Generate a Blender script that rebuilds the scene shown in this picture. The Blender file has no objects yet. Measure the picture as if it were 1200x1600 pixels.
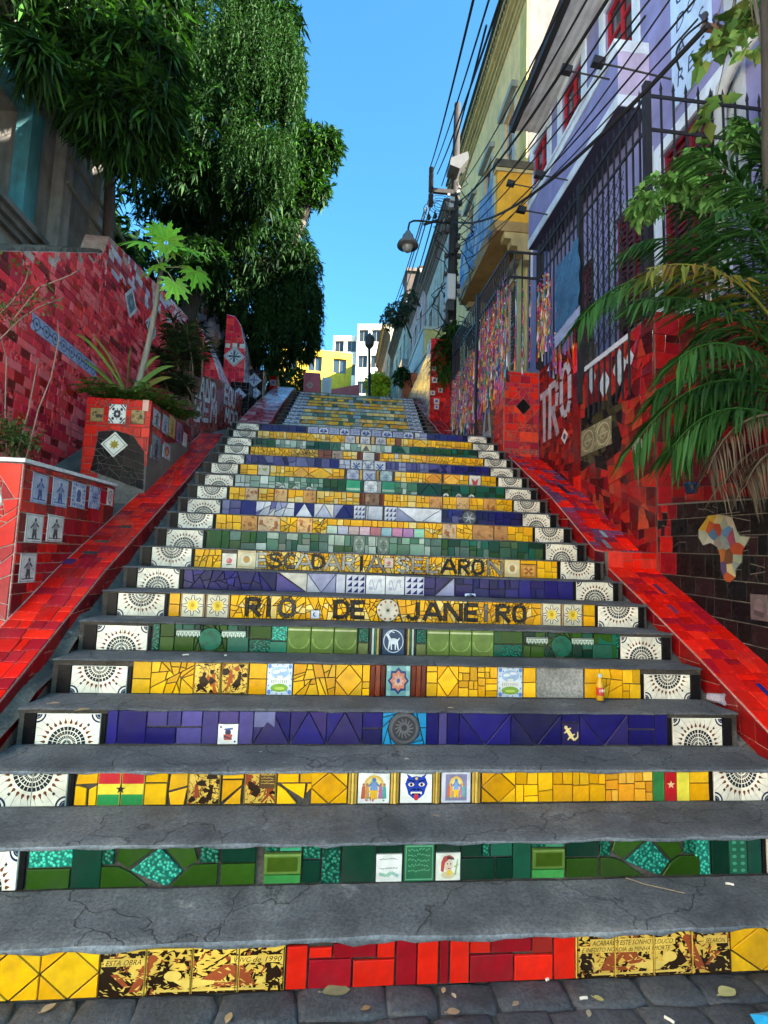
import bpy, math, random
import numpy as np
from mathutils import Vector, Matrix
from math import sin, cos, pi, radians, sqrt, atan2

SC = bpy.context.scene
COL = SC.collection
RNG = random.Random(11)

# ------------------------------------------------------------------ camera
F_PX = 819.85
CAM = np.array([-0.184, 0.0, 1.446])
YAW, PITCH, ROLL = 0.0929, 0.1006, 0.0339


def cam_basis():
    cy, sy, cp, sp = cos(YAW), sin(YAW), cos(PITCH), sin(PITCH)
    f = np.array([sy * cp, cy * cp, sp])
    r = np.array([cy, -sy, 0.0])
    u = np.cross(r, f)
    cr, sr = cos(ROLL), sin(ROLL)
    return f, cr * r + sr * u, cr * u - sr * r


CF, CR, CU = cam_basis()
cd = bpy.data.cameras.new('camera')
cd.sensor_fit = 'VERTICAL'
cd.sensor_height = 36.0
cd.lens = F_PX / 1600.0 * 36.0
cd.clip_start = 0.05
cd.clip_end = 2000.0
camo = bpy.data.objects.new('camera', cd)
COL.objects.link(camo)
camo.matrix_world = Matrix(((CR[0], CU[0], -CF[0], CAM[0]), (CR[1], CU[1], -CF[1], CAM[1]),
                            (CR[2], CU[2], -CF[2], CAM[2]), (0, 0, 0, 1)))
SC.camera = camo

# ------------------------------------------------------------------ light
SUN_EL, SUN_AZ = radians(27), radians(120)      # azimuth clockwise from +y (the way up the stairs)
SKY_STRENGTH, SUN_STRENGTH, EXPOSURE = 0.052, 5.0, 3.2
w = bpy.data.worlds.new('World')
SC.world = w
w.use_nodes = True
nt = w.node_tree
bg = nt.nodes['Background']
sky = nt.nodes.new('ShaderNodeTexSky')
sky.sky_type = 'NISHITA'
sky.sun_disc = False
sky.sun_elevation = SUN_EL
sky.sun_rotation = SUN_AZ
sky.air_density = 1.0
sky.dust_density = 2.0
sky.ozone_density = 2.2
skm = nt.nodes.new('ShaderNodeMix')          # the photograph's deep azure, the same in every direction
skm.data_type, skm.blend_type = 'RGBA', 'MULTIPLY'
skm.inputs[0].default_value = 1.0
skm.inputs[7].default_value = (0.42, 0.97, 1.12, 1)
nt.links.new(sky.outputs[0], skm.inputs[6])
nt.links.new(skm.outputs[2], bg.inputs[0])
bg.inputs[1].default_value = SKY_STRENGTH
sl = bpy.data.lights.new('sun', 'SUN')
sl.energy = SUN_STRENGTH
sl.angle = radians(0.5)
sl.color = (1.0, 0.9, 0.76)
so = bpy.data.objects.new('sun', sl)
COL.objects.link(so)
sdir = Vector((cos(SUN_EL) * sin(SUN_AZ), cos(SUN_EL) * cos(SUN_AZ), sin(SUN_EL)))
so.rotation_euler = (-sdir).to_track_quat('-Z', 'Y').to_euler()
so.location = sdir * 60
SC.view_settings.view_transform = 'Standard'
SC.view_settings.look = 'None'
SC.view_settings.exposure = EXPOSURE
SC.view_settings.gamma = 1.0
SC.view_settings.use_curve_mapping = False
SC.cycles.use_denoising = True
SC.cycles.max_bounces = 8
SC.cycles.transparent_max_bounces = 16


# ------------------------------------------------------------------ helpers
def ray(px, py):
    d = CF + CR * (px - 600) / F_PX - CU * (py - 800) / F_PX
    return d


def on_x(px, py, x):
    d = ray(px, py)
    return CAM + d * ((x - CAM[0]) / d[0])


def on_y(px, py, y):
    d = ray(px, py)
    return CAM + d * ((y - CAM[1]) / d[1])


WLOC = {}


def reg(o, loc, parent):
    WLOC[o.name] = Vector(loc)
    if parent is not None:
        o.parent = parent
        o.location = Vector(loc) - WLOC[parent.name]
    else:
        o.location = loc
    COL.objects.link(o)
    return o


def tag(o, label=None, cat=None, group=None, kind=None):
    if label:
        o['label'] = label
    if cat:
        o['category'] = cat
    if group:
        o['group'] = group
    if kind:
        o['kind'] = kind
    return o


def thing(name, loc, label, cat, group=None, kind=None):
    o = bpy.data.objects.new(name, None)
    o.empty_display_size = 0.1
    reg(o, loc, None)
    return tag(o, label, cat, group, kind)


class Fr:
    """a plane with its own (u, v, w) axes"""
    def __init__(s, O, U, V, N):
        s.O, s.U, s.V, s.N = (np.array(a, float) for a in (O, U, V, N))
        s.s = 1 if np.dot(np.cross(s.U, s.V), s.N) > 0 else -1

    def p(s, u, v, w=0.0):
        return s.O + s.U * u + s.V * v + s.N * w


def fr_front(y):      # faces the camera, u = x, v = z
    return Fr((0, y, 0), (1, 0, 0), (0, 0, 1), (0, -1, 0))


def fr_right(x):      # wall on the right of the stairs, faces -x, u = y, v = z
    return Fr((x, 0, 0), (0, 1, 0), (0, 0, 1), (-1, 0, 0))


def fr_left(x):       # wall on the left of the stairs, faces +x, u = y, v = z
    return Fr((x, 0, 0), (0, 1, 0), (0, 0, 1), (1, 0, 0))


def area2(p):
    return sum(p[i][0] * p[(i + 1) % len(p)][1] - p[(i + 1) % len(p)][0] * p[i][1] for i in range(len(p))) / 2


def ccw(p):
    p = [(float(a), float(b)) for a, b in p]
    return p if area2(p) > 0 else p[::-1]


def clip(poly, a, n):
    """keep the part of a convex poly with (q-a).n >= 0"""
    out = []
    L = len(poly)
    for i in range(L):
        p, q = poly[i], poly[(i + 1) % L]
        dp = (p[0] - a[0]) * n[0] + (p[1] - a[1]) * n[1]
        dq = (q[0] - a[0]) * n[0] + (q[1] - a[1]) * n[1]
        if dp >= 0:
            out.append(p)
        if dp * dq < 0:
            t = dp / (dp - dq)
            out.append((p[0] + (q[0] - p[0]) * t, p[1] + (q[1] - p[1]) * t))
    return out


def edges_in(poly):
    for i in range(len(poly)):
        p, q = poly[i], poly[(i + 1) % len(poly)]
        ex, ey = q[0] - p[0], q[1] - p[1]
        l = math.hypot(ex, ey)
        if l > 1e-6:
            yield p, (-ey / l, ex / l)


def inset(poly, d):
    out = poly
    for p, n in edges_in(poly):
        out = clip(out, (p[0] + n[0] * d, p[1] + n[1] * d), n)
        if len(out) < 3:
            return []
    return tidy(out)


def tidy(p, eps=1e-4):
    out = []
    for q in p:
        if not out or math.hypot(q[0] - out[-1][0], q[1] - out[-1][1]) > eps:
            out.append(q)
    while len(out) > 2 and math.hypot(out[0][0] - out[-1][0], out[0][1] - out[-1][1]) <= eps:
        out.pop()
    return out if len(out) > 2 else []


def clip_to(poly, region):
    out = poly
    for p, n in edges_in(region):
        out = clip(out, p, n)
        if len(out) < 3:
            return []
    return tidy(out)


def subtract(poly, hole):
    res, cur = [], poly
    for p, n in edges_in(hole):
        o = tidy(clip(cur, p, (-n[0], -n[1])))
        if o and abs(area2(o)) > 2e-5:
            res.append(o)
        cur = clip(cur, p, n)
        if len(cur) < 3:
            break
    return res


def overlaps(poly, hole):
    return len(clip_to(poly, hole)) >= 3


def guillotine(poly, size, rng, ang=0.03, asp=1.0):
    xs = [p[0] for p in poly]
    ys = [p[1] for p in poly]
    w, h = (max(xs) - min(xs)) / asp, max(ys) - min(ys)
    lim = size * rng.uniform(0.95, 1.7)
    if max(w, h) < lim or abs(area2(poly)) < 0.25 * size * size * asp:
        return [poly]
    t = rng.uniform(0.34, 0.66)
    a = rng.gauss(0, ang)
    if w >= h:
        c = (min(xs) + t * (max(xs) - min(xs)), (min(ys) + max(ys)) / 2)
        n = (cos(a), sin(a))
    else:
        c = ((min(xs) + max(xs)) / 2, min(ys) + t * h)
        n = (sin(a), cos(a))
    A, B = tidy(clip(poly, c, n)), tidy(clip(poly, c, (-n[0], -n[1])))
    if not A or not B:
        return [poly]
    return guillotine(A, size, rng, ang, asp) + guillotine(B, size, rng, ang, asp)


def courses(region, th, tl, rng, ang=0.0, c=(0, 0), broken=0.25):
    """rows of oblong tiles, laid at an angle, clipped to the convex region"""
    ca, sa = cos(ang), sin(ang)
    R = [((p[0] - c[0]) * ca + (p[1] - c[1]) * sa, -(p[0] - c[0]) * sa + (p[1] - c[1]) * ca) for p in region]
    x0, x1 = min(p[0] for p in R), max(p[0] for p in R)
    y0, y1 = min(p[1] for p in R), max(p[1] for p in R)
    out = []
    y = y0
    while y < y1:
        h = th * rng.choice([1, 1, 1, 0.55, 1.3])
        x = x0 - rng.random() * tl
        while x < x1:
            l = tl * rng.choice([1, 1, 0.5, 0.75, 1.25])
            q = [(x, y), (x + l, y), (x + l, y + h), (x, y + h)]
            qs = [q]
            if rng.random() < broken:
                qs = guillotine(q, min(h, l) * 0.55, rng, 0.35)
            for q in qs:
                q = clip_to(q, R)
                if q and abs(area2(q)) > 1e-4:
                    out.append([(p[0] * ca - p[1] * sa + c[0], p[0] * sa + p[1] * ca + c[1]) for p in q])
            x += l
        y += h
    return out


def rect(x0, x1, y0, y1):
    return [(x0, y0), (x1, y0), (x1, y1), (x0, y1)]


def circ(cx, cy, rx, ry=None, n=20, a0=0.0):
    ry = rx if ry is None else ry
    return [(cx + rx * cos(a0 + 2 * pi * i / n), cy + ry * sin(a0 + 2 * pi * i / n)) for i in range(n)]


def stroke(a, b, w0, w1=None):
    w1 = w0 if w1 is None else w1
    dx, dy = b[0] - a[0], b[1] - a[1]
    l = math.hypot(dx, dy) or 1
    nx, ny = -dy / l, dx / l
    return [(a[0] - nx * w0, a[1] - ny * w0), (b[0] - nx * w1, b[1] - ny * w1),
            (b[0] + nx * w1, b[1] + ny * w1), (a[0] + nx * w0, a[1] + ny * w0)]


class MB:
    def __init__(s):
        s.v, s.f, s.c, s.m = [], [], [], []

    def face(s, pts, col, m=0):
        i = len(s.v)
        s.v.extend([tuple(p) for p in pts])
        s.f.append(tuple(range(i, i + len(pts))))
        s.c.append(col)
        s.m.append(m)

    def raw(s, verts, faces, col, m=0):
        i = len(s.v)
        s.v.extend([tuple(p) for p in verts])
        for f in faces:
            s.f.append(tuple(i + j for j in f))
            s.c.append(col)
            s.m.append(m)
        return s

    def slab(s, poly, fr, w0, w1, col, bev=0.0015, m=0, tilt=(0, 0)):
        poly = ccw(poly)
        top = inset(poly, bev) if bev > 0 else poly
        if not top or len(top) != len(poly):
            cx = sum(p[0] for p in poly) / len(poly)
            cy = sum(p[1] for p in poly) / len(poly)
            top = [(p[0] + (cx - p[0]) * 0.06, p[1] + (cy - p[1]) * 0.06) for p in poly]
        cx = sum(p[0] for p in poly) / len(poly)
        cy = sum(p[1] for p in poly) / len(poly)
        n = len(poly)
        W = lambda p: tilt[0] * (p[0] - cx) + tilt[1] * (p[1] - cy)
        vs = [fr.p(p[0], p[1], w0) for p in poly]
        vs += [fr.p(p[0], p[1], w1 - bev + W(p)) for p in poly]
        vs += [fr.p(p[0], p[1], w1 + W(p)) for p in top]
        fs = []
        for i in range(n):
            j = (i + 1) % n
            fs.append((i, j, n + j, n + i))
            fs.append((n + i, n + j, 2 * n + j, 2 * n + i))
        fs.append(tuple(range(2 * n, 3 * n)))
        if fr.s < 0:
            fs = [f[::-1] for f in fs]
        return s.raw(vs, fs, col, m)

    def decal(s, poly, fr, w, col, m=0):
        poly = ccw(poly)
        pts = [fr.p(p[0], p[1], w) for p in poly]
        s.face(pts if fr.s > 0 else pts[::-1], col, m)
        return s

    def box(s, lo, hi, col, m=0):
        x0, y0, z0 = lo
        x1, y1, z1 = hi
        vs = [(x0, y0, z0), (x1, y0, z0), (x1, y1, z0), (x0, y1, z0), (x0, y0, z1), (x1, y0, z1), (x1, y1, z1), (x0, y1, z1)]
        fs = [(3, 2, 1, 0), (4, 5, 6, 7), (0, 1, 5, 4), (1, 2, 6, 5), (2, 3, 7, 6), (3, 0, 4, 7)]
        return s.raw(vs, fs, col, m)

    def prism(s, poly, fr, w0, w1, col, m=0):
        """poly may be concave; closed solid between w0 and w1"""
        poly = ccw(poly)
        n = len(poly)
        vs = [fr.p(p[0], p[1], w0) for p in poly] + [fr.p(p[0], p[1], w1) for p in poly]
        fs = [tuple(range(n))[::-1], tuple(range(n, 2 * n))] + [(i, (i + 1) % n, n + (i + 1) % n, n + i) for i in range(n)]
        if fr.s < 0:
            fs = [f[::-1] for f in fs]
        return s.raw(vs, fs, col, m)

    def tube(s, pts, r, col, n=6, m=0):
        P = [np.array(p, float) for p in pts]
        K = len(P)
        rr = r if hasattr(r, '__len__') else [r] * K
        T = []
        for i in range(K):
            t = P[min(i + 1, K - 1)] - P[max(i - 1, 0)]
            T.append(t / (np.linalg.norm(t) or 1))
        a = np.cross(T[0], (0, 0, 1.0))
        if np.linalg.norm(a) < 1e-3:
            a = np.cross(T[0], (1.0, 0, 0))
        a /= np.linalg.norm(a)
        vs = []
        for i in range(K):
            a = a - T[i] * np.dot(a, T[i])
            a /= (np.linalg.norm(a) or 1)
            b = np.cross(T[i], a)
            for k in range(n):
                th = 2 * pi * k / n
                vs.append(P[i] + (a * cos(th) + b * sin(th)) * rr[i])
        fs = []
        for i in range(K - 1):
            for k in range(n):
                k2 = (k + 1) % n
                fs.append((i * n + k, i * n + k2, (i + 1) * n + k2, (i + 1) * n + k))
        fs.append(tuple(range(n))[::-1])
        fs.append(tuple(range((K - 1) * n, K * n)))
        return s.raw(vs, fs, col, m)

    def lathe(s, prof, o, col, n=14, m=0, axis=None):
        """prof: (radius, height) pairs from bottom to top"""
        vs, fs = [], []
        for r, h in prof:
            for k in range(n):
                th = 2 * pi * k / n
                q = (r * cos(th), r * sin(th), h)
                if axis is not None:
                    q = axis @ Vector(q)
                vs.append((o[0] + q[0], o[1] + q[1], o[2] + q[2]))
        for i in range(len(prof) - 1):
            for k in range(n):
                k2 = (k + 1) % n
                fs.append((i * n + k, i * n + k2, (i + 1) * n + k2, (i + 1) * n + k))
        fs.append(tuple(range(n))[::-1])
        fs.append(tuple(range((len(prof) - 1) * n, len(prof) * n)))
        return s.raw(vs, fs, col, m)

    def mesh(s, name, mats, origin):
        me = bpy.data.meshes.new(name)
        V = np.array(s.v, float).reshape(-1, 3) - np.array(origin)
        me.from_pydata(V.tolist(), [], s.f)
        for mm in mats:
            me.materials.append(mm)
        a = me.attributes.new('tint', 'FLOAT_COLOR', 'FACE')
        cc = np.ones((len(s.f), 4), np.float32)
        cc[:, :3] = np.array([c[:3] for c in s.c], np.float32)
        a.data.foreach_set('color', cc.ravel())
        if any(s.m):
            me.polygons.foreach_set('material_index', s.m)
        return me

    def build(s, name, mats, parent=None, origin=None, smooth=False):
        if not isinstance(mats, (list, tuple)):
            mats = [mats]
        V = np.array(s.v, float)
        if origin is None:
            lo, hi = V.min(0), V.max(0)
            origin = ((lo[0] + hi[0]) / 2, (lo[1] + hi[1]) / 2, lo[2])
        me = s.mesh(name, mats, origin)
        if smooth:
            me.polygons.foreach_set('use_smooth', [True] * len(me.polygons))
        o = bpy.data.objects.new(name, me)
        return reg(o, origin, parent)


def copy_tree(o, loc, rot=None):
    c = o.copy()
    COL.objects.link(c)
    c.location = loc
    if rot is not None:
        c.rotation_euler = rot
    WLOC[c.name] = Vector(loc)
    for ch in list(o.children):
        d = ch.copy()
        COL.objects.link(d)
        d.parent = c
        for g in list(ch.children):
            e = g.copy()
            COL.objects.link(e)
            e.parent = d
    return c


# ------------------------------------------------------------------ materials
def new_mat(name):
    m = bpy.data.materials.new(name)
    m.use_nodes = True
    n = m.node_tree
    return m, n, n.nodes['Principled BSDF']


def N(n, t, **kw):
    x = n.nodes.new(t)
    for k, v in kw.items():
        setattr(x, k, v)
    return x


def noise(n, scale, detail=4, rough=0.55, coord='Object', stretch=None):
    tc = N(n, 'ShaderNodeTexCoord')
    src = tc.outputs[coord]
    if coord == 'World':
        pass
    if stretch:
        mp = N(n, 'ShaderNodeMapping')
        mp.inputs['Scale'].default_value = stretch
        n.links.new(src, mp.inputs[0])
        src = mp.outputs[0]
    t = N(n, 'ShaderNodeTexNoise')
    t.inputs['Scale'].default_value = scale
    t.inputs['Detail'].default_value = detail
    t.inputs['Roughness'].default_value = rough
    n.links.new(src, t.inputs['Vector'])
    return t.outputs['Fac']


def ramp(n, fac, stops):
    r = N(n, 'ShaderNodeValToRGB')
    e = r.color_ramp.elements
    while len(e) < len(stops):
        e.new(0.5)
    for i, (p, c) in enumerate(stops):
        e[i].position = p
        c = c if hasattr(c, '__len__') else (c, c, c)
        e[i].color = (*c, 1)
    n.links.new(fac, r.inputs[0])
    return r.outputs[0]


def mixc(n, mode, fac, a, b):
    x = N(n, 'ShaderNodeMix', data_type='RGBA', blend_type=mode)
    for sock, v in ((x.inputs[0], fac), (x.inputs[6], a), (x.inputs[7], b)):
        if hasattr(v, 'links') or hasattr(v, 'is_linked'):
            n.links.new(v, sock)
        elif hasattr(v, '__len__'):
            sock.default_value = (*v, 1)
        else:
            sock.default_value = v
    return x.outputs[2]


def bump(n, b, h, strength, dist=0.01):
    x = N(n, 'ShaderNodeBump')
    x.inputs['Strength'].default_value = strength
    x.inputs['Distance'].default_value = dist
    n.links.new(h, x.inputs['Height'])
    n.links.new(x.outputs[0], b.inputs['Normal'])


def tint_mat(name, r0=0.16, r1=0.35, var=0.25, nscale=18, bstr=0.15, bdist=0.002, spec=0.5, stretch=None, dirt=0.0, streak=0.0, objvar=0.0):
    m, n, b = new_mat(name)
    at = N(n, 'ShaderNodeAttribute', attribute_name='tint')
    no = noise(n, nscale, stretch=stretch)
    col = mixc(n, 'MULTIPLY', 1.0, at.outputs['Color'], ramp(n, no, [(0.3, 1 - var), (0.7, 1 + var * 0.35)]))
    if dirt:
        d = noise(n, 6.0, 6, 0.7, coord='Object')
        geo = N(n, 'ShaderNodeNewGeometry')
        tx = N(n, 'ShaderNodeTexNoise')
        tx.inputs['Scale'].default_value = 2.3
        tx.inputs['Detail'].default_value = 7
        tx.inputs['Roughness'].default_value = 0.7
        n.links.new(geo.outputs['Position'], tx.inputs['Vector'])
        msk = ramp(n, tx.outputs['Fac'], [(0.48, 0.0), (0.72, dirt)])
        col = mixc(n, 'MIX', msk, col, (0.05, 0.045, 0.042))
    if objvar:
        oi = N(n, 'ShaderNodeObjectInfo')
        col = mixc(n, 'MULTIPLY', 1.0, col, ramp(n, oi.outputs['Random'], [(0.0, 1 - objvar), (1.0, 1.06)]))
    if streak:
        geo = N(n, 'ShaderNodeNewGeometry')
        mp = N(n, 'ShaderNodeMapping')
        mp.inputs['Scale'].default_value = (2.2, 2.2, 0.3)
        n.links.new(geo.outputs['Position'], mp.inputs[0])
        tx = N(n, 'ShaderNodeTexNoise')
        tx.inputs['Scale'].default_value = 1.6
        tx.inputs['Detail'].default_value = 6
        tx.inputs['Roughness'].default_value = 0.65
        n.links.new(mp.outputs[0], tx.inputs['Vector'])
        col = mixc(n, 'MULTIPLY', streak, col, ramp(n, tx.outputs['Fac'], [(0.32, (0.45, 0.43, 0.4)), (0.62, 1.08)]))
    n.links.new(col, b.inputs['Base Color'])
    n.links.new(ramp(n, noise(n, 9, 3), [(0.3, r0), (0.75, r1)]), b.inputs['Roughness'])
    b.inputs['Specular IOR Level'].default_value = spec
    if bstr:
        bump(n, b, noise(n, nscale * 1.7, 3), bstr, bdist)
    return m


GLAZE = tint_mat('glazed_tile', 0.12, 0.32, 0.3, 14, 0.3, 0.0018, 0.18, dirt=0.36, objvar=0.2)
GLAZE_SHEEN = tint_mat('sheeny_glaze', 0.25, 0.45, 0.2, 14, 0.4, 0.002, 0.6, dirt=0.06)
GLAZE_DARK = tint_mat('black_glaze', 0.15, 0.4, 0.3, 22, 0.2, 0.0015, 0.08, dirt=0.12)
GLAZE_DULL = tint_mat('worn_glaze', 0.28, 0.5, 0.3, 22, 0.25, 0.0015, 0.45, dirt=0.35)
PAINT = tint_mat('painted_plaster', 0.6, 0.8, 0.14, 3, 0.2, 0.006, 0.2, dirt=0.25, streak=0.35)
OLDPAINT = tint_mat('weathered_plaster', 0.75, 0.9, 0.35, 2.2, 0.4, 0.01, 0.15, dirt=0.6, streak=0.75)
METAL = tint_mat('painted_metal', 0.4, 0.6, 0.2, 30, 0.1, 0.001, 0.15)
LEAF_DRY = tint_mat('dry_leaf', 0.6, 0.8, 0.25, 30, 0.2, 0.001, 0.2)
CLOTH = tint_mat('cloth', 0.7, 0.9, 0.2, 12, 0.2, 0.004, 0.15)
WOOD = tint_mat('dark_wood', 0.6, 0.85, 0.35, 8, 0.3, 0.004, 0.25, stretch=(4, 4, 0.6))
PLASTIC = tint_mat('plastic', 0.3, 0.45, 0.08, 20, 0.0, 0.001, 0.5)
RUBBER = tint_mat('cable_rubber', 0.6, 0.7, 0.1, 20, 0.0, 0.001, 0.12)


def leaf_mat(name, trans=0.22, rough=0.6):
    m, n, b = new_mat(name)
    at = N(n, 'ShaderNodeAttribute', attribute_name='tint')
    n.links.new(at.outputs['Color'], b.inputs['Base Color'])
    b.inputs['Roughness'].default_value = rough
    b.inputs['Specular IOR Level'].default_value = 0.1
    t = N(n, 'ShaderNodeBsdfTranslucent')
    g = mixc(n, 'MULTIPLY', 1.0, at.outputs['Color'], (1.1, 1.4, 0.6))
    n.links.new(g, t.inputs[0])
    mx = N(n, 'ShaderNodeMixShader')
    mx.inputs[0].default_value = trans
    n.links.new(b.outputs[0], mx.inputs[1])
    n.links.new(t.outputs[0], mx.inputs[2])
    n.links.new(mx.outputs[0], n.nodes['Material Output'].inputs[0])
    return m


LEAF = leaf_mat('leaf')


def concrete(name, c0, c1, c2, rough=0.85, cracks=True, bscale=1.0):
    m, n, b = new_mat(name)
    geo = N(n, 'ShaderNodeNewGeometry')

    def nz(scale, det=6, ro=0.6):
        t = N(n, 'ShaderNodeTexNoise')
        t.inputs['Scale'].default_value = scale
        t.inputs['Detail'].default_value = det
        t.inputs['Roughness'].default_value = ro
        n.links.new(geo.outputs['Position'], t.inputs['Vector'])
        return t.outputs['Fac']
    big, mid, fine = nz(1.7), nz(7, 8, 0.7), nz(70, 5, 0.7)
    col = ramp(n, big, [(0.32, c0), (0.55, c1), (0.78, c2)])
    col = mixc(n, 'MULTIPLY', 0.8, col, ramp(n, mid, [(0.3, 0.5), (0.7, 1.35)]))
    col = mixc(n, 'MULTIPLY', 0.7, col, ramp(n, fine, [(0.35, 0.45), (0.62, 1.3)]))
    light = ramp(n, nz(4.5, 9, 0.75), [(0.62, 0.0), (0.72, 0.55)])
    col = mixc(n, 'MIX', light, col, tuple(min(1, x * 2.2) for x in c2))
    h = mixc(n, 'MIX', 0.5, mid, fine)
    if cracks:
        v = N(n, 'ShaderNodeTexVoronoi', feature='DISTANCE_TO_EDGE')
        v.inputs['Scale'].default_value = 1.6
        ds = N(n, 'ShaderNodeTexNoise')
        ds.inputs['Scale'].default_value = 3.0
        ds.inputs['Detail'].default_value = 8
        n.links.new(geo.outputs['Position'], ds.inputs['Vector'])
        vadd = N(n, 'ShaderNodeVectorMath', operation='MULTIPLY_ADD')
        vadd.inputs[1].default_value = (0.5, 0.5, 0.5)
        n.links.new(ds.outputs['Color'], vadd.inputs[0])
        n.links.new(geo.outputs['Position'], vadd.inputs[2])
        n.links.new(vadd.outputs[0], v.inputs['Vector'])
        ck = ramp(n, v.outputs['Distance'], [(0.0, 0.25), (0.008, 1.0)])
        col = mixc(n, 'MULTIPLY', 0.75, col, ck)
        h = mixc(n, 'MULTIPLY', 1.0, h, ck)
    n.links.new(col, b.inputs['Base Color'])
    n.links.new(ramp(n, mid, [(0.3, rough - 0.18), (0.7, rough + 0.1)]), b.inputs['Roughness'])
    b.inputs['Specular IOR Level'].default_value = 0.35
    bump(n, b, h, 0.7 * bscale, 0.012)
    return m


TREAD = concrete('worn_concrete', (0.065, 0.067, 0.072), (0.115, 0.115, 0.12), (0.2, 0.19, 0.18), bscale=1.3)
NOSING = concrete('nosing_concrete', (0.12, 0.14, 0.17), (0.21, 0.23, 0.27), (0.32, 0.33, 0.35), cracks=False)
GROUT = concrete('grout', (0.1, 0.085, 0.07), (0.16, 0.14, 0.12), (0.24, 0.21, 0.18), cracks=False)
GROUT_LIGHT = concrete('light_grout', (0.3, 0.2, 0.18), (0.42, 0.3, 0.27), (0.5, 0.4, 0.35), cracks=False)
GROUT_RED = concrete('pale_red_grout', (0.3, 0.14, 0.12), (0.45, 0.26, 0.22), (0.55, 0.38, 0.33), cracks=False)
GROUT_DARK = concrete('dark_grout', (0.05, 0.04, 0.035), (0.09, 0.075, 0.065), (0.14, 0.12, 0.1), cracks=False)
STONE = concrete('cobble_stone', (0.035, 0.038, 0.046), (0.06, 0.063, 0.072), (0.095, 0.095, 0.1), 0.75, cracks=False, bscale=1.4)
SOIL = concrete('soil', (0.02, 0.016, 0.012), (0.035, 0.028, 0.02), (0.05, 0.04, 0.03), 0.95, cracks=False)
CHEEK = concrete('cheek_concrete', (0.05, 0.047, 0.043), (0.1, 0.094, 0.085), (0.2, 0.185, 0.16), bscale=1.6)
COBJOINT = concrete('cobble_joint', (0.025, 0.026, 0.024), (0.045, 0.046, 0.044), (0.08, 0.08, 0.075), 0.9, cracks=False)
PAVE = concrete('pale_paving', (0.38, 0.36, 0.32), (0.46, 0.43, 0.39), (0.54, 0.5, 0.45), cracks=False)
CEMENT = concrete('cement_patch', (0.17, 0.165, 0.15), (0.27, 0.26, 0.24), (0.36, 0.35, 0.32), cracks=False)
HILL = concrete('hill_ground', (0.03, 0.04, 0.02), (0.05, 0.06, 0.03), (0.09, 0.08, 0.05), 0.95, cracks=False)


def glass(name, col=(0.02, 0.03, 0.04), rough=0.06):
    m, n, b = new_mat(name)
    b.inputs['Base Color'].default_value = (*col, 1)
    b.inputs['Roughness'].default_value = rough
    b.inputs['Specular IOR Level'].default_value = 0.8
    return m


PANE = glass('window_glass')
CLEAR, _n, _b = new_mat('clear_plastic')
_b.inputs['Base Color'].default_value = (0.9, 0.85, 0.95, 1)
_b.inputs['Transmission Weight'].default_value = 0.75
_b.inputs['Roughness'].default_value = 0.2
_b.inputs['IOR'].default_value = 1.2

# ------------------------------------------------------------------ colours
Y = [(0.8, 0.40, 0.004), (0.76, 0.37, 0.005), (0.82, 0.44, 0.008), (0.72, 0.33, 0.004), (0.78, 0.42, 0.012)]
YP = Y + [(0.8, 0.56, 0.16), (0.82, 0.62, 0.25), (0.72, 0.5, 0.12)]
YO = [(0.8, 0.36, 0.02), (0.82, 0.42, 0.05), (0.76, 0.3, 0.015), (0.8, 0.45, 0.06)]
B = [(0.014, 0.01, 0.12), (0.01, 0.008, 0.085), (0.018, 0.014, 0.15), (0.028, 0.02, 0.11), (0.014, 0.012, 0.07)]
BP = B + [(0.07, 0.055, 0.2), (0.14, 0.14, 0.28), (0.09, 0.08, 0.2)]
BL = [(0.5, 0.5, 0.58), (0.42, 0.43, 0.55), (0.6, 0.6, 0.64), (0.3, 0.31, 0.48), (0.12, 0.11, 0.28), (0.62, 0.58, 0.52)]
G = [(0.008, 0.06, 0.03), (0.014, 0.07, 0.012), (0.005, 0.042, 0.024), (0.006, 0.09, 0.055), (0.02, 0.06, 0.007), (0.008, 0.032, 0.017)]
GP = [(0.1, 0.2, 0.13), (0.2, 0.32, 0.24), (0.05, 0.13, 0.08), (0.36, 0.44, 0.36), (0.09, 0.15, 0.12), (0.05, 0.1, 0.035), (0.03, 0.1, 0.06), (0.16, 0.17, 0.13)]
GQ = [(0.32, 0.4, 0.33), (0.42, 0.48, 0.42), (0.2, 0.3, 0.23), (0.5, 0.55, 0.5), (0.05, 0.15, 0.08)]
TEAL, TEALL, OLIVE, GDK = (0.006, 0.11, 0.065), (0.02, 0.24, 0.15), (0.022, 0.065, 0.005), (0.004, 0.032, 0.018)
R = [(0.74, 0.02, 0.012), (0.64, 0.014, 0.01), (0.78, 0.03, 0.016), (0.42, 0.008, 0.008), (0.3, 0.007, 0.012), (0.24, 0.006, 0.014)]
RB = [(0.8, 0.012, 0.005), (0.74, 0.01, 0.006), (0.84, 0.02, 0.008), (0.6, 0.01, 0.008), (0.4, 0.008, 0.02)]
RW = [(0.86, 0.05, 0.06), (0.76, 0.03, 0.05), (0.8, 0.1, 0.11), (0.62, 0.02, 0.05), (0.84, 0.14, 0.16), (0.46, 0.014, 0.04)]
RM = [(0.36, 0.009, 0.012), (0.28, 0.007, 0.014), (0.42, 0.012, 0.01), (0.22, 0.007, 0.014), (0.5, 0.014, 0.008), (0.17, 0.006, 0.012)]
RD = [(0.24, 0.006, 0.008), (0.32, 0.007, 0.008), (0.15, 0.005, 0.008), (0.42, 0.01, 0.008), (0.18, 0.01, 0.012), (0.5, 0.02, 0.01)]
RX = [(0.16, 0.006, 0.008), (0.22, 0.007, 0.008), (0.1, 0.005, 0.008), (0.3, 0.009, 0.008), (0.13, 0.01, 0.012), (0.4, 0.02, 0.01), (0.07, 0.005, 0.007)]
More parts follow.
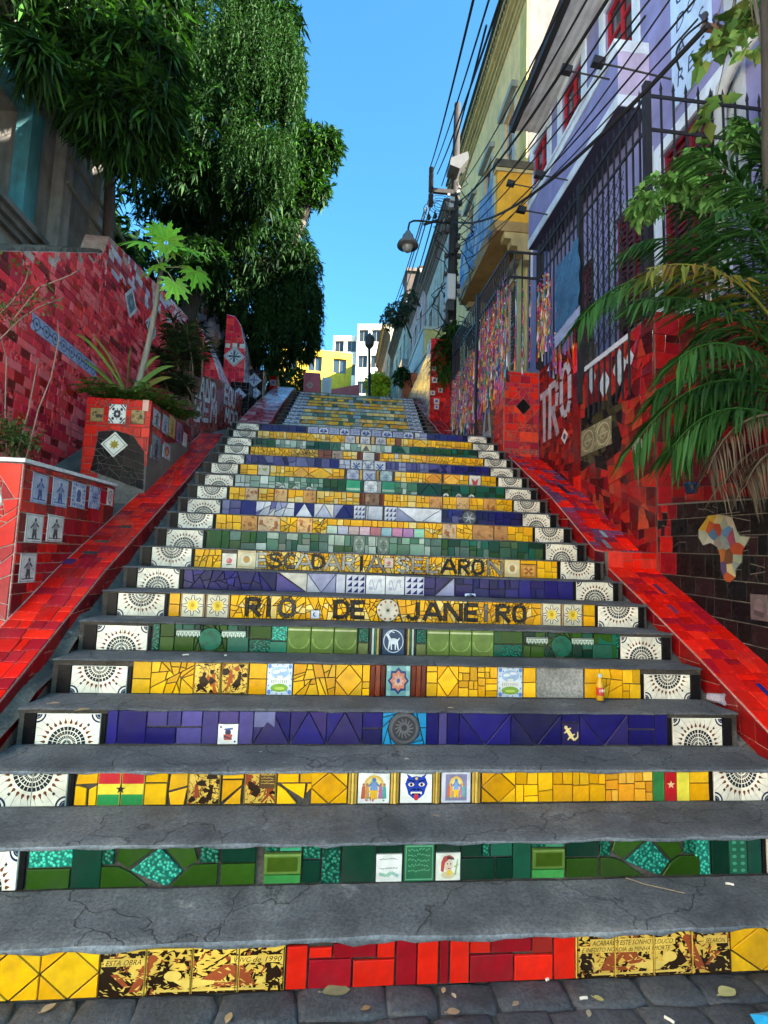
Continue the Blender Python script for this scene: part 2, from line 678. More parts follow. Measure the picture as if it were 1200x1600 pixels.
K = [(0.008, 0.007, 0.008), (0.012, 0.008, 0.01), (0.006, 0.006, 0.008), (0.018, 0.01, 0.012)]
CREAM, BLACK, NAVY, BROWN = (0.8, 0.73, 0.6), (0.012, 0.011, 0.014), (0.02, 0.03, 0.075), (0.16, 0.045, 0.018)
WHITE = (0.78, 0.77, 0.74)
OCHRE = (0.72, 0.44, 0.07)

BUMPY, _n, _b = new_mat('dimpled_glaze')
_tc = N(_n, 'ShaderNodeTexCoord')
_v = N(_n, 'ShaderNodeTexVoronoi')
_v.inputs['Scale'].default_value = 75
_n.links.new(_tc.outputs['Object'], _v.inputs['Vector'])
_at = N(_n, 'ShaderNodeAttribute', attribute_name='tint')
_n.links.new(mixc(_n, 'MULTIPLY', 1.0, _at.outputs['Color'], ramp(_n, _v.outputs['Distance'], [(0.2, 1.5), (0.55, 0.35)])), _b.inputs['Base Color'])
_b.inputs['Roughness'].default_value = 0.2
_b.inputs['Specular IOR Level'].default_value = 0.3
bump(_n, _b, ramp(_n, _v.outputs['Distance'], [(0.1, 1.0), (0.6, 0.0)]), 0.8, 0.003)
BYCOL = {(0.03, 0.36, 0.25): BUMPY, (0.02, 0.26, 0.18): BUMPY, (0.006, 0.11, 0.065): BUMPY}
for _c in K:
    BYCOL[_c] = GLAZE_DARK


# ------------------------------------------------------------------ flat print on tiles: lists of (polygon, colour) in a unit square
def scaled(items, x0, x1, y0, y1):
    return [([(x0 + p[0] * (x1 - x0), y0 + p[1] * (y1 - y0)) for p in poly], c) for poly, c in items]


def mirror4(items):
    out = []
    for poly, c in items:
        for sx in (0, 1):
            for sy in (0, 1):
                out.append(([(1 - p[0] if sx else p[0], 1 - p[1] if sy else p[1]) for p in poly], c))
    return out


def pr_fan(side):
    """half of a fan: dark chequers radiating from the lower inner corner of two tiles; side 0 left, 1 right"""
    it = []
    for i in range(7):
        a = (i + 0.5) * pi / 14 + (pi / 2 if side == 0 else 0)
        ox = 1.0 if side == 0 else 0.0
        d = (cos(a), sin(a))
        for r0, r1, hw in ((0.06, 0.15, 0.008), (0.19, 0.285, 0.0165), (0.32, 0.43, 0.028), (0.46, 0.58, 0.041)):
            it.append((stroke((ox + d[0] * r0, d[1] * r0), (ox + d[0] * r1, d[1] * r1), hw, hw * 1.35), (0.02, 0.022, 0.03)))
        t = 0.72
        it.append((circ(ox + d[0] * t, d[1] * t, 0.05, 0.05, 8), BROWN))
        it.append(([(ox + d[0] * 0.86, d[1] * 0.86), (ox + d[0] * t - d[1] * 0.045, d[1] * t + d[0] * 0.045),
                    (ox + d[0] * t + d[1] * 0.045, d[1] * t - d[0] * 0.045)][::-1], BROWN))
        e = 1.18 if 1 < i < 5 else 0.98
        it.append((stroke((ox + d[0] * 0.86, d[1] * 0.86), (ox + d[0] * e - d[1] * 0.05, d[1] * e + d[0] * 0.05), 0.006), (0.25, 0.22, 0.18)))
    cx = 0.0 if side == 0 else 1.0
    sg = 1 if side == 0 else -1
    for r0, r1 in ((0.24, 0.3), (0.13, 0.18)):
        for k in range(6):
            a0, a1 = k * pi / 12, (k + 1) * pi / 12
            q = [(cx + sg * r * cos(a), 1 - r * sin(a)) for r, a in ((r0, a0), (r1, a0), (r1, a1), (r0, a1))]
            it.append((q, NAVY))
    for k in range(3):
        a = (k + 0.5) * pi / 6
        it.append((stroke((cx, 1), (cx + sg * 0.12 * cos(a), 1 - 0.12 * sin(a)), 0.012, 0.03), NAVY))
    sx = cx + sg * 0.36
    for a in (0, pi / 2):
        it.append((stroke((sx - 0.05 * cos(a), 0.64 - 0.05 * sin(a)), (sx + 0.05 * cos(a), 0.64 + 0.05 * sin(a)), 0.02), (0.03, 0.03, 0.04)))
    out = []
    for p, c in it:
        q = clip_to(ccw(p), rect(0.01, 0.99, 0.01, 0.99))
        if q:
            out.append((q, c))
    return out


def blob(c, r, rng, n=9, k=0.35):
    return [(c[0] + r * (1 + k * (rng.random() - 0.5)) * cos(2 * pi * i / n) * 1.2, c[1] + r * (1 + k * (rng.random() - 0.5)) * sin(2 * pi * i / n)) for i in range(n)]


def pr_woodcut(rng, asp=1.0, dark=(0.025, 0.012, 0.006), rust=(0.26, 0.05, 0.015)):
    """dense dark strokes and small figures cut on ochre"""
    it = []
    for k in range(int(95 * asp)):
        x, y, a = rng.random(), rng.random(), rng.uniform(-1.4, 1.4)
        l = rng.uniform(0.05, 0.19)
        it.append((stroke((x, y), (x + l * cos(a) / asp, y + l * sin(a)), rng.uniform(0.008, 0.022), 0.005), dark if rng.random() < 0.8 else rust))
    for k in range(2):
        cx, cy = (k + 0.5) / 2 + rng.uniform(-.12, .12), rng.uniform(0.25, 0.6)
        c = dark if rng.random() < 0.6 else rust
        it.append((circ(cx, cy + 0.25, 0.07 / asp, 0.08, 9), c))
        it.append((stroke((cx, cy + 0.2), (cx + rng.uniform(-.08, .08), cy - 0.12), 0.07 / asp, 0.1 / asp), c))
        for s in (-1, 1):
            it.append((stroke((cx, cy - 0.05), (cx + rng.uniform(-.3, .3) / asp, cy - rng.uniform(.1, .4)), 0.05 / asp, 0.03 / asp), c))
            it.append((stroke((cx, cy + 0.14), (cx + s * 0.17 / asp, cy - 0.02 + rng.uniform(-.1, .2)), 0.03 / asp, 0.018 / asp), c))
    for k in range(int(9 * asp)):
        it.append((blob((rng.random(), rng.random()), rng.uniform(0.06, 0.14), rng, 9, 1.0), dark if rng.random() < .75 else rust))
    out = []
    for p, c in it:
        q = clip_to(ccw(p), rect(0.02, 0.98, 0.03, 0.97))
        if q:
            out.append((q, c))
    b = 0.018
    out += [(rect(0, 1, 0, b * 1.5), dark), (rect(0, 1, 1 - b, 1), dark), (rect(0, b / asp, 0, 1), dark), (rect(1 - b / asp, 1, 0, 1), dark)]
    return out


def pr_geo(c1, c2, kind=0):
    """four-fold patterned tile"""
    it = []
    if kind == 0:
        it += [(rect(0.04, 0.5, 0.04, 0.07), c1), (rect(0.04, 0.07, 0.04, 0.5), c1), (circ(0.5, 0.5, 0.1, n=10), c2)]
        it += [(stroke((0.5, 0.5), (0.24, 0.24), 0.03, 0.09), c1), (circ(0.22, 0.22, 0.08, n=8), c2), (stroke((0.5, 0.42), (0.5, 0.14), 0.02, 0.07), c2),
               (stroke((0.42, 0.5), (0.14, 0.5), 0.02, 0.07), c2)]
    elif kind == 1:
        it += [(stroke((0, 0.3), (0.3, 0), 0.03), c1), (circ(0.25, 0.25, 0.09, n=8), c2), (stroke((0.5, 0.5), (0.5, 0.2), 0.05, 0.02), c1),
               (stroke((0.5, 0.5), (0.2, 0.5), 0.05, 0.02), c1), (stroke((0.42, 0.3), (0.3, 0.42), 0.03), c1), (circ(0.0, 0.0, 0.13, n=12), c1)]
    elif kind == 2:
        it += [(rect(0.05 + 0.16 * i, 0.15 + 0.16 * i, 0.05 + 0.16 * j, 0.15 + 0.16 * j), c1 if (i + j) % 2 else c2) for i in range(3) for j in range(3)]
    elif kind == 3:
        it += [([(0.5, 0.5), (0.08, 0.4), (0.22, 0.22)], c1), ([(0.5, 0.5), (0.4, 0.08), (0.22, 0.22)], c2), (circ(0.08, 0.08, 0.07, n=8), c1)]
    return [(clip_to(ccw(p), rect(0, 1, 0, 1)), c) for p, c in mirror4(it) if clip_to(ccw(p), rect(0, 1, 0, 1))]


def pr_flower():
    it = []
    for i in range(8):
        a = i * pi / 4
        it.append((stroke((0.5 + .12 * cos(a), 0.5 + .12 * sin(a)), (0.5 + 0.46 * cos(a), 0.5 + 0.46 * sin(a)), 0.11, 0.05), (0.03, 0.03, 0.05)))
        it.append((stroke((0.5 + .15 * cos(a), 0.5 + .15 * sin(a)), (0.5 + 0.44 * cos(a), 0.5 + 0.44 * sin(a)), 0.07, 0.02), (0.7, 0.68, 0.62)))
    for i in range(16):
        a = i * pi / 8
        it.append((stroke((0.5, 0.5), (0.5 + 0.3 * cos(a), 0.5 + 0.3 * sin(a)), 0.05, 0.02), (0.75, 0.52, 0.03)))
    it.append((circ(0.5, 0.5, 0.09, n=10), (0.5, 0.28, 0.02)))
    it += [(rect(0, 0.05, 0, 1), (0.25, 0.1, 0.02)), (rect(0.95, 1, 0, 1), (0.25, 0.1, 0.02))]
    return it


def pr_view(rng):
    """blue-green landscape with a white building in an oval"""
    it = [(circ(0.5, 0.5, 0.46, 0.47, 24), (0.62, 0.68, 0.74)), (circ(0.5, 0.72, 0.38, 0.2, 16), (0.32, 0.46, 0.66))]
    it += [(circ(0.35, 0.74, 0.14, 0.06, 10), (0.75, 0.77, 0.8)), (circ(0.62, 0.8, 0.15, 0.05, 10), (0.75, 0.77, 0.8))]
    it += [(rect(0.14, 0.86, 0.34, 0.52), (0.66, 0.64, 0.58)), (rect(0.38, 0.62, 0.36, 0.62), (0.74, 0.72, 0.66))]
    it += [(rect(0.17 + 0.085 * i, 0.2 + 0.085 * i, 0.38, 0.47), (0.16, 0.2, 0.28)) for i in range(8)]
    it += [(circ(0.5, 0.22, 0.36, 0.14, 16), (0.2, 0.36, 0.05)), (circ(0.5, 0.2, 0.22, 0.05, 12), (0.45, 0.55, 0.1))]
    for i in range(14):
        a = 2 * pi * i / 14
        it.append((circ(0.5 + .47 * cos(a) * 1.02, 0.5 + .47 * sin(a) * 1.02, 0.03, n=6), (0.1, 0.2, 0.5)))
    it += [(circ(x, y, 0.08, n=8), (0.12, 0.22, 0.5)) for x in (.08, .92) for y in (.08, .92)]
    return [(clip_to(ccw(p), rect(0, 1, 0, 1)), c) for p, c in it]


def pr_figure(rng, c1=(0.05, 0.07, 0.22), c2=(0.25, 0.3, 0.5)):
    """a standing figure drawn in one ink"""
    it = [(circ(0.52, 0.8, 0.07, 0.08, 9), c1), (stroke((0.52, 0.74), (0.5, 0.42), 0.1, 0.14), c2), (stroke((0.5, 0.46), (0.42, 0.14), 0.1, 0.06), c1),
          (stroke((0.55, 0.46), (0.62, 0.14), 0.07, 0.05), c1), (stroke((0.46, 0.68), (0.26, 0.5), 0.04, 0.03), c1), (stroke((0.58, 0.68), (0.74, 0.56), 0.04, 0.03), c1),
          (stroke((0.12, 0.12), (0.88, 0.13), 0.02), c1)]
    for k in range(16):
        x, y = rng.uniform(.1, .9), rng.uniform(.08, .92)
        it.append((stroke((x, y), (x + rng.uniform(-.1, .1), y + rng.uniform(.03, .12)), 0.012, 0.006), c2 if rng.random() < .6 else c1))
    it += [(rect(0.02, 0.98, 0.02, 0.05), c2), (rect(0.02, 0.98, 0.95, 0.98), c2), (rect(0.02, 0.05, 0.02, 0.98), c2), (rect(0.95, 0.98, 0.02, 0.98), c2)]
    return [(clip_to(ccw(p), rect(0, 1, 0, 1)), c) for p, c in it if clip_to(ccw(p), rect(0, 1, 0, 1))]


def pr_seated(rng):
    """a seated figure with attendants in orange, blue and green on white"""
    it = [(circ(0.5, 0.62, 0.32, 0.3, 18), (0.66, 0.42, 0.12)), (circ(0.5, 0.6, 0.24, 0.25, 16), (0.75, 0.6, 0.22)), (circ(0.5, 0.76, 0.07, 0.08, 10), (0.1, 0.2, 0.45)),
          ([(0.42, 0.82), (0.58, 0.82), (0.5, 0.96)], (0.7, 0.45, 0.05)), (stroke((0.5, 0.7), (0.5, 0.4), 0.1, 0.13), (0.18, 0.3, 0.55)),
          (stroke((0.44, 0.42), (0.44, 0.12), 0.06), (0.75, 0.45, 0.03)), (stroke((0.56, 0.42), (0.56, 0.12), 0.06), (0.72, 0.4, 0.03)),
          (stroke((0.42, 0.64), (0.28, 0.5), 0.03), (0.12, 0.2, 0.4)), (stroke((0.58, 0.64), (0.72, 0.5), 0.03), (0.12, 0.2, 0.4))]
    for x, c in ((0.16, (0.5, 0.12, 0.06)), (0.84, (0.08, 0.35, 0.3)), (0.28, (0.55, 0.28, 0.1)), (0.72, (0.4, 0.16, 0.3))):
        it += [(circ(x, 0.6, 0.045, 0.055, 8), (0.35, 0.18, 0.1)), (stroke((x, 0.55), (x, 0.14), 0.05, 0.08), c)]
    for k in range(14):
        it.append((circ(rng.uniform(.1, .9), rng.uniform(.06, .2), 0.03, n=6), rng.choice([(0.5, 0.1, 0.1), (0.7, 0.5, 0.1), (0.1, 0.3, 0.15)])))
    return it


def pr_mask():
    b, dk = (0.02, 0.05, 0.36), (0.01, 0.015, 0.08)
    it = [([(0.24, 0.8), (0.16, 0.97), (0.34, 0.86)], b), ([(0.76, 0.8), (0.84, 0.97), (0.66, 0.86)], b),
          ([(0.2, 0.82), (0.13, 0.62), (0.2, 0.45), (0.24, 0.28), (0.4, 0.14), (0.6, 0.14), (0.76, 0.28), (0.8, 0.45), (0.87, 0.62), (0.8, 0.82), (0.5, 0.88)], b),
          (circ(0.5, 0.8, 0.05, n=8), (0.7, 0.5, 0.1))]
    for s in (-1, 1):
        it += [(circ(0.5 + s * 0.17, 0.6, 0.1, 0.065, 12), (0.7, 0.6, 0.4)), (circ(0.5 + s * 0.17, 0.6, 0.045, 0.05, 10), dk),
               (stroke((0.5 + s * 0.06, 0.7), (0.5 + s * 0.3, 0.76), 0.025, 0.015), dk), (circ(0.5 + s * 0.06, 0.44, 0.05, 0.04, 8), dk),
               (stroke((0.5 + s * 0.12, 0.46), (0.5 + s * 0.24, 0.34), 0.02, 0.01), dk)]
    it += [(stroke((0.32, 0.32), (0.68, 0.32), 0.04), (0.75, 0.7, 0.6)), (rect(0.36, 0.64, 0.24, 0.31), dk),
           ([(0.44, 0.28), (0.56, 0.28), (0.58, 0.12), (0.5, 0.06), (0.42, 0.12)], (0.55, 0.04, 0.05))]
    return it


def pr_goat():
    c = (0.5, 0.55, 0.6)
    it = [(circ(0.5, 0.52, 0.22, 0.12, 14), c), (stroke((0.34, 0.58), (0.24, 0.74), 0.06, 0.05), c), (circ(0.22, 0.76, 0.07, 0.06, 8), c)]
    it += [(stroke((0.24, 0.8), (0.38, 0.92), 0.03, 0.02), c), (stroke((0.38, 0.92), (0.54, 0.86), 0.02, 0.01), c)]
    it += [(stroke((x, 0.48), (x + d, 0.18), 0.04, 0.025), c) for x, d in ((0.33, -0.06), (0.4, 0.02), (0.6, 0.0), (0.67, 0.07))]
    it += [(stroke((0.7, 0.56), (0.8, 0.66), 0.03, 0.01), c)]
    ring = []
    for k in range(24):
        a0, a1 = 2 * pi * k / 24, 2 * pi * (k + 1) / 24
        ring.append(([(0.5 + r * cos(a) * 1.02, 0.52 + r * sin(a)) for r, a in ((0.43, a0), (0.46, a0), (0.46, a1), (0.43, a1))], c))
    return ring + it


def pr_gecko():
    c = (0.72, 0.55, 0.22)
    it = [(stroke((0.25, 0.75), (0.55, 0.35), 0.09, 0.11), c), (circ(0.2, 0.82, 0.1, 0.09, 10), c), (stroke((0.55, 0.35), (0.7, 0.22), 0.08, 0.05), c),
          (stroke((0.7, 0.22), (0.9, 0.36), 0.05, 0.04), c), (stroke((0.9, 0.36), (0.9, 0.62), 0.04, 0.02), c)]
    it += [(stroke(a, b, 0.04, 0.025), c) for a, b in (((0.3, 0.7), (0.5, 0.8)), ((0.28, 0.66), (0.1, 0.55)), ((0.52, 0.42), (0.72, 0.5)), ((0.46, 0.4), (0.3, 0.22)))]
    return it


def pr_star(n, r0, r1, c, cx=0.5, cy=0.5, a0=pi / 2, sx=1.0):
    return [([(cx + sx * (r0 if i % 2 == 0 else r1) * cos(a0 + pi * i / n), cy + (r0 if i % 2 == 0 else r1) * sin(a0 + pi * i / n)) for i in range(2 * n)], c)]


def pr_rosette():
    it = pr_star(8, 0.46, 0.36, (0.02, 0.05, 0.16)) + pr_star(8, 0.36, 0.27, (0.55, 0.2, 0.12)) + pr_star(8, 0.24, 0.15, (0.6, 0.36, 0.28)) + [(circ(.5, .5, .08, n=10), (0.05, 0.1, 0.3))]
    it = [(circ(x, y, 0.12, n=10), (0.3, 0.5, 0.5)) for x in (.06, .94) for y in (.06, .94)] + it
    return [(clip_to(ccw(p), rect(0, 1, 0, 1)) if len(p) < 14 else p, c) for p, c in it]


def pr_scallop():
    c = (0.2, 0.3, 0.08)
    it = []
    for k in range(10):
        a0, a1 = pi + k * pi / 10, pi + (k + 1) * pi / 10
        it.append(([(0.5 + r * cos(a), 0.55 + r * 0.9 * sin(a)) for r, a in ((0.42, a0), (0.47, a0), (0.47, a1), (0.42, a1))], c))
    it += [(rect(0, 1, 0.86, 0.93), (0.4, 0.44, 0.24)), (rect(0, 1, 0.94, 0.99), (0.1, 0.16, 0.03)), (rect(0, 1, 0, 0.16), (0.1, 0.15, 0.03))]
    return it


def pr_grid3(c):
    return [(q, c) for i in range(3) for j in range(3) for q in ([(i / 3 + .03, j / 3 + .03), (i / 3 + .3, j / 3 + .03), (i / 3 + .3, j / 3 + .3)],)]


def pr_lion():
    it = [(circ(0.5, 0.5, 0.44, n=24), (0.09, 0.09, 0.1)), (circ(0.5, 0.5, 0.38, n=20), (0.04, 0.04, 0.045))]
    for k in range(14):
        a = k * 0.45
        it.append((stroke((0.5 + 0.1 * cos(a), 0.52 + 0.1 * sin(a)), (0.5 + 0.3 * cos(a + .5), 0.5 + 0.3 * sin(a + .5)), 0.03, 0.015), (0.11, 0.11, 0.12)))
    return it


def pr_card():
    d = (0.06, 0.05, 0.1)
    return [(circ(0.5, 0.6, 0.16, 0.18, 10), d), (stroke((0.5, 0.5), (0.5, 0.2), 0.24, 0.2), (0.45, 0.1, 0.07)), (stroke((0.3, 0.75), (0.75, 0.8), 0.05), (0.1, 0.12, 0.3)),
            (stroke((0.3, 0.4), (0.72, 0.24), 0.05, 0.02), d), (circ(0.12, 0.88, 0.06, n=6), d), (circ(0.88, 0.12, 0.06, n=6), d)]


def pr_scribble(rng, c, rows=3):
    it = []
    for j in range(rows):
        x = 0.12
        y = 0.85 - j * 0.7 / rows
        while x < 0.84:
            l = rng.uniform(0.03, 0.1)
            it.append((stroke((x, y), (x + l, y + rng.uniform(-.05, .05)), 0.018, 0.012), c))
            x += l + 0.02
    return it


def pr_face():
    return [(circ(0.5, 0.58, 0.2, 0.26, 14), (0.72, 0.56, 0.44)), ([(0.2, 0.7), (0.3, 0.9), (0.55, 0.96), (0.75, 0.86), (0.55, 0.82), (0.36, 0.66), (0.3, 0.3), (0.18, 0.36)], (0.45, 0.06, 0.05)),
            (stroke((0.45, 0.86), (0.75, 0.8), 0.06, 0.03), (0.06, 0.04, 0.04)), (circ(0.46, 0.62, 0.03, n=6), (0.05, 0.03, 0.03)), (circ(0.6, 0.62, 0.03, n=6), (0.05, 0.03, 0.03)),
            (stroke((0.48, 0.44), (0.6, 0.44), 0.018), (0.5, 0.08, 0.08)), (circ(0.5, 0.2, 0.3, 0.14, 12), (0.6, 0.5, 0.3)), (circ(0.55, 0.3, 0.12, 0.1, 10), (0.75, 0.5, 0.05)),
            (stroke((0.8, 0.2), (0.9, 0.8), 0.04, 0.02), (0.25, 0.4, 0.15)), (stroke((0.76, 0.5), (0.94, 0.62), 0.03, 0.01), (0.25, 0.4, 0.15))]


_TXT = {}


def text_tris(s):
    """built-in font as triangles in a box 0..1 high, width w"""
    if s in _TXT:
        return _TXT[s]
    cu = bpy.data.curves.new('lettering', 'FONT')
    cu.body = s
    cu.resolution_u = 2
    ob = bpy.data.objects.new('lettering', cu)
    COL.objects.link(ob)
    dg = bpy.context.evaluated_depsgraph_get()
    me = ob.evaluated_get(dg).to_mesh()
    me.calc_loop_triangles()
    V = [tuple(v.co[:2]) for v in me.vertices]
    T = [tuple(t.vertices) for t in me.loop_triangles]
    ob.evaluated_get(dg).to_mesh_clear()
    bpy.data.objects.remove(ob)
    bpy.data.curves.remove(cu)
    xs, ys = [v[0] for v in V], [v[1] for v in V]
    x0, y0, h = min(xs), min(ys), max(ys) - min(ys)
    V = [((v[0] - x0) / h, (v[1] - y0) / h) for v in V]
    _TXT[s] = (V, T, (max(xs) - x0) / h)
    return _TXT[s]


def text_items(s, x0, y0, w, h, c, slant=0.12, rot=0.0):
    V, T, tw = text_tris(s)
    f = lambda v: (x0 + (v[0] / tw * w) + slant * v[1] * h, y0 + v[1] * h + rot * (v[0] / tw * w))
    return [([f(V[a]), f(V[b]), f(V[d])], c) for a, b, d in T]


LET = {'A': [[(0, 0), (.26, 1)], [(.34, 1), (.6, 0)], [(.16, .34), (.46, .34)]], 'B': [[(0, 0), (0, 1)], [(.06, .95), (.5, .95)], [(.06, .5), (.5, .5)], [(.06, .05), (.5, .05)], [(.55, .88), (.5, .56)], [(.58, .42), (.55, .1)]],
       'C': [[(.58, .8), (.4, .97)], [(.36, .95), (.2, .95)], [(.16, .95), (0, .76)], [(0, .7), (0, .3)], [(0, .24), (.16, .05)], [(.2, .05), (.36, .05)], [(.4, .03), (.58, .2)]],
       'D': [[(0, 0), (0, 1)], [(.08, .94), (.36, .94)], [(.4, .92), (.58, .68)], [(.58, .64), (.58, .34)], [(.58, .3), (.4, .08)], [(.36, .06), (.08, .06)]],
       'E': [[(0, 0), (0, 1)], [(.08, .93), (.56, .93)], [(.08, .5), (.5, .5)], [(.08, .07), (.56, .07)]], 'I': [[(.3, 0), (.3, 1)]],
       'J': [[(.5, 1), (.5, .28)], [(.48, .22), (.34, .04)], [(.3, .06), (.14, .06)], [(.1, .08), (0, .26)]], 'L': [[(0, 0), (0, 1)], [(.08, .07), (.54, .07)]],
       'M': [[(0, 0), (.04, 1)], [(.08, 1), (.3, .4)], [(.32, .4), (.54, 1)], [(.58, 1), (.62, 0)]], 'N': [[(0, 0), (0, 1)], [(.06, .96), (.52, .04)], [(.58, 0), (.58, 1)]],
       'O': [[(0, .28), (0, .72)], [(0, .76), (.14, .95)], [(.18, .95), (.4, .95)], [(.44, .95), (.58, .76)], [(.58, .72), (.58, .28)], [(.58, .24), (.44, .05)], [(.4, .05), (.18, .05)], [(.14, .05), (0, .24)]],
       'R': [[(0, 0), (0, 1)], [(.08, .94), (.42, .94)], [(.46, .92), (.54, .78)], [(.54, .74), (.46, .52)], [(.42, .5), (.08, .5)], [(.22, .46), (.58, 0)]],
       'S': [[(.54, .82), (.4, .95)], [(.36, .95), (.16, .95)], [(.12, .93), (.02, .76)], [(.03, .7), (.2, .55)], [(.24, .53), (.4, .47)], [(.44, .45), (.55, .3)], [(.55, .24), (.42, .06)], [(.38, .05), (.18, .05)], [(.14, .05), (0, .2)]],
       'U': [[(0, .28), (0, 1)], [(0, .24), (.14, .05)], [(.18, .05), (.4, .05)], [(.44, .05), (.58, .24)], [(.58, .28), (.58, 1)]], 'T': [[(.3, 0), (.3, .88)], [(0, .94), (.6, .94)]], 'Q': [[(0, .4), (0, .8)], [(.06, .86), (.46, .86)], [(.52, .8), (.52, .36)], [(.46, .3), (.06, .3)]]}


def letter(ch, x0, x1, y0, y1, t):
    W = 0.6
    sx, sy = (x1 - x0) / W, (y1 - y0)
    return [stroke((x0 + a[0] * sx, y0 + a[1] * sy), (x0 + b[0] * sx, y0 + b[1] * sy), t) for a, b in LET[ch]]


# ------------------------------------------------------------------ making tiles
def add_tile(parent, poly, fr, col, thick=0.008, w0=-0.002, mat=None, name='tile', tiltamp=0.012, bev=0.0016, lift=None, rng=RNG):
    mb = MB()
    l = rng.uniform(-0.0008, 0.0008) if lift is None else lift
    v = rng.uniform(0.82, 1.12)
    mb.slab(poly, fr, w0, thick + l, tuple(min(1, c * v) for c in col), bev, 0, (rng.gauss(0, tiltamp), rng.gauss(0, tiltamp)))
    return mb.build(name, mat or BYCOL.get(col, GLAZE), parent)


def add_pieces(parent, pieces, fr, thick=0.008, limit=285, mat=None, name='tile', tiltamp=0.012, seed=1, grout=0.0022, bev=0.0016):
    """pieces: (poly, colour); the ones that show largest become parts, the rest one 'stuff' part"""
    rng = random.Random(seed)
    L = []
    for poly, col in pieces:
        q = inset(ccw(poly), grout)
        if not q or abs(area2(q)) < 3e-5:
            continue
        cx, cy = sum(p[0] for p in q) / len(q), sum(p[1] for p in q) / len(q)
        P = fr.p(cx, cy)
        d = np.linalg.norm(P - CAM)
        L.append((abs(area2(q)) * abs(np.dot(P - CAM, fr.N)) / d ** 3, q, col))
    L.sort(key=lambda t: -t[0])
    for a, q, col in L[:limit]:
        add_tile(parent, q, fr, col, thick, mat=mat, name=name, tiltamp=tiltamp, rng=rng, bev=bev)
    if L[limit:]:
        mb = MB()
        for a, q, col in L[limit:]:
            v = rng.uniform(0.82, 1.12)
            mb.slab(q, fr, -0.002, thick + rng.uniform(-0.0008, 0.0008), tuple(min(1, c * v) for c in col), bev, 0, (rng.gauss(0, tiltamp), rng.gauss(0, tiltamp)))
        o = mb.build('small_' + name + 's', mat or GLAZE, parent)
        o['kind'] = 'stuff'


def add_print(parent, poly_or_rect, fr, base, items, thick=0.009, mat=None, name='picture_tile', ang=0.0, sub=None, lift=0.0):
    """a tile with flat print: items in unit coordinates over the rect"""
    x0, x1, y0, y1 = poly_or_rect
    mb = MB()
    cx, cy = (x0 + x1) / 2, (y0 + y1) / 2
    ca, sa = cos(ang), sin(ang)
    rot = lambda p: (cx + (p[0] - cx) * ca - (p[1] - cy) * sa, cy + (p[0] - cx) * sa + (p[1] - cy) * ca)
    mb.slab([rot(p) for p in rect(x0, x1, y0, y1)], fr, -0.002, thick + lift, base, 0.0016)
    for i, (p, c) in enumerate(scaled(items, x0 + .002, x1 - .002, y0 + .002, y1 - .002)):
        if len(p) > 2:
            mb.decal([rot(q) for q in p], fr, thick + lift + 0.00025 + 0.000012 * i, c)
    return mb.build(name, mat or GLAZE, parent)


def cell_diamond(x0, x1, y0, y1, rng, d=0.0):
    cx, cy = (x0 + x1) / 2, (y0 + y1) / 2
    dm = [(x0, cy), (cx, y0), (x1, cy), (cx, y1)]
    out = [dm]
    for a, b, c in (((x0, y0), (cx, y0), (x0, cy)), ((x1, y0), (x1, cy), (cx, y0)), ((x1, y1), (cx, y1), (x1, cy)), ((x0, y1), (x0, cy), (cx, y1))):
        out.append([a, b, c])
    return out


def cell_zig(x0, x1, y0, y1, n, rng, up=True):
    out = []
    w = (x1 - x0) / n
    for i in range(n):
        a, b = x0 + i * w, x0 + (i + 1) * w
        m = (a + b) / 2
        out.append([(a, y0), (b, y0), (m, y1)] if up else [(a, y1), (m, y0), (b, y1)])
        out.append([(a, y0), (m, y1), (a, y1)] if up else [(a, y0), (m, y0), (a, y1)])
        out.append([(b, y0), (b, y1), (m, y1)] if up else [(b, y0), (b, y1), (m, y0)])
    return out


# ------------------------------------------------------------------ setting: ground
def sheet(name, xs, ys, zf, mat, kind='structure', label=None):
    vs = [(x, y, zf(x, y)) for y in ys for x in xs]
    nx = len(xs)
    fs = [(j * nx + i, j * nx + i + 1, (j + 1) * nx + i + 1, (j + 1) * nx + i) for j in range(len(ys) - 1) for i in range(nx - 1)]
    mb = MB()
    mb.raw(vs, fs, (1, 1, 1))
    o = mb.build(name, mat, origin=(0, 0, 0), smooth=True)
    tag(o, label, None, None, kind)
    return o


def hill_z(x, y):
    P = [(-400, 0.0), (1.9, -0.35), (2.6, 0.0), (7.4, 2.7), (9.0, 2.95), (13.4, 5.3), (22, 7.6), (35, 12.4), (55, 17.2), (80, 19), (900, 19)]
    z = np.interp(y, [p[0] for p in P], [p[1] for p in P])
    return float(z)


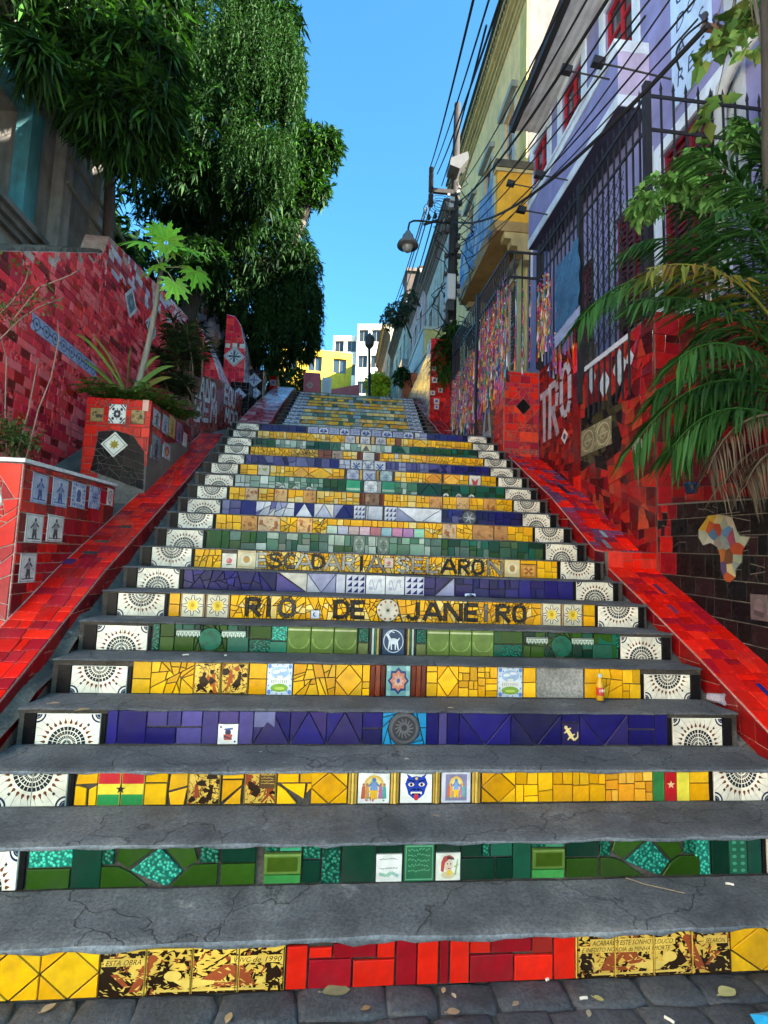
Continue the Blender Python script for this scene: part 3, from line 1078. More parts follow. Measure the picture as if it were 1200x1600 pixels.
sheet('terrain', [-600, -60, -12, -3.35, -1.9, 2.3, 2.9, 12, 60, 600], [-400, -60, -20, -6, 0, 1.9, 2.2, 2.6, 3.4, 4.4, 5.6, 7.4, 9, 11, 13.4, 17, 22, 28, 35, 45, 55, 80, 200, 900],
      lambda x, y: hill_z(x, y) - 0.12 - (0.0 if y > 2.0 else 0.05), HILL)
sheet('pavement', [-40, -8, -2.6, 0, 2.9, 8, 40], [-60, -20, -5, 0, 0.4], lambda x, y: -0.016, PAVE)  # unseen pale paving, added to bounce sunlight up onto the steps
street = sheet('street', [-8, -2.6, 0, 2.9, 8], [0.4, 1.0, 2.05], lambda x, y: -0.011, COBJOINT)
r = random.Random(5)
y = 1.02
rowi = 0
while y < 1.94:
    d = r.uniform(0.17, 0.23)
    if y + d > 1.86:
        d = 1.955 - y
    x = -2.2 - r.random() * 0.2
    while x < 2.5:
        l = r.uniform(0.17, 0.32)
        J = lambda a, b: (a + r.uniform(-.014, .014), b + r.uniform(-.012, .012))
        q = [J(x, y), (x + l * .5, y + r.uniform(-.016, .0)), J(x + l, y), (x + l + r.uniform(0, .014), y + d * .5), J(x + l, y + d), (x + l * .5, y + d + r.uniform(0, .016)), J(x, y + d), (x - r.uniform(0, .01), y + d * .5)]
        c_ = (x + l / 2, y + d / 2)
        q = [(c_[0] + (p[0] - c_[0]) * .965, c_[1] + (p[1] - c_[1]) * .95) for p in q]
        mb = MB()
        fr_ = Fr((0, 0, 0), (1, 0, 0), (0, 1, 0), (0, 0, 1))
        h_, ta, tb = r.uniform(-.003, .003), r.gauss(0, .02), r.gauss(0, .02)
        vs = [(p[0], p[1], -.05) for p in q]
        for sc_, dz in ((1, -.012), (.94, -.003), (.8, .001), (.4, .003)):
            vs += [(c_[0] + (p[0] - c_[0]) * sc_, c_[1] + (p[1] - c_[1]) * sc_, h_ + dz + ta * (p[0] - c_[0]) * sc_ + tb * (p[1] - c_[1]) * sc_ + r.gauss(0, .0012)) for p in q]
        fs = [(a * 8 + k, a * 8 + (k + 1) % 8, a * 8 + 8 + (k + 1) % 8, a * 8 + 8 + k) for a in range(4) for k in range(8)] + [tuple(range(32, 40))]
        mb.raw(vs, fs, (1, 1, 1))
        mb.build('cobble', STONE, street, smooth=True)
        x += l
    y += d

# ------------------------------------------------------------------ the stairs
STEP = {1: (1.955, 0.0), 2: (2.244, 0.174), 3: (2.558, 0.340), 4: (2.871, 0.500), 5: (3.157, 0.680), 6: (3.436, 0.871), 7: (3.722, 1.050), 8: (4.044, 1.220),
        9: (4.337, 1.377), 10: (4.651, 1.538), 11: (4.945, 1.707), 12: (5.249, 1.872), 13: (5.537, 2.042), 14: (5.817, 2.212), 15: (6.096, 2.389),
        16: (6.395, 2.559), 17: (6.678, 2.731), 18: (6.956, 2.897), 19: (7.245, 3.067), 20: (7.527, 3.245), 21: (8.95, 3.415)}
PYM = {1: 1505, 2: 1355, 3: 1230, 4: 1140, 5: 1063, 6: 998, 7: 950, 8: 906, 9: 875, 10: 848, 11: 822, 12: 797, 13: 777, 14: 758, 15: 741, 16: 726, 17: 712, 18: 700, 19: 690, 20: 680}
XSL, XSR = -1.715, 2.135
XPL, XPR = -1.79, 2.2          # inner faces of the two parapets


def tread(parent, x0, x1, y0, y1, z0, z1, seed, chip=0.006, lip=0.021, mat=TREAD):
    """concrete step: worn top, ragged nosing and the bed the tiles are set in"""
    rg = random.Random(seed)
    n = 72
    xs = [x0 + (x1 - x0) * i / n for i in range(n + 1)]
    ph = [rg.uniform(0, 6.28) for _ in range(6)]
    wob = lambda x, f, a: a * (sin(f * x + ph[0]) + 0.6 * sin(2.7 * f * x + ph[1]) + 0.5 * sin(6.1 * f * x + ph[2])) + rg.gauss(0, a * 0.5)
    mb = MB()
    depth = y1 - y0
    rows = [0.0, 0.012, 0.05, depth * 0.35, depth * 0.7, depth + 0.005]
    vs = []
    nose = [y0 - 0.017 + wob(x, 3.0, 0.002) for x in xs]
    low = [z1 - lip - abs(wob(x, 4.0, chip)) * 1.3 + 0.004 for x in xs]
    for j, d in enumerate(rows):
        for i, x in enumerate(xs):
            zz = z1 + wob(x, 2.0, 0.0022) - (0.006 + abs(rg.gauss(0, 0.002)) if j == 0 else (0.001 if j == 1 else 0)) - 0.004 * sin(pi * min(1, d / depth))
            vs.append((x, (nose[i] + d) if j < 2 else (y0 - 0.017 + d), zz))
    m = n + 1
    fs = [(j * m + i, j * m + i + 1, (j + 1) * m + i + 1, (j + 1) * m + i) for j in range(len(rows) - 1) for i in range(n)]
    mb.raw(vs, fs, (1, 1, 1), 0)
    vs2 = []
    for i, x in enumerate(xs):
        vs2 += [(x, nose[i], vs[i][2]), (x, nose[i] + 0.002, low[i]), (x, y0 + 0.006, low[i] - 0.003), (x, y0 + 0.006, z0 - 0.03)]
    fs2 = []
    for i in range(n):
        a, b = 4 * i, 4 * (i + 1)
        fs2 += [((a + 1, b + 1, b, a), 1 if lip > .015 else 0), ((a + 2, b + 2, b + 1, a + 1), 1), ((a + 3, b + 3, b + 2, a + 2), 2)]
    k = len(mb.v)
    mb.v += vs2
    for f, mi in fs2:
        mb.f.append(tuple(k + q for q in f))
        mb.c.append((1, 1, 1))
        mb.m.append(mi)
    for i, sg in ((0, 1), (n, -1)):      # the ends of the step
        q = [(xs[i], nose[i], vs[i][2]), (xs[i], nose[i] + .002, low[i]), (xs[i], y0 + .006, low[i] - .003), (xs[i], y0 + .006, z0 - .03), (xs[i], y1 + .02, z0 - .03), (xs[i], y1 + .02, z1 - .001)]
        mb.face(q[::sg], (1, 1, 1), 0)
    o = mb.build('tread', [mat, NOSING, GROUT_DARK], parent, smooth=True)
    return o


FAN = {}
for sd in (0, 1):
    mb = MB()
    fr0 = Fr((0, 0, 0), (1, 0, 0), (0, 0, 1), (0, -1, 0))
    h = 0.0735
    mb.slab(rect(-h, h, -h, h), fr0, -0.002, 0.009, CREAM, 0.002)
    for i, (p, c) in enumerate(scaled(pr_fan(sd), -h, h, -h, h)):
        mb.decal(p, fr0, 0.0093 + 0.000008 * i, c)
    FAN[sd] = mb.mesh('fan_tile', [GLAZE], (0, 0, 0))


def fan_pair(parent, xa, xb, y, z, top, black):
    w = (xb - xa) / 2
    for sd in (0, 1):
        me = FAN[sd if not top else 1 - sd]
        o = bpy.data.objects.new('fan_tile', me)
        o.scale = (w / 0.149, 1, 1)
        o.rotation_euler = (0, pi if top else 0, RNG.gauss(0, 0.004))
        reg(o, (xa + w * (sd + 0.5), y, z + 0.0755), parent)
    fr = fr_front(y)
    for a, b in black:
        if b - a > 0.006:
            add_tile(parent, rect(a + .002, b - .002, z + .002, z + .148), fr, K[0], 0.007)


class Row:
    def __init__(s, k, label, y=None, z=None, z2=None):
        s.k = k
        s.y, s.z0 = STEP[k]
        s.z1 = STEP[k + 1][1]
        s.o = thing('stair_step', (0.2, s.y, s.z0), label, 'step', 'steps of the tiled staircase')
        s.fr = fr_front(s.y)
        s.t0, s.t1 = s.z0 + 0.002, s.z1 - (0.016 if k < 4 else 0.011)
        s.rng = random.Random(100 + k)
        s.pieces, s.cut = [], []
        tread(s.o, XSL, XSR, s.y, STEP[k + 1][0], s.z0, s.z1, 40 + k, 0.007 if k == 1 else 0.0038 if k < 4 else 0.002, 0.022 if k == 1 else 0.02 if k < 4 else 0.013)

    def x(s, px):
        return float(on_y(px, PYM[s.k], s.y)[0])

    def v(s, f):
        return s.t0 + (s.t1 - s.t0) * f

    def box(s, a, b, v=(0, 1)):
        return rect(s.x(a), s.x(b), s.v(v[0]), s.v(v[1]))

    def m(s, a, b, pal, style='rect', size=0.07, v=(0, 1)):
        ang = {'rect': 0.03, 'shard': 0.45, 'strict': 0.005}[style]
        for q in guillotine(s.box(a, b, v), size, s.rng, ang):
            s.pieces.append((q, s.rng.choice(pal)))
        return s

    def t(s, a, b, col, v=(0, 1)):
        s.pieces.append((s.box(a, b, v), col))
        return s

    def d(s, a, b, pal, n=1, c=None):
        x0, x1 = s.x(a), s.x(b)
        for i in range(n):
            for j, q in enumerate(cell_diamond(x0 + (x1 - x0) * i / n, x0 + (x1 - x0) * (i + 1) / n, s.t0, s.t1, s.rng)):
                s.pieces.append((q, c if (c and j == 0) else s.rng.choice(pal)))
        return s

    def z(s, a, b, pal, n=1, up=True):
        for q in cell_zig(s.x(a), s.x(b), s.t0, s.t1, n, s.rng, up):
            s.pieces.append((q, s.rng.choice(pal)))
        return s

    def q(s, pts, col):
        """free polygon: (px, fraction of the height)"""
        s.pieces.append(([(s.x(p[0]), s.v(p[1])) for p in pts], col))
        return s

    def p(s, a, b, base, items, v=(0, 1), ang=0.0, lift=0.0):
        bx = s.box(a, b, v)
        x0, x1, y0, y1 = bx[0][0], bx[1][0], bx[0][1], bx[2][1]
        s.cut.append(bx)
        add_print(s.o, (x0 + .0015, x1 - .0015, y0 + .0015, y1 - .0015), s.fr, base, items, ang=ang, lift=lift)
        return s

    def disc(s, px, f, rx, rf, base, items, n=18):
        cx, cy = s.x(px), s.v(f)
        r = rf * (s.t1 - s.t0)
        s.cut.append(circ(cx, cy, r * 1.04, n=12))
        mb = MB()
        mb.slab(circ(cx, cy, r, n=n), s.fr, -.002, 0.009, base, 0.002)
        for i, (p, c) in enumerate(scaled(items, cx - r, cx + r, cy - r, cy + r)):
            mb.decal(p, s.fr, 0.0093 + .000012 * i, c)
        mb.build('round_tile', GLAZE, s.o)
        return s

    def strips(s, a, b, cols, v=(0, 1), proud=0.012):
        x0, x1 = s.x(a), s.x(b)
        n = len(cols)
        s.cut.append(s.box(a, b, v))
        for i, c in enumerate(cols):
            add_tile(s.o, rect(x0 + (x1 - x0) * i / n + .0008, x0 + (x1 - x0) * (i + 1) / n - .0008, s.v(v[0]), s.v(v[1])), s.fr, c, proud + 0.004 * (i % 2), name='moulded_tile', bev=0.003)
        return s

    def word(s, spec, f0, f1, t, cols):
        for ch, a, b, c in spec:
            for q in letter(ch, s.x(a), s.x(b), s.v(f0), s.v(f1), t):
                q = clip_to(ccw(q), s.box(a - 6, b + 6, (0.0, 1.0)))
                if q:
                    for q2 in guillotine(q, .05 if s.k == 7 else .06, s.rng, .5):
                        add_tile(s.o, inset(ccw(q2), 0.0008) or q2, s.fr, c if c else s.rng.choice(cols), 0.0085, name='letter_tile', tiltamp=0.015)
                    s.cut.append(ccw(q))
        return s

    def fan(s, L=None, R=None, bl=None, br=None):
        """pixel edges of the fan tiles; bl, br: black tiles beside them"""
        top = s.k % 2 == 1
        for e, bk in ((L, bl), (R, br)):
            if e:
                a, b = (e[0] if e[0] < -5 and e[0] > -3 else s.x(e[0])), s.x(e[1])
                fan_pair(s.o, a, b, s.y, s.z0, top, [(s.x(c), s.x(d)) for c, d in (bk or [])])
        return s

    def fin(s, limit=280, grout=0.0026, mat=None):
        out = []
        for q, c in s.pieces:
            L = [ccw(q)]
            for h in s.cut:
                L = [z for p in L for z in (subtract(p, h) if overlaps(p, h) else [p])]
            out += [(p, c) for p in L]
        add_pieces(s.o, out, s.fr, 0.008, limit, mat, seed=s.k, grout=grout)
        return s


rg = random.Random(77)
# 1 ---- yellow, woodcut panels with writing, red
s = Row(1, 'lowest step, red tiles between two ochre woodcut panels with writing')
xa = s.x(-130)
for a, b in ((-130, -26), (-26, 65), (65, 157)):
    s.d(a, b, Y)
dk, ru = (0.022, 0.01, 0.005), (0.3, 0.06, 0.02)


def woodpanel(seed, words, flip):
    g = random.Random(seed)
    it = []
    for k in range(430):
        x_, y_, a_ = g.random(), g.random(), g.choice([0.5, -0.5, 1.2, -1.2]) + g.gauss(0, .25)
        l_ = g.uniform(.05, .2)
        it.append((stroke((x_, y_), (x_ + l_ * cos(a_) * .3, y_ + l_ * sin(a_)), g.uniform(.008, .02), .003), dk if g.random() < .8 else ru))
    X = lambda u: 1 - u if flip else u
    o = (0.74, 0.48, 0.1)
    it += [([(X(u), v) for u, v in q], c) for q, c in (
        ([(.0, .0), (.13, .0), (.2, .16), (.1, .5), (.03, .6), (0, .5)], dk), ([(.1, .1), (.24, .1), (.26, .36), (.14, .34)], dk), (circ(.06, .66, .035, .1, 10), dk),
        (stroke((.08, .5), (.16, .2), .02, .015), ru), (stroke((.27, .75), (.2, .1), .02, .03), ru), (circ(.28, .82, .03, .09, 10), ru), ([(.28, .3), (.34, .62), (.42, .5), (.44, .2), (.36, .12)], dk),
        (circ(.4, .42, .05, .12, 14), o), (stroke((.44, .22), (.62, .3), .1, .08), o), (stroke((.6, .3), (.72, .62), .06, .05), ru), (stroke((.72, .6), (.8, .22), .05, .035), ru), (stroke((.62, .2), (.86, .18), .05, .03), ru),
        (stroke((.3, .1), (.9, .07), .025, .02), o), (stroke((.3, .05), (.9, .03), .02, .015), dk), (stroke((.86, .18), (.88, .34), .02), o),
        ([(.9, .2), (.94, .1), (.97, .14), (.99, .4), (.96, .6), (.93, .5), (.92, .7), (.89, .62), (.9, .45)], dk), (stroke((.93, .2), (.92, .02), .008), dk), (stroke((.97, .2), (.98, .02), .008), dk), (circ(.9, .7, .014, .05, 8), ru))]
    for k in range(120):
        x_, y_, a_ = g.random(), g.random() * .6, g.uniform(-1.2, 1.2)
        l_ = g.uniform(.04, .13)
        it.append((stroke((x_, y_), (x_ + l_ * cos(a_) * .3, y_ + l_ * sin(a_)), g.uniform(.004, .011), .002), o))
    for wd, x0, y0, w_, h_, rt in words:
        it.append((rect(x0 - .01, x0 + w_ + .02, y0 - .02, y0 + h_ + .03), (0.74, 0.47, 0.09)))
        it += text_items(wd, x0, y0, w_, h_, dk, .08, rt)
    it += [(rect(0, 1, 0, .03), dk), (rect(0, .006, 0, 1), dk), (rect(.994, 1, 0, 1), dk)] + [(rect(u - .002, u + .002, 0, 1), (.1, .06, .02)) for u in (.26, .5, .74)]
    out = []
    for p_, c_ in it:
        q_ = clip_to(ccw(p_), rect(0, 1, 0, 1)) if len(p_) < 9 else p_
        if q_:
            out.append((q_, c_))
    return out


for a, b, f0, f1, wd, sd, fl in ((157, 446, 0, .93, [('ESTA OBRA', .03, .7, .2, .12, 0), ('VIVO', .72, .68, .09, .11, 0), ('de 1990', .82, .68, .16, .12, 0)], 3, False),
                                 (898, 1140, 0, 1, [('ACABAREI ESTE SONHO LOUCO', .1, .72, .52, .11, 0), ('E INEDITO NO DIA da MINHA MORTE', .03, .58, .57, .1, 0), ('SELARÓN', .83, .7, .13, .13, 0)], 8, True)):
    items = woodpanel(sd, wd, fl)
    n = 4
    for i in range(n):
        u0, u1 = i / n, (i + 1) / n
        sub = []
        for p_, c_ in items:
            q_ = [((p[0] - u0) * n, p[1]) for p in p_]
            if min(p[0] for p in q_) < 1 and max(p[0] for p in q_) > 0:
                if min(p[0] for p in q_) >= 0 and max(p[0] for p in q_) <= 1:
                    sub.append((q_, c_))
                else:
                    q_ = tidy(clip(clip(ccw(q_), (0, 0), (1, 0)), (1, 0), (-1, 0)))
                    if q_:
                        sub.append((q_, c_))
        s.p(a + (b - a) * u0, a + (b - a) * u1, OCHRE, sub, (f0, f1))
RA, RK = (0.66, 0.016, 0.006), (0.27, 0.006, 0.012)
for a, b, v0, v1, c in ((447, 481, 0, .9, RA), (482, 519, .62, .85, RA), (519, 588, .6, .92, RK), (482, 550, 0, .6, RK), (551, 617, 0, .56, RA), (588, 617, .58, .98, RA), (618, 651, 0, 1, RK), (651, 685, 0, 1, RA),
                        (686, 701, 0, 1, RK), (702, 733, 0, 1, RA), (733, 766, .6, 1, RA), (766, 830, .6, 1, RK), (733, 802, 0, .58, RK), (802, 863, 0, .55, RA), (830, 863, .57, 1, (.3, .02, .015)), (864, 898, 0, 1, RA)):
    s.t(a, b, c, (v0, v1))
for a, b in ((1140, 1236), (1236, 1330)):
    s.d(a, b, Y)
s.m(1330, 1480, Y)
s.fin()

# 2 ---- greens
s = Row(2, 'second step up, green tiles with two teal diamonds and a small map tile')
s.fan((-70, 29), (1198, 1290), [(-95, -71), (30, 41)], [(1190, 1197), (1291, 1310)])
LB = (0.03, 0.36, 0.25)
s.t(45, 114, LB, (.52, 1)).t(43, 112, OLIVE, (0, .5)).t(112, 160, GDK)
for cx, w in ((245, 42), (1010, 36)):
    s.q([(cx - w, .42), (cx + 18, 0), (cx + w, .38), (cx + 4, 1)], (0.02, 0.26, 0.18))
    a, b = cx - 2.05 * w, cx + 2.3 * w
    s.q([(a, 0), (cx + 14, 0), (cx - w, .40), (cx - w - 10, .52), (a, .54)], OLIVE)
    s.q([(cx + 22, 0), (b, 0), (b, .55), (cx + w + 16, .55), (cx + w, .36)], OLIVE)
    s.q([(cx - w - 2, .46), (cx, 1), (cx - 1.4 * w, 1), (cx - 1.55 * w, .7)], OLIVE)
    s.q([(cx + 8, 1), (cx + w + 1, .42), (cx + 1.55 * w, .64), (cx + 1.35 * w, 1)], OLIVE)
    s.t(a, cx - 1.58 * w, TEAL, (.56, 1)).t(cx + 1.6 * w, b, TEAL, (.57, 1))
s.t(345, 400, GDK, (.56, 1)).t(345, 400, OLIVE, (0, .55))
for a, b in ((412, 471), (830, 881)):
    s.t(a, b, (0.05, 0.26, 0.06), (0, .25))
    s.t(a, a + (b - a) * .4, TEAL, (.82, 1)).t(a + (b - a) * .4, b, (.05, .3, .16), (.82, 1))
    s.p(a, b, (0.09, 0.16, 0.03), [(rect(.08, .92, .12, .86), (0.04, 0.075, 0.006)), (rect(.0, 1, .93, 1), (0.16, 0.22, 0.06))], (.27, .8), lift=.006)
s.t(472, 501, TEAL, (.62, 1)).t(472, 501, GDK, (0, .6)).t(502, 532, TEAL).t(533, 587, GDK)
s.t(588, 629, GDK, (.73, 1)).p(587, 628, WHITE, pr_scribble(rg, (.12, .12, .16), 2)[:26] + [(stroke((.1, .3), (.4, .22), .06), (.3, .5, .4)), (stroke((.4, .22), (.6, .34), .07), (.35, .55, .4)), (stroke((.6, .34), (.88, .2), .06), (.3, .5, .45))], (0, .72))
s.p(630, 678, (0.02, 0.11, 0.05), [(p, (.08, .26, .14)) for p, c in pr_scribble(rg, (0, 0, 0), 5)] + [(rect(.04, .96, .93, .97), (.09, .28, .16)), (rect(.04, .96, .03, .07), (.09, .28, .16)), (rect(.03, .06, .03, .97), (.09, .28, .16)), (rect(.94, .97, .03, .97), (.09, .28, .16))], (0, 1), lift=.002)
s.t(680, 719, GDK, (.74, 1)).p(680, 719, (0.7, 0.7, 0.62), pr_face(), (0, .73))
s.t(719, 752, GDK, (.6, 1)).t(752, 764, TEAL, (.6, 1)).t(719, 773, GDK, (0, .58)).t(765, 800, (.012, .08, .05), (.6, 1)).t(774, 800, GDK, (0, .58)).t(800, 829, (0.01, .07, .04))
s.t(883, 934, GDK, (.55, 1)).t(883, 934, OLIVE, (0, .53))
s.t(1085, 1108, LB).t(1110, 1138, GDK).p(1138, 1166, (0.012, .1, .055), [(circ(x_, y_, .14, .05, 8), (.05, .26, .16)) for x_ in (.25, .75) for y_ in (.1, .3, .5, .7, .9)], (0, 1)).t(1167, 1189, (.01, .07, .045))
s.fin()

# 3 ---- yellow, two flags, three picture tiles in gold strips
s = Row(3, 'yellow-tiled step with two striped star flags and a blue mask tile')
s.fan((-3, 106), (1114, 1199), [(-25, -4), (109, 117)], [(1107.5, 1113.5), (1200, 1216)])
s.q([(118, .62), (154, .66), (156, 1), (121, 1)], Y[1]).q([(118, 0), (138, 0), (137, .52), (124, .6), (118, .6)], Y[0]).q([(140, 0), (153, 0), (153, .62), (140, .5)], Y[2])
g = random.Random(4)
fl = [(rect(0, 1, .667, 1), (.55, .03, .035)), (rect(0, 1, .333, .667), (.76, .58, .05)), (rect(0, 1, 0, .333), (.03, .25, .07))]
fl += [(rect(0, 1, k / 24, k / 24 + .006), ((.4, .02, .03) if k > 15 else (.62, .45, .04) if k > 7 else (.02, .18, .05))) for k in range(24)]
fl += pr_star(5, .15, .06, (.02, .02, .02), .5, .5, sx=.76)
for h_ in (0, 1):
    s.p(153.5 + 37 * h_, 189.5 + 37 * h_, (.7, .5, .1), [(tidy(clip(clip([((p[0] - h_ * .5) * 2, p[1]) for p in q], (0, 0), (1, 0)), (1, 0), (-1, 0))) if c[0] > .02 or c[1] > .02 else [((p[0] - h_ * .5) * 2, p[1]) for p in q], c) for q, c in fl if (c[0] > .02 or c[1] > .02)])
st = pr_star(5, .15, .06, (.02, .02, .02), .5, .5, sx=.76)[0]
bx = s.box(153.5, 226)
MBs = MB()
MBs.decal([(bx[0][0] + p[0] * (bx[1][0] - bx[0][0]), bx[0][1] + p[1] * (bx[2][1] - bx[0][1])) for p in st[0]], s.fr, .0098, st[1])
MBs.build('star', GLAZE, s.o)
s.t(227, 263, Y[0], (.68, 1)).t(226, 262, Y[2], (0, .66)).q([(264, .42), (294, .58), (294, 1), (266, 1)], Y[0]).q([(264, .38), (294, .54), (290, 0), (268, 0)], Y[1])
s.p(294, 345, OCHRE, pr_woodcut(rg, 1.1))
s.t(347, 381, Y[0], (.78, 1)).q([(347, .06), (379, .6), (379, .76), (347, .76)], Y[3]).q([(349, 0), (378, 0), (378, .55)], Y[1])
s.p(382, 432, OCHRE, pr_woodcut(rg, 1.1)[14:] + [(rect(.45, .97, .5, .95), (.1, .05, .02))] + [(p, (.75, .5, .12)) for p, c in scaled(pr_scribble(rg, (0, 0, 0), 4), .45, 1, .5, 1)])
s.t(433, 467, Y[0], (.66, 1)).t(468, 488, Y[1], (.66, 1)).q([(433, .62), (433, 0), (466, 0), (448, .42)], Y[2]).q([(435, .64), (478, .64), (476, .1), (450, .46)], Y[0]).q([(478, .3), (488, .5), (487, .64), (480, .64)], Y[1])
s.d(486, 543, Y, 1)
gold = [(.5, .32, .06), (.66, .44, .1), (.42, .25, .04)]
s.strips(544, 558, gold).p(559, 609, WHITE, pr_seated(rg)).strips(610, 623, gold).p(625, 675, WHITE, pr_mask()).strips(676, 687, gold)
s.p(689, 735, (.5, .5, .56), [(rect(.12, .88, .06, .94), (.2, .18, .3))] + [([(.12 + p[0] * .76, .06 + p[1] * .88) for p in q], c) for q, c in pr_seated(rg)]).strips(737, 750, gold)
s.d(752, 805, Y, 1)
s.m(805, 945, Y, 'rect', .062).m(945, 1019, YO, 'rect', .06)
for a, b, c in ((1019, 1037, (.04, .22, .06)), (1037.5, 1056, (.5, .015, .02)), (1056.5, 1076, (.72, .6, .06))):
    s.p(a, b, c, [(rect(k / 8, k / 8 + .02, 0, 1), tuple(v_ * .75 for v_ in c)) for k in range(8)] + (pr_star(5, .15, .06, (.72, .52, .25), .5, .55, sx=2.6) if c[0] == .5 else []))
s.m(1076, 1107, Y, 'rect', .07)
s.fin()

# 4 ---- deep blue, lion medallion
s = Row(4, 'deep blue step with a dark lion medallion at its middle')
s.fan((57, 157), (1050, 1127), [(36, 56), (158, 166)], [(1043, 1049), (1128, 1143)])
s.t(167, 184, B[2]).t(184, 229, B[0]).m(229, 316, BP[5:], 'rect', .1, (.52, 1)).t(228, 276, B[1], (0, .5)).t(276, 316, BP[5], (0, .5)).t(316, 341, BP[5]).t(341, 373, (.06, .04, .16), (.62, 1)).p(341, 373, WHITE, pr_card(), (0, .61)).t(373, 396, BP[5])
s.t(396, 430, BP[6], (.5, 1)).z(396, 566, [B[0], B[2], B[3], (.05, .03, .16)], 3).t(566, 597, B[0], (.5, 1)).t(566, 597, B[1], (0, .48))
s.m(597, 666, [(.01, .2, .42), (.015, .23, .46)], 'rect', .12).disc(631, .5, 21, .5, (.07, .07, .08), pr_lion())
s.t(666, 685, B[0]).t(685, 698, BP[5]).t(698, 717, B[1]).z(717, 877, B, 2, False).t(877, 905, B[1], (.72, 1)).p(877, 905, (.02, .015, .07), pr_gecko(), (0, .7)).z(905, 980, B, 1, False).t(981, 1021, B[0], (.52, 1)).t(981, 1021, B[1], (0, .5)).t(1022, 1042, B[2])
s.fin()

# 5 ---- yellow, rosette
s = Row(5, 'yellow step with a teal rosette tile and one bare concrete patch')
s.fan((112, 199), (1006, 1077), [(89, 111), (200, 206)], [(1000, 1005), (1078, 1094)])
s.m(207, 236, Y, 'rect', .1).m(236, 303, Y, 'shard', .06)
for i in (0, 1):
    s.p(303 + 43 * i, 345 + 43 * i, OCHRE, pr_woodcut(rg, 1.0, rust=(.35, .08, .015)))
s.m(389, 417, Y, 'rect', .08).p(417, 457, (.55, .6, .68), pr_view(rg)).m(458, 524, Y, 'shard', .07).d(524, 566, Y).m(566, 578, Y, 'rect', .06)
br = [(.12, .02, .01), (.2, .045, .02), (.09, .015, .008)]
s.strips(578, 602, br).p(603, 641, (.16, .34, .34), pr_rosette()).strips(642, 665, br)
s.m(666, 683, Y, 'rect', .06).d(683, 716, Y).m(716, 777, Y, 'rect', .055).p(777, 816, (.55, .6, .68), pr_view(rg)).m(817, 837, Y, 'rect', .08)
add_tile(s.o, s.box(838, 911), s.fr, (1, 1, 1), .003, mat=CEMENT, name='cement_patch', tiltamp=0)
s.m(913, 972, Y, 'shard', .07).m(972, 1000, Y, 'rect', .09)
s.fin()

# 6 ---- green with goat
s = Row(6, 'green step with a white goat on a dark tile at its middle')
s.fan((152, 231), (969, 1032), [(130, 151), (232, 236)], [(964, 968), (1033, 1047)])
for c0, m_ in ((329, 1), (877, -1)):
    E = lambda d_: c0 + m_ * d_
    P = lambda d0, d1: (min(E(d0), E(d1)), max(E(d0), E(d1)))
    s.m(*P(-79, 60), [OLIVE, OLIVE, GDK, (.02, .09, .06)], 'rect', .09)
    s.t(*P(-91, -79), TEAL)
    s.disc(c0, .45, 17, .42, (.01, .12, .07), [(circ(.5 + .3 * sin(k * 2.4), .5 + .3 * cos(k * 1.7), .1, n=7), (.006, .085, .05)) for k in range(9)])
    for d0, d1 in ((-54, -16), (17, 55)):
        a, b = P(d0, d1)
        if m_ < 0:
            b -= 4
        s.p(a, b, (.5, .55, .48), [(circ((k + .5) / 6, .1, .06, .6, 10), (.03, .1, .05)) for k in range(6)] + [(circ((k + .5) / 6, .1, .035, .4, 8), (.5, .55, .48)) for k in range(6)] + [(rect(0, 1, .85, 1), (.02, .08, .04))], (.56, .78))
    s.t(*P(61, 95), OLIVE, (.5, 1)).t(*P(61, 95), TEAL, (0, .48))
s.t(424, 449, LB, (.44, 1)).t(415, 449, (.02, .16, .1), (0, .42))
for a, b in ((449, 485.5), (486, 521.5), (522, 558), (667, 701.5), (702, 736.5), (737, 771)):
    s.p(a, b, (.1, .17, .03), pr_scallop())
s.t(560, 576, TEAL, (.45, 1)).t(650, 666, TEAL, (.45, 1)).t(560, 576, (.12, .15, .05), (0, .43)).t(650, 666, (.12, .15, .05), (0, .43))
ms = [(.02, .03, .03), (.5, .55, .5), (.02, .12, .07), (.4, .32, .1), (.03, .02, .02)]
s.strips(577, 596, ms).p(597, 632, (.025, .05, .1), pr_goat()).strips(633, 650, ms[::-1])
s.m(771, 786, G, 'rect', .1)
s.m(934, 963, G, 'rect', .09)
s.fin()

# 7 ---- RIO DE JANEIRO
s = Row(7, 'yellow step bearing the words RIO DE JANEIRO in black letters')
s.fan((184, 257), (934, 996), [(167, 183), (258, 262)], [(929.5, 933.5), (997, 1006)])
s.m(264, 281, Y, 'rect', .1).p(282, 320, (.6, .55, .4), pr_flower()).p(321.5, 359, (.6, .55, .4), pr_flower())
s.m(360, 845, Y + YP[5:6], 'shard', .06)
KB = (.014, .011, .011)
s.word([('R', 386, 408, KB), ('I', 410, 430, KB), ('O', 438, 460, (.05, .045, .045)), ('D', 524, 546, KB), ('E', 551, 571, KB), ('J', 637, 656, KB), ('A', 663, 690, KB), ('N', 696, 721, KB), ('E', 728, 748, KB), ('I', 750, 768, (.13, .12, .11)), ('R', 777, 797, KB), ('O', 803, 820, KB)], .1, .88, .0125, [KB])
s.p(486, 500, (.6, .62, .68), [(circ(.5, .5, .3, .3, 12), (.1, .12, .3)), (circ(.62, .52, .22, .24, 10), (.6, .62, .68))], (.05, .42))
s.disc(606, .5, 17, .49, (.6, .55, .45), [(circ(.5 + .4 * cos(k * pi / 5), .5 + .4 * sin(k * pi / 5), .06, n=6), (.3, .12, .05)) for k in range(10)] + pr_star(8, .16, .05, (.06, .05, .05)))
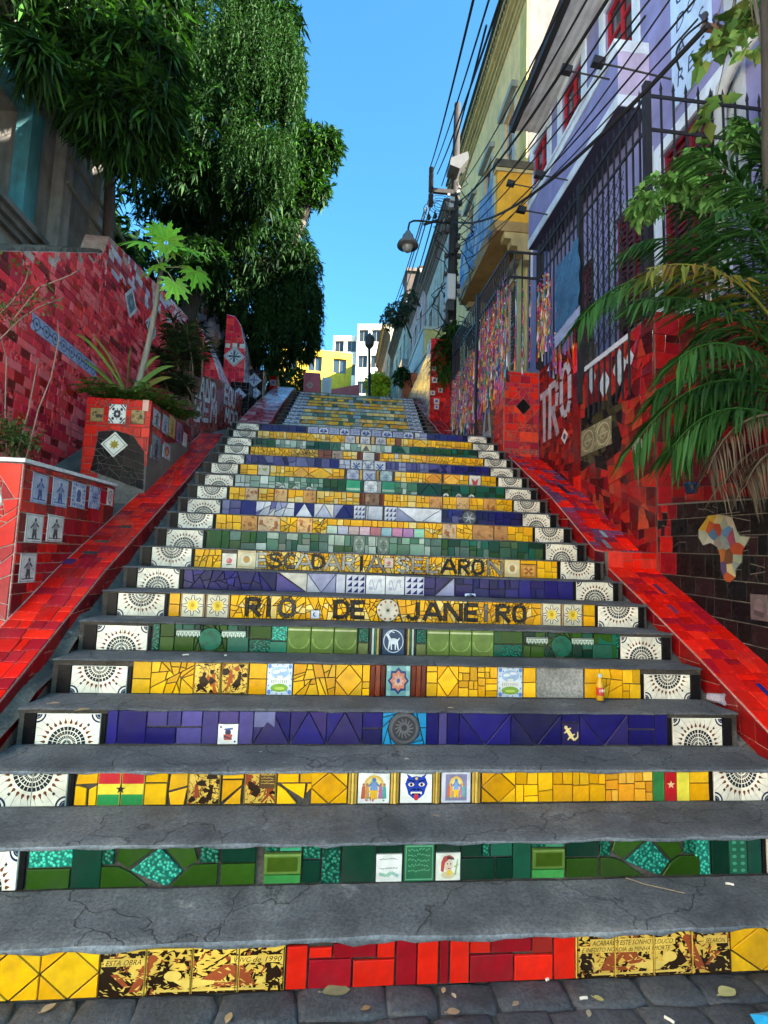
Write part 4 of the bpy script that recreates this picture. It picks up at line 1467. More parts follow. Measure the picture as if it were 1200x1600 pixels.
s.p(845.5, 877, (.6, .55, .4), pr_flower()).p(878, 910, (.6, .55, .4), pr_flower()).m(911, 929, Y, 'rect', .1)
s.fin()

# 8 ---- blue, white dragons
s = Row(8, 'blue step with pale grey scroll tiles between two studded blue tiles')
s.fan((215, 280), (900, 957), [(198, 214), (281, 287)], [(895, 899.5), (958, 966)])
s.m(287, 432, B, 'shard', .1).q([(432, 0), (478, 0), (432, 1)], BP[5]).q([(480, 0), (480, 1), (434, 1)], (.6, .56, .48)).z(480, 525, BL[:4], 1, False).t(525, 540, BL[0])
scr = [([(.15 + .06 * i, .5 + .3 * sin(i * .9)), (.2 + .06 * i, .5 + .3 * sin(i * .9)), (.24 + .06 * i, .5 + .3 * sin((i + 1) * .9)), (.19 + .06 * i, .5 + .3 * sin((i + 1) * .9))], (.32, .33, .42)) for i in range(11)] + [(circ(.25, .3, .12, .1, 10), (.36, .37, .46)), (circ(.75, .72, .1, .12, 10), (.36, .37, .46))]
s.p(541, 571, (.5, .5, .58), pr_grid3((.02, .02, .12))).p(572, 602, (.6, .6, .62), scr).p(602.5, 632, (.6, .6, .62), scr).p(633, 663, (.5, .5, .58), pr_grid3((.02, .02, .12)))
s.m(663, 680, B, 'rect', .08).q([(680, 0), (710, 0), (710, 1)], BL[3]).q([(680, .04), (706, 1), (680, 1)], B[3]).m(711, 895, B, 'rect', .095)
s.fin()

# 9 ---- ESCADARIA SELARON
s = Row(9, 'yellow step bearing the words ESCADARIA SELARON in grey and black letters')
s.fan((237, 299), (876, 928), [(222, 236), (300, 304)], [(871, 875), (929, 938)])
s.m(304, 346, Y, 'shard', .06)
rose = [(circ(.5, .5, .22, .2, 10), (.55, .12, .14)), (stroke((.3, .2), (.7, .25), .06, .03), (.1, .22, .08)), (circ(.42, .55, .1, n=8), (.65, .3, .3))]
s.p(347, 370, (.66, .6, .5), rose, (0, .8)).p(371, 400, (.64, .55, .34), [(circ(.5, .5, .32, n=14), (.7, .66, .5)), (circ(.5, .5, .2, n=10), (.5, .28, .08)), (rect(.06, .94, .06, .09), (.3, .16, .03)), (rect(.06, .94, .91, .94), (.3, .16, .03))])
s.m(401, 787, YP, 'shard', .055)
GR = [(.3, .29, .27), (.42, .41, .38), (.2, .19, .18)]
s.word([('E', 402, 418, GR[1]), ('S', 421, 441, (.05, .045, .04)), ('C', 446, 461, (.12, .1, .09)), ('A', 463, 488, GR[1]), ('D', 489, 506, (.04, .03, .03)), ('A', 508, 532, GR[0]), ('R', 537, 555, GR[1]), ('I', 556, 574, KB), ('A', 575, 600, GR[2]),
        ('S', 621, 641, GR[1]), ('E', 645, 662, GR[0]), ('L', 668, 687, GR[0]), ('A', 690, 713, KB), ('R', 718, 734, KB), ('O', 739, 755, KB), ('N', 763, 784, GR[2])], .1, .9, .0105, GR)
s.p(600, 615, (.66, .5, .42), rose, (.3, .85)).p(788, 812, (.64, .5, .25), [(circ(.5, .5, .34, n=14), (.7, .6, .4)), (circ(.5, .5, .2, n=10), (.35, .2, .06))]).p(813, 838, (.6, .26, .04), pr_geo((.3, .07, .02), (.66, .4, .1)), (0, .75)).t(813, 838, Y[0], (.77, 1)).m(839, 870, Y, 'rect', .08)
s.fin()

ORP = lambda: (rg.choice([(.62, .3, .08), (.66, .4, .16), (.5, .24, .08), (.6, .42, .25)]), pr_woodcut(rg, 1.0, (.3, .1, .03), (.45, .16, .05))[::3])
# 10 ---- mixed greens
s = Row(10, 'mixed pale and dark green step just above the ESCADARIA words')
s.fan((260, 317), (853, 901), [(246, 259), (318, 322)], [(848, 852), (902, 912)])
s.m(322, 400, [GP[2], GP[4], GP[5], G[1]], 'rect', .11).m(400, 600, GP + GQ[:2], 'rect', .085).m(600, 690, GP[:5], 'rect', .1).m(690, 848, G + GP[4:7], 'rect', .09)
for a in (552, 590):
    s.p(a, a + 18, (.2, .24, .2), pr_geo((.1, .12, .1), (.34, .38, .32), 1))
s.fin()
# 11 ---- yellow with orange prints and pastel tiles
s = Row(11, 'yellow step with a row of pastel pink, lilac and mint tiles')
s.fan((278, 332), (836, 880), [(265, 277), (333, 336)], [(832, 835.5), (881, 891)])
s.m(337, 377, Y, 'rect', .075)
for a, b in ((377, 402), (403, 438), (464, 488), (691, 713), (738, 771), (772, 793)):
    c, it = ORP()
    s.p(a, b, c, it)
s.m(438, 464, YP, 'shard', .06).m(488, 511, YP, 'shard', .05).m(511, 663, YP, 'rect', .075, (.6, 1)).m(663, 691, YP, 'shard', .06).m(713, 738, Y, 'shard', .06).m(793, 832, Y, 'rect', .07)
for i, c in enumerate([(.5, .6, .48), (.5, .48, .58), (.66, .46, .42), (.64, .42, .46), (.6, .2, .22), (.36, .55, .6), (.55, .22, .34), (.42, .2, .4), (.3, .58, .4)]):
    s.p(511 + i * 17, 527.2 + i * 17, c, pr_scribble(rg, tuple(v_ * .55 for v_ in c), 2), (0, .58))
s.fin()
# 12 ---- blue and white zigzag
s = Row(12, 'blue and white zigzag step with studded tiles at its middle')
s.fan((293, 344), (817, 859), [(282, 292), (345, 347)], [(814, 816.5), (860, 869)])
s.m(347, 400, BP, 'rect', .12).m(400, 460, BL, 'shard', .1).z(460, 552, BL + B[:2], 3).p(553, 571, (.5, .5, .56), pr_grid3((.03, .03, .13))).t(572, 575, (.6, .6, .6)).t(575, 598, (.5, .52, .6)).p(601, 620, (.5, .5, .56), pr_grid3((.03, .03, .13)))
s.z(620, 690, BL[:4] + B[:2], 1, False).m(690, 724, BP, 'rect', .09).disc(733, .5, 9, .46, (.1, .1, .12), [(stroke((.5, .5), (.5 + .4 * cos(k), .5 + .4 * sin(k)), .05, .02), (.5, .5, .5)) for k in range(7)]).m(743, 814, B, 'rect', .1)
s.fin()
# 13 ---- yellow
s = Row(13, 'yellow step with four orange print tiles and a framed brown tile')
s.fan((308, 354), (803, 843), [(297, 307), (355, 358)], [(800, 802.5), (844, 852)])
s.m(358, 383, Y, 'rect', .08).m(404, 428, YP, 'rect', .07).m(450, 474, YP, 'rect', .07).m(495, 562, YP, 'rect', .07).m(600, 671, YP, 'rect', .07).m(692, 713, Y, 'rect', .07).m(732, 755, Y, 'rect', .07).m(775, 800, Y, 'shard', .08)
for a in (383, 429, 474, 671, 713, 755):
    c, it = ORP()
    s.p(a, a + 20, c, it)
s.strips(563, 569, br[:2]).p(570, 593, (.22, .12, .07), pr_woodcut(rg, 1, (.1, .05, .03), (.35, .2, .1))[::2]).strips(594, 600, br[:2])
s.fin()
# 14 ---- green and pale
s = Row(14, 'green and pale grey step with small oval eye motifs low on it')
s.fan((320, 364), (790, 829), [(310, 319), (365, 367)], [(788, 789.6), (830, 838)])
s.m(367, 430, GQ + GP[:2], 'rect', .09).m(430, 505, GQ[:3] + GP[:4], 'rect', .07).m(505, 540, G, 'rect', .1).p(541, 563, (.03, .25, .13), [(rect(0, 1, .3, .45), (.4, .5, .35))]).t(563, 568, (.02, .06, .04)).p(569, 590, (.55, .56, .56), pr_geo((.2, .22, .28), (.36, .38, .42), 1)).t(590, 596, (.3, .32, .3))
s.p(597, 617, (.03, .25, .13), [(rect(0, 1, .3, .45), (.4, .5, .35))]).m(617, 652, GQ, 'rect', .08).z(652, 690, G, 1).m(690, 788, G, 'rect', .1)
for a in (432, 453, 474, 688, 708, 728):
    s.disc(a + 9, .2, 8, .2, (.6, .6, .55), [(circ(.5, .5, .25, n=8), (.2, .12, .08))], 12)
s.fin()
# 15 ---- yellow diamonds
s = Row(15, 'yellow step with two diamonds each side and blue print tiles mid-way')
s.fan((330, 371), (779, 815), [(322, 329), (372, 375)], [(775, 778), (816, 823)])
s.m(375, 402, Y, 'rect', .08).p(403, 421, (.55, .5, .42), pr_woodcut(rg, 1, (.25, .3, .1), (.5, .2, .1))[::3]).m(422, 458, YP, 'rect', .07).d(458, 482, YO).d(482, 520, YP + YO).m(520, 538, Y, 'rect', .08)
s.p(542, 561, (.46, .48, .56), pr_geo((.12, .14, .3), (.3, .32, .45), 1)).strips(562, 566, [(.5, .3, .05)]).p(567, 587, (.46, .48, .56), pr_geo((.12, .14, .3), (.3, .32, .45), 0)).strips(588, 592, [(.5, .3, .05)]).p(594, 613, (.36, .44, .46), pr_geo((.08, .16, .22), (.26, .36, .4), 1))
s.m(617, 665, YP, 'rect', .07).d(665, 690, YO).d(693, 718, YO).m(718, 732, YP, 'rect', .08).p(733, 751, (.66, .62, .58), [([(.15, .85), (.5, .55), (.85, .85), (.7, .3), (.5, .2), (.3, .3)], (.5, .06, .06))]).m(752, 775, Y, 'rect', .08)
s.fin()
# 16 ---- blue
s = Row(16, 'blue step with three blue and white patterned tiles at its middle')
s.fan((341, 381), (767, 801), [(333, 340), (382, 384)], [(764, 766), (802, 808)])
s.m(384, 530, BP, 'shard', .13).m(530, 547, BL[:4], 'rect', .1)
for i in range(3):
    s.p(548 + i * 18.5, 565.5 + i * 18.5, (.56, .58, .62), pr_geo((.04, .05, .16), (.12, .14, .3), i % 2))
s.m(604, 670, BP[5:] + BL[3:4], 'rect', .09).m(670, 705, BP, 'shard', .1).m(705, 764, B, 'rect', .09)
s.fin()
# 17 ---- yellow shards
s = Row(17, 'yellow step of broken shards with a white tile between brown strips')
s.fan((351, 388), (757, 791), [(343, 350), (389, 391)], [(755, 756.6), (792, 798)])
s.m(391, 455, Y + YO[:1], 'shard', .06).m(455, 497, [(.6, .36, .06), (.5, .28, .05), (.7, .46, .1)], 'shard', .05).m(497, 518, [(.2, .06, .03)], 'rect', .15).p(519, 536, (.3, .22, .18), pr_woodcut(rg)[::4]).m(536, 558, YP, 'rect', .07)
s.strips(559, 566, br[:2]).p(567, 585, (.6, .58, .55), pr_scribble(rg, (.3, .2, .2), 3)).strips(586, 593, br[:2]).m(593, 650, YP + [(.6, .56, .5)], 'rect', .07).m(650, 755, Y + YO[:1], 'shard', .075)
s.fin()
# 18 ---- green with pale
s = Row(18, 'pale green step with a small house-shaped tile at its middle')
s.fan((355, 392), (748, 780), [(347, 354), (393, 395)], [(746, 747.6), (781, 787)])
s.m(395, 430, G + GP[4:7], 'rect', .1).m(430, 478, GQ[:4], 'rect', .07).m(478, 515, G[:3] + GP[4:6], 'rect', .1).z(515, 532, [GP[2], GQ[1]], 1).m(532, 564, GQ[:4], 'rect', .07)
s.p(564, 580, (.5, .45, .28), [([(.1, .4), (.9, .4), (.5, .95)], (.1, .09, .08)), (rect(.25, .75, .05, .42), (.6, .5, .3)), (rect(.42, .6, .05, .3), (.15, .1, .08))]).m(580, 612, GQ[:4], 'rect', .07).z(612, 640, [G[0], GP[0], GQ[2]], 1).m(640, 746, G + GP[2:3] + GQ[2:3], 'rect', .1)
s.fin()
# 19 ---- yellow
s = Row(19, 'yellow step with diamonds directly below the dark blue landing step')
s.fan((364, 399), (739, 771), [(357, 363), (400, 402)], [(737, 738.6), (772, 778)])
s.m(402, 478, YP, 'rect', .075).d(478, 494, YP).m(494, 515, YP, 'rect', .06).d(515, 533, YP).m(533, 539, Y, 'rect', .1)
s.p(539, 555, (.48, .46, .48), pr_geo((.3, .28, .32), (.2, .2, .24), 1)).strips(556, 561, [(.66, .4, .15)]).p(563, 578, (.55, .53, .55), pr_geo((.3, .28, .32), (.24, .22, .26), 0)).strips(580, 585, [(.66, .4, .15)]).p(587, 603, (.5, .48, .5), pr_geo((.3, .28, .32), (.2, .2, .24), 3)).m(604, 617, YP, 'rect', .08).strips(618, 627, [(.2, .05, .02)]).m(627, 645, YP, 'rect', .07).d(645, 668, YP).m(668, 737, Y + YO[:1], 'rect', .075)
s.fin()
# 20 ---- blue band
s = Row(20, 'dark blue landing step with a row of blue and white prints')
s.fan((369, 404), (731, 760), [(362, 368), (405, 407)], [(729, 730.6), (761, 767)])
s.m(407, 478, BP[:5] + B, 'rect', .12)
for i in range(10):
    b_ = (.46, .48, .58) if i % 2 else (.4, .42, .55)
    s.p(481 + i * 16.6, 496.4 + i * 16.6, b_, pr_geo((.02, .03, .14), (.1, .12, .34), 2 if i % 2 == 0 else 3))
s.m(648, 667, BL[:4], 'rect', .1).m(667, 729, B, 'rect', .1)
s.fin()

# upper flight, seen small: rows of yellow, green and grey with blue and white end tiles
NU = 14
UL, UR = [], []
for j in range(NU):
    yy, zz = 8.95 + 0.328 * j, 3.415 + 0.170 * j
    xl, xr = -1.27 + 0.06 * j / NU, 1.40 + 0.33 * j / NU
    if j < 2:
        pal, w_ = GQ, 'hidden pale'
    else:
        pal = [YP, GP[1:5] + [YP[2]], YP + YO[:1], GQ + BL[:2], Y + GP[2:4]][j % 5]
    nm = ['pale', 'yellow', 'grey-green', 'ochre yellow', 'pale grey', 'yellow and green'][0 if j < 2 else j % 5 + 1]
    last = j == NU - 1
    o = thing('stair_step', (0.1, yy, zz), ['%s step, the %s one of the narrow upper flight above the landing' % (nm, 'first second third fourth fifth sixth seventh eighth ninth tenth eleventh twelfth thirteenth last'.split()[j]), 'topmost step of the narrow upper flight, below the sunlit bush'][1 if last else 0], 'step', 'steps of the narrow upper flight')
    tread(o, xl - 0.22, xr + 0.22, yy, yy + (0.33 if not last else 2.2), zz, zz + 0.17, 300 + j, 0.002, 0.014)
    fr = fr_front(yy)
    pcs = []
    x0, x1 = xl + .29, xr - .29
    z0, z1 = zz + .002, zz + .156
    g = random.Random(900 + j)
    x_ = x0
    while x_ < x1 - .01:
        l_ = min(g.uniform(.09, .17), x1 - x_)
        near = abs((x_ + l_ / 2) - (x0 + x1) / 2) < .3
        c_ = g.choice(GQ + BL[:2] + [(.3, .42, .5)]) if near else g.choice(pal)
        q = rect(x_, x_ + l_, z0, z1)
        if g.random() < .3 and l_ > .1:
            pcs += [(p, g.choice(pal)) for p in cell_diamond(x_, x_ + l_, z0, z1, g)]
        elif g.random() < .4:
            pcs += [(rect(x_, x_ + l_, z0, (z0 + z1) / 2), c_), (rect(x_, x_ + l_, (z0 + z1) / 2, z1), g.choice(pal))]
        else:
            pcs.append((q, c_))
        x_ += l_
    if j == 2:
        pcs = [(p, c) for p, c in pcs]
    for a in (xl, xl + .143, xr - .286, xr - .143):
        add_print(o, (a, a + .141, zz + .003, zz + .15), fr, (.56, .58, .64), pr_geo((.03, .05, .16), (.14, .17, .34), 0 if (a * 7) % 2 < 1 else 1))
    for a in (xl - .085, xr + .005):
        add_tile(o, rect(a, a + .08, zz + .003, zz + .15), fr, K[0])
    add_pieces(o, pcs, fr, .008, 120, seed=j, grout=.0025)


# ------------------------------------------------------------------ parapets beside the stairs
def slope_frames(pts):
    out = []
    for (y0, z0), (y1, z1) in zip(pts[:-1], pts[1:]):
        l = math.hypot(y1 - y0, z1 - z0)
        dy, dz = (y1 - y0) / l, (z1 - z0) / l
        out.append((Fr((0, y0, z0), (1, 0, 0), (0, dy, dz), (0, -dz, dy)), l))
    return out


def parapet(name, label, pts, xi, xo, drop, pal, pals, seed, side, limit=250, cap=NOSING, size=.12, ends=None, special=(), group='red parapets beside the stairs'):
    """a sloping parapet: xi the face towards the stairs, xo the outer face"""
    o = thing(name, ((xi + xo) / 2, pts[0][0], pts[0][1] - drop), label, 'parapet', group)
    rg_ = random.Random(seed)
    mb = MB()
    lo, hi = min(xi, xo), max(xi, xo)
    prof = [(p[0], p[1]) for p in pts] + [(pts[-1][0], pts[-1][1] - drop - .35), (pts[0][0], pts[0][1] - drop - .35)]
    mb.prism(prof, Fr((lo, 0, 0), (0, 1, 0), (0, 0, 1), (1, 0, 0)), 0, hi - lo, (1, 1, 1))
    mb.build('core', GROUT_RED, o)
    fl = slope_frames(pts)
    for i, (fr, l) in enumerate(fl):
        ps = []
        g0 = .012
        a, b = (lo, hi - g0) if side > 0 else (lo + g0, hi)
        for q in guillotine(rect(a, b, 0.0, l), size, rg_, .05):
            ps.append((q, rg_.choice(pal)))
        for (u, v, w_, h_, c, ii) in special:
            if ii == i:
                h = rect(u - w_ / 2, u + w_ / 2, v - h_ / 2, v + h_ / 2)
                ps = [(z, c2) for p, c2 in ps for z in (subtract(ccw(p), h) if overlaps(ccw(p), h) else [p])] + [(h, c)]
        add_pieces(o, ps, fr, .008, max(12, int(limit * .7 / len(fl))), seed=seed + i, grout=.003)
    ff = fr_left(xi) if side < 0 else fr_right(xi)
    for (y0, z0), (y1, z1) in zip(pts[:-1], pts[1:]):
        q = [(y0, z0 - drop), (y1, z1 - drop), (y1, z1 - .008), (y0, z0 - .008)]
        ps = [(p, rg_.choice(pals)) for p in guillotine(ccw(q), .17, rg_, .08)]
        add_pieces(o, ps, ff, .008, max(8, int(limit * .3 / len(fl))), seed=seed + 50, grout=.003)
    return o


LP = [(2.0, .22), (2.82, .705), (3.92, 1.345), (5.7, 2.26), (7.45, 3.2)]
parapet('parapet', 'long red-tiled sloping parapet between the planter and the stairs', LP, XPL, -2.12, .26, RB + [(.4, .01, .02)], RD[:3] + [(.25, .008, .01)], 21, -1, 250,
     special=[(-1.93, .75, .09, .06, (.03, .02, .02), 2), (-2.0, .45, .11, .035, (.1, .08, .06), 2), (-2.0, .25, .1, .05, (.06, .06, .05), 2), (-2.08, .1, .08, .08, (.1, .03, .12), 2), (-1.95, 1.1, .07, .06, (.07, .04, .1), 3)])
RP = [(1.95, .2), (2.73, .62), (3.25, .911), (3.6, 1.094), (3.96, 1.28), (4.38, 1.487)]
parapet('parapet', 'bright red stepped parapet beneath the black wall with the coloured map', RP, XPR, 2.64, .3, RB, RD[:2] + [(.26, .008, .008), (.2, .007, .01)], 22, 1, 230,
     special=[(2.42, .3, .035, .14, (.02, .02, .16), 1), (2.5, .2, .03, .16, (.02, .05, .02), 0), (2.38, .2, .04, .12, (.2, .03, .08), 3), (2.45, .1, .04, .16, (.1, .03, .1), 4)])
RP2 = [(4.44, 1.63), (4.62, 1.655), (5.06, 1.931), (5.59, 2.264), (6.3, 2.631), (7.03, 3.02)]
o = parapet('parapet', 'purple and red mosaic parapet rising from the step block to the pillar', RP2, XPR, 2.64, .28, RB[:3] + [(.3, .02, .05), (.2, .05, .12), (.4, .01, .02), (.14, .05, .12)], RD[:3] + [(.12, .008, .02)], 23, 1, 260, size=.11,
         special=[(2.42, .3, .04, .13, (.2, .3, .36), 1), (2.36, .1, .04, .15, (.16, .22, .3), 1), (2.45, .3, .06, .3, (.03, .02, .03), 3)])
g = random.Random(3)
fr = fr_front(4.385)
add_pieces(o, [(q, g.choice([(.66, .016, .006), (.6, .03, .02), (.64, .012, .006)])) for q in guillotine(rect(2.2, 2.64, 1.49, 1.63), .1, g, .03)], fr, .008, 20)
mb = MB()
mb.box((2.2, 4.386, 1.3), (2.64, 4.47, 1.632), (1, 1, 1))
mb.build('block', GROUT, o)
# sloping cement gutters between the step ends and the parapets
g = random.Random(9)
for side, x0, x1 in ((-1, XPL + .002, XSL), (1, XSR, XPR - .002)):
    vs, fs = [], []
    for k in range(1, 21):
        ya, za = STEP[k]
        up = (.15 if k < 5 else .1 if k < 7 else .02) if side < 0 else (.12 if k < 3 else .01)
        w_ = g.uniform(-.012, .012)
        vs += [(x0, ya + g.uniform(-.02, .02), za + up + w_ + (.02 if side < 0 else -.01)), ((x0 + x1) / 2, ya, za + up + g.uniform(-.02, .01)), (x1, ya + g.uniform(-.02, .02), za + up + w_ + (-.02 if side < 0 else .0))]
        ym, zm = ya + .14, za + .085
        vs += [(x0, ym, zm + up + .015), ((x0 + x1) / 2, ym, zm + up + g.uniform(-.02, .01)), (x1, ym, zm + up - .02)]
    for r_ in range(39):
        for c_ in range(2):
            a = r_ * 3 + c_
            fs.append((a, a + 1, a + 4, a + 3))
    mb = MB()
    mb.raw(vs, fs, (1, 1, 1))
    tag(mb.build('path', CHEEK), None, None, None, 'structure')


# ------------------------------------------------------------------ left side walls
def pxr(px0, px1, py0, py1, X):
    mx, my = (px0 + px1) / 2, (py0 + py1) / 2
    ys = sorted((float(on_x(px0, my, X)[1]), float(on_x(px1, my, X)[1])))
    zs = sorted((float(on_x(mx, py0, X)[2]), float(on_x(mx, py1, X)[2])))
    return ys[0], ys[1], zs[0], zs[1]


def cut_all(pieces, holes):
    out = []
    for q, c in pieces:
        L = [ccw(q)]
        for h in holes:
            h = ccw(h)
            L = [z for p in L for z in (subtract(p, h) if overlaps(p, h) else [p])]
        out += [(p, c) for p in L]
    return out


g = random.Random(31)
# concrete between the walls
mb = MB()
mb.raw([(-3.3, 3.3, .9), (-2.1, 3.3, .86), (-2.1, 4.6, 1.6), (-3.3, 4.6, 1.62), (-2.1, 5.9, 2.25), (-3.3, 5.9, 2.34), (-2.1, 7.5, 3.12), (-3.3, 7.5, 3.22), (-2.1, 9.2, 3.7), (-3.3, 9.2, 3.75), (-1.75, 7.5, 3.12), (-1.75, 9.2, 3.66)],
       [(0, 1, 2, 3), (3, 2, 4, 5), (5, 4, 6, 7), (7, 6, 8, 9), (6, 10, 11, 8)], (1, 1, 1))
tag(mb.build('path', CHEEK), None, None, None, 'structure')

# low planter wall with blue and white tiles
XW = -2.13
o = thing('planter_wall', (XW - .1, 4.1, 1.1), 'low red wall with blue and white picture tiles under a white coping', 'wall')
mb = MB()
mb.prism([(3.43, .95), (4.79, 1.55), (4.79, 2.05), (3.43, 2.0)], fr_left(XW), -.14, 0, (1, 1, 1))
mb.box((-3.28, 3.435, .8), (XW - .14, 3.57, 2.0), (1, 1, 1))
mb.build('core', GROUT_LIGHT, o)
mb = MB()
mb.prism([(3.405, 2.005), (4.81, 2.055), (4.81, 2.078), (3.405, 2.03)], fr_left(XW), -.16, .02, (.62, .62, .66))
mb.box((-3.28, 3.4, 2.006), (XW - .162, 3.58, 2.03), (.62, .62, .66))
mb.build('coping', GLAZE_DULL, o)
fr = fr_left(XW)
pr = []
for k, b in enumerate(((48, 73, 740, 787), (80, 104, 748, 792), (110, 132, 754, 794), (138, 155, 760, 795), (166, 175, 763, 790), (38, 65, 803, 848), (72, 97, 805, 847), (29, 54, 865, 910))):
    y0, y1, z0, z1 = pxr(*b, XW)
    pr.append(rect(y0, y1, z0, z1))
    base, c1, c2 = ((.42, .46, .6), (.04, .07, .25), (.2, .26, .46)) if k < 4 else ((.66, .62, .6), (.08, .07, .08), (.3, .28, .3))
    it = pr_figure(g, c1, c2)
    if k == 2:
        it = pr_geo((.06, .1, .34), (.2, .28, .5), 2) + [(rect(.25, .75, .2, .8), (.6, .62, .68)), (circ(.5, .55, .16, .2, 10), (.06, .1, .3)), (rect(.34, .66, .24, .4), (.06, .1, .3))]
    if k == 3:
        it = pr_geo((.06, .1, .34), (.24, .3, .5), 1)
    if k == 4:
        it = [(circ(.5, .5, .34, .4, 16), (.1, .09, .1)), (circ(.5, .5, .26, .33, 14), (.62, .58, .58)), (circ(.5, .5, .1, .16, 10), (.2, .18, .2))]
    add_print(o, (y0, y1, z0, z1), fr, base, it, .009, ang=0)
ps = cut_all([(q, g.choice(RD + RB[3:])) for q in courses([(3.43, .95), (4.79, 1.6), (4.79, 2.05), (3.43, 2.0)], .12, .14, g, 0.02, (3.4, 1), .1)], pr)
add_pieces(o, ps, fr, .007, 140, seed=5, grout=.003)
fr = fr_front(3.43)
ps = [(q, g.choice(RB)) for q in guillotine(rect(-3.2, XW - .004, .9, 2.0), .17, g, .35)]
hole = circ(-2.3, 1.76, .07, n=12)
dm = [(-2.33, 1.5), (-2.2, 1.38), (-2.33, 1.26), (-2.46, 1.38)]
ps = cut_all(ps, [hole, dm])
add_pieces(o, ps, fr, .008, 60, seed=6, grout=.004)
mb = MB()
mb.slab(circ(-2.3, 1.76, .07, n=18), fr, -.002, .01, (.5, .48, .44), .002)
for p_, c_ in scaled(pr_star(9, .4, .2, (.03, .03, .03)) + [(circ(.5, .5, .12, n=10), (.5, .48, .44))], -2.37, -2.23, 1.69, 1.83):
    mb.decal(p_, fr, .0104, c_)
mb.build('round_tile', GLAZE, o)
add_print(o, (-2.42, -2.24, 1.29, 1.47), fr, (.7, .68, .62), pr_geo((.3, .06, .05), (.08, .08, .1), 3), ang=pi / 4)

# tall red wall along the left
XB = -3.3
o = thing('retaining_wall', (XB - .15, 6.5, 1.5), 'tall red mosaic wall with a blue band below the old house', 'wall')
top = [(3.0, 3.95), (4.8, 4.15), (6.72, 5.32), (6.83, 5.62), (9.5, 6.12), (10.4, 6.25)]
bot = [(3.0, .6), (4.8, 1.65), (6.72, 2.75), (6.83, 2.8), (9.5, 3.7), (10.4, 4.0)]
mb = MB()
mb.prism(top + bot[::-1], fr_left(XB), -.3, 0, (1, 1, 1))
mb.build('core', GROUT_LIGHT, o)
fr = fr_left(XB)
holes = []
for k in range(8):
    t0 = 5.36 + k * .18
    add_print(o, (t0, t0 + .178, 3.68, 3.85), fr, (.3, .32, .5), [(circ(.5, .5, .36, .38, 14), (.04, .05, .14)), (circ(.5, .5, .3, .32, 14), (.34, .36, .52)), (circ(.5, .5, .13, n=10), (.08, .09, .2)), (rect(0, .14, .44, .56), (.05, .06, .15)), (rect(.86, 1, .44, .56), (.05, .06, .15))])
holes.append(rect(5.36, 6.80, 3.68, 3.85))
for px, py, sz in ((204, 473, .34), (236, 513, .36)):
    P = on_x(px, py, XB)
    yy, zz = float(P[1]), float(P[2])
    s2 = sz / 2
    holes.append([(yy - s2 * 1.41, zz), (yy, zz - s2 * 1.41), (yy + s2 * 1.41, zz), (yy, zz + s2 * 1.41)])
    add_print(o, (yy - s2, yy + s2, zz - s2, zz + s2), fr, (.62, .6, .64), pr_geo((.05, .07, .12), (.12, .16, .2), 3) if px > 220 else [(rect(.14, .86, .14, .86), (.16, .2, .24))] + scaled(pr_geo((.3, .34, .36), (.1, .12, .16), 1), .16, .84, .16, .84), ang=pi / 4)
ps = []
for i in range(len(top) - 1):
    reg_ = [bot[i], bot[i + 1], top[i + 1], top[i]]
    n_ = 3 if i in (1, 3) else 2
    for q in courses(ccw(reg_), .085, .16, g, 0.0, (0, 0), .15):
        cz = sum(p[1] for p in q) / len(q)
        cy_ = sum(p[0] for p in q) / len(q)
        tz = np.interp(cy_, [p[0] for p in top], [p[1] for p in top])
        if cy_ > 6.8 and cz > tz - .5 and g.random() < .55:
            c = g.choice([(.6, .58, .66), (.5, .46, .6), (.35, .06, .1), (.55, .5, .55)])
        else:
            c = g.choice(RW) if g.random() < .85 else g.choice(RD)
        if cz > tz - .12 and g.random() < .35:
            continue
        ps.append((q, c))
add_pieces(o, cut_all(ps, holes), fr, .009, 290, mat=GLAZE_SHEEN, seed=12, grout=.0035, tiltamp=.03)
mb = MB()      # broken bed of mortar along the top
g2 = random.Random(8)
for i in range(46):
    yy = 3.1 + i * .08
    zt = float(np.interp(yy, [p[0] for p in top], [p[1] for p in top]))
    h_ = [(yy - .02, zt - .12), (yy + .11, zt - .12), (yy + .1 + g2.uniform(-.03, .02), zt + g2.uniform(-.02, .06)), (yy + .05, zt + g2.uniform(0, .1)), (yy + g2.uniform(-.02, .03), zt + g2.uniform(-.04, .05))]
    mb.prism(h_, fr_left(XB - .03 + g2.uniform(-.04, .02)), -.25, 0, (1, 1, 1))
mb.build('mortar_crest', GROUT_DARK, o)

# red and black planter
o = thing('planter', (-2.36, 5.9, 2.0), 'red and black mosaic planter holding the tall papaya plant', 'planter')
X0, X1, Y0, Y1 = -2.67, -2.05, 5.3, 6.75
mb = MB()
mb.prism([(Y0 + .008, 1.95), (Y1, 2.7), (Y1, 3.12), (Y0 + .008, 2.98)], fr_left(X1 - .008), -(X1 - X0 - .016), 0, (1, 1, 1))
mb.build('core', GROUT, o)
mb = MB()
mb.prism([(Y0 + .05, 2.985), (Y1 - .05, 3.125), (Y1 - .05, 3.14), (Y0 + .05, 3.0)], fr_left(X1 - .05), -(X1 - X0 - .1), 0, (1, 1, 1))
mb.build('soil', SOIL, o)
fr = fr_front(Y0 + .008)
U = lambda px, py: tuple(float(v) for v in on_y(px, py, Y0)[[0, 2]])
blk = ccw([U(140, 735), U(224, 766), U(225, 706), U(208, 681), U(180, 672), U(153, 674), U(148, 705)])
blk = [p for p in blk]
holes = []
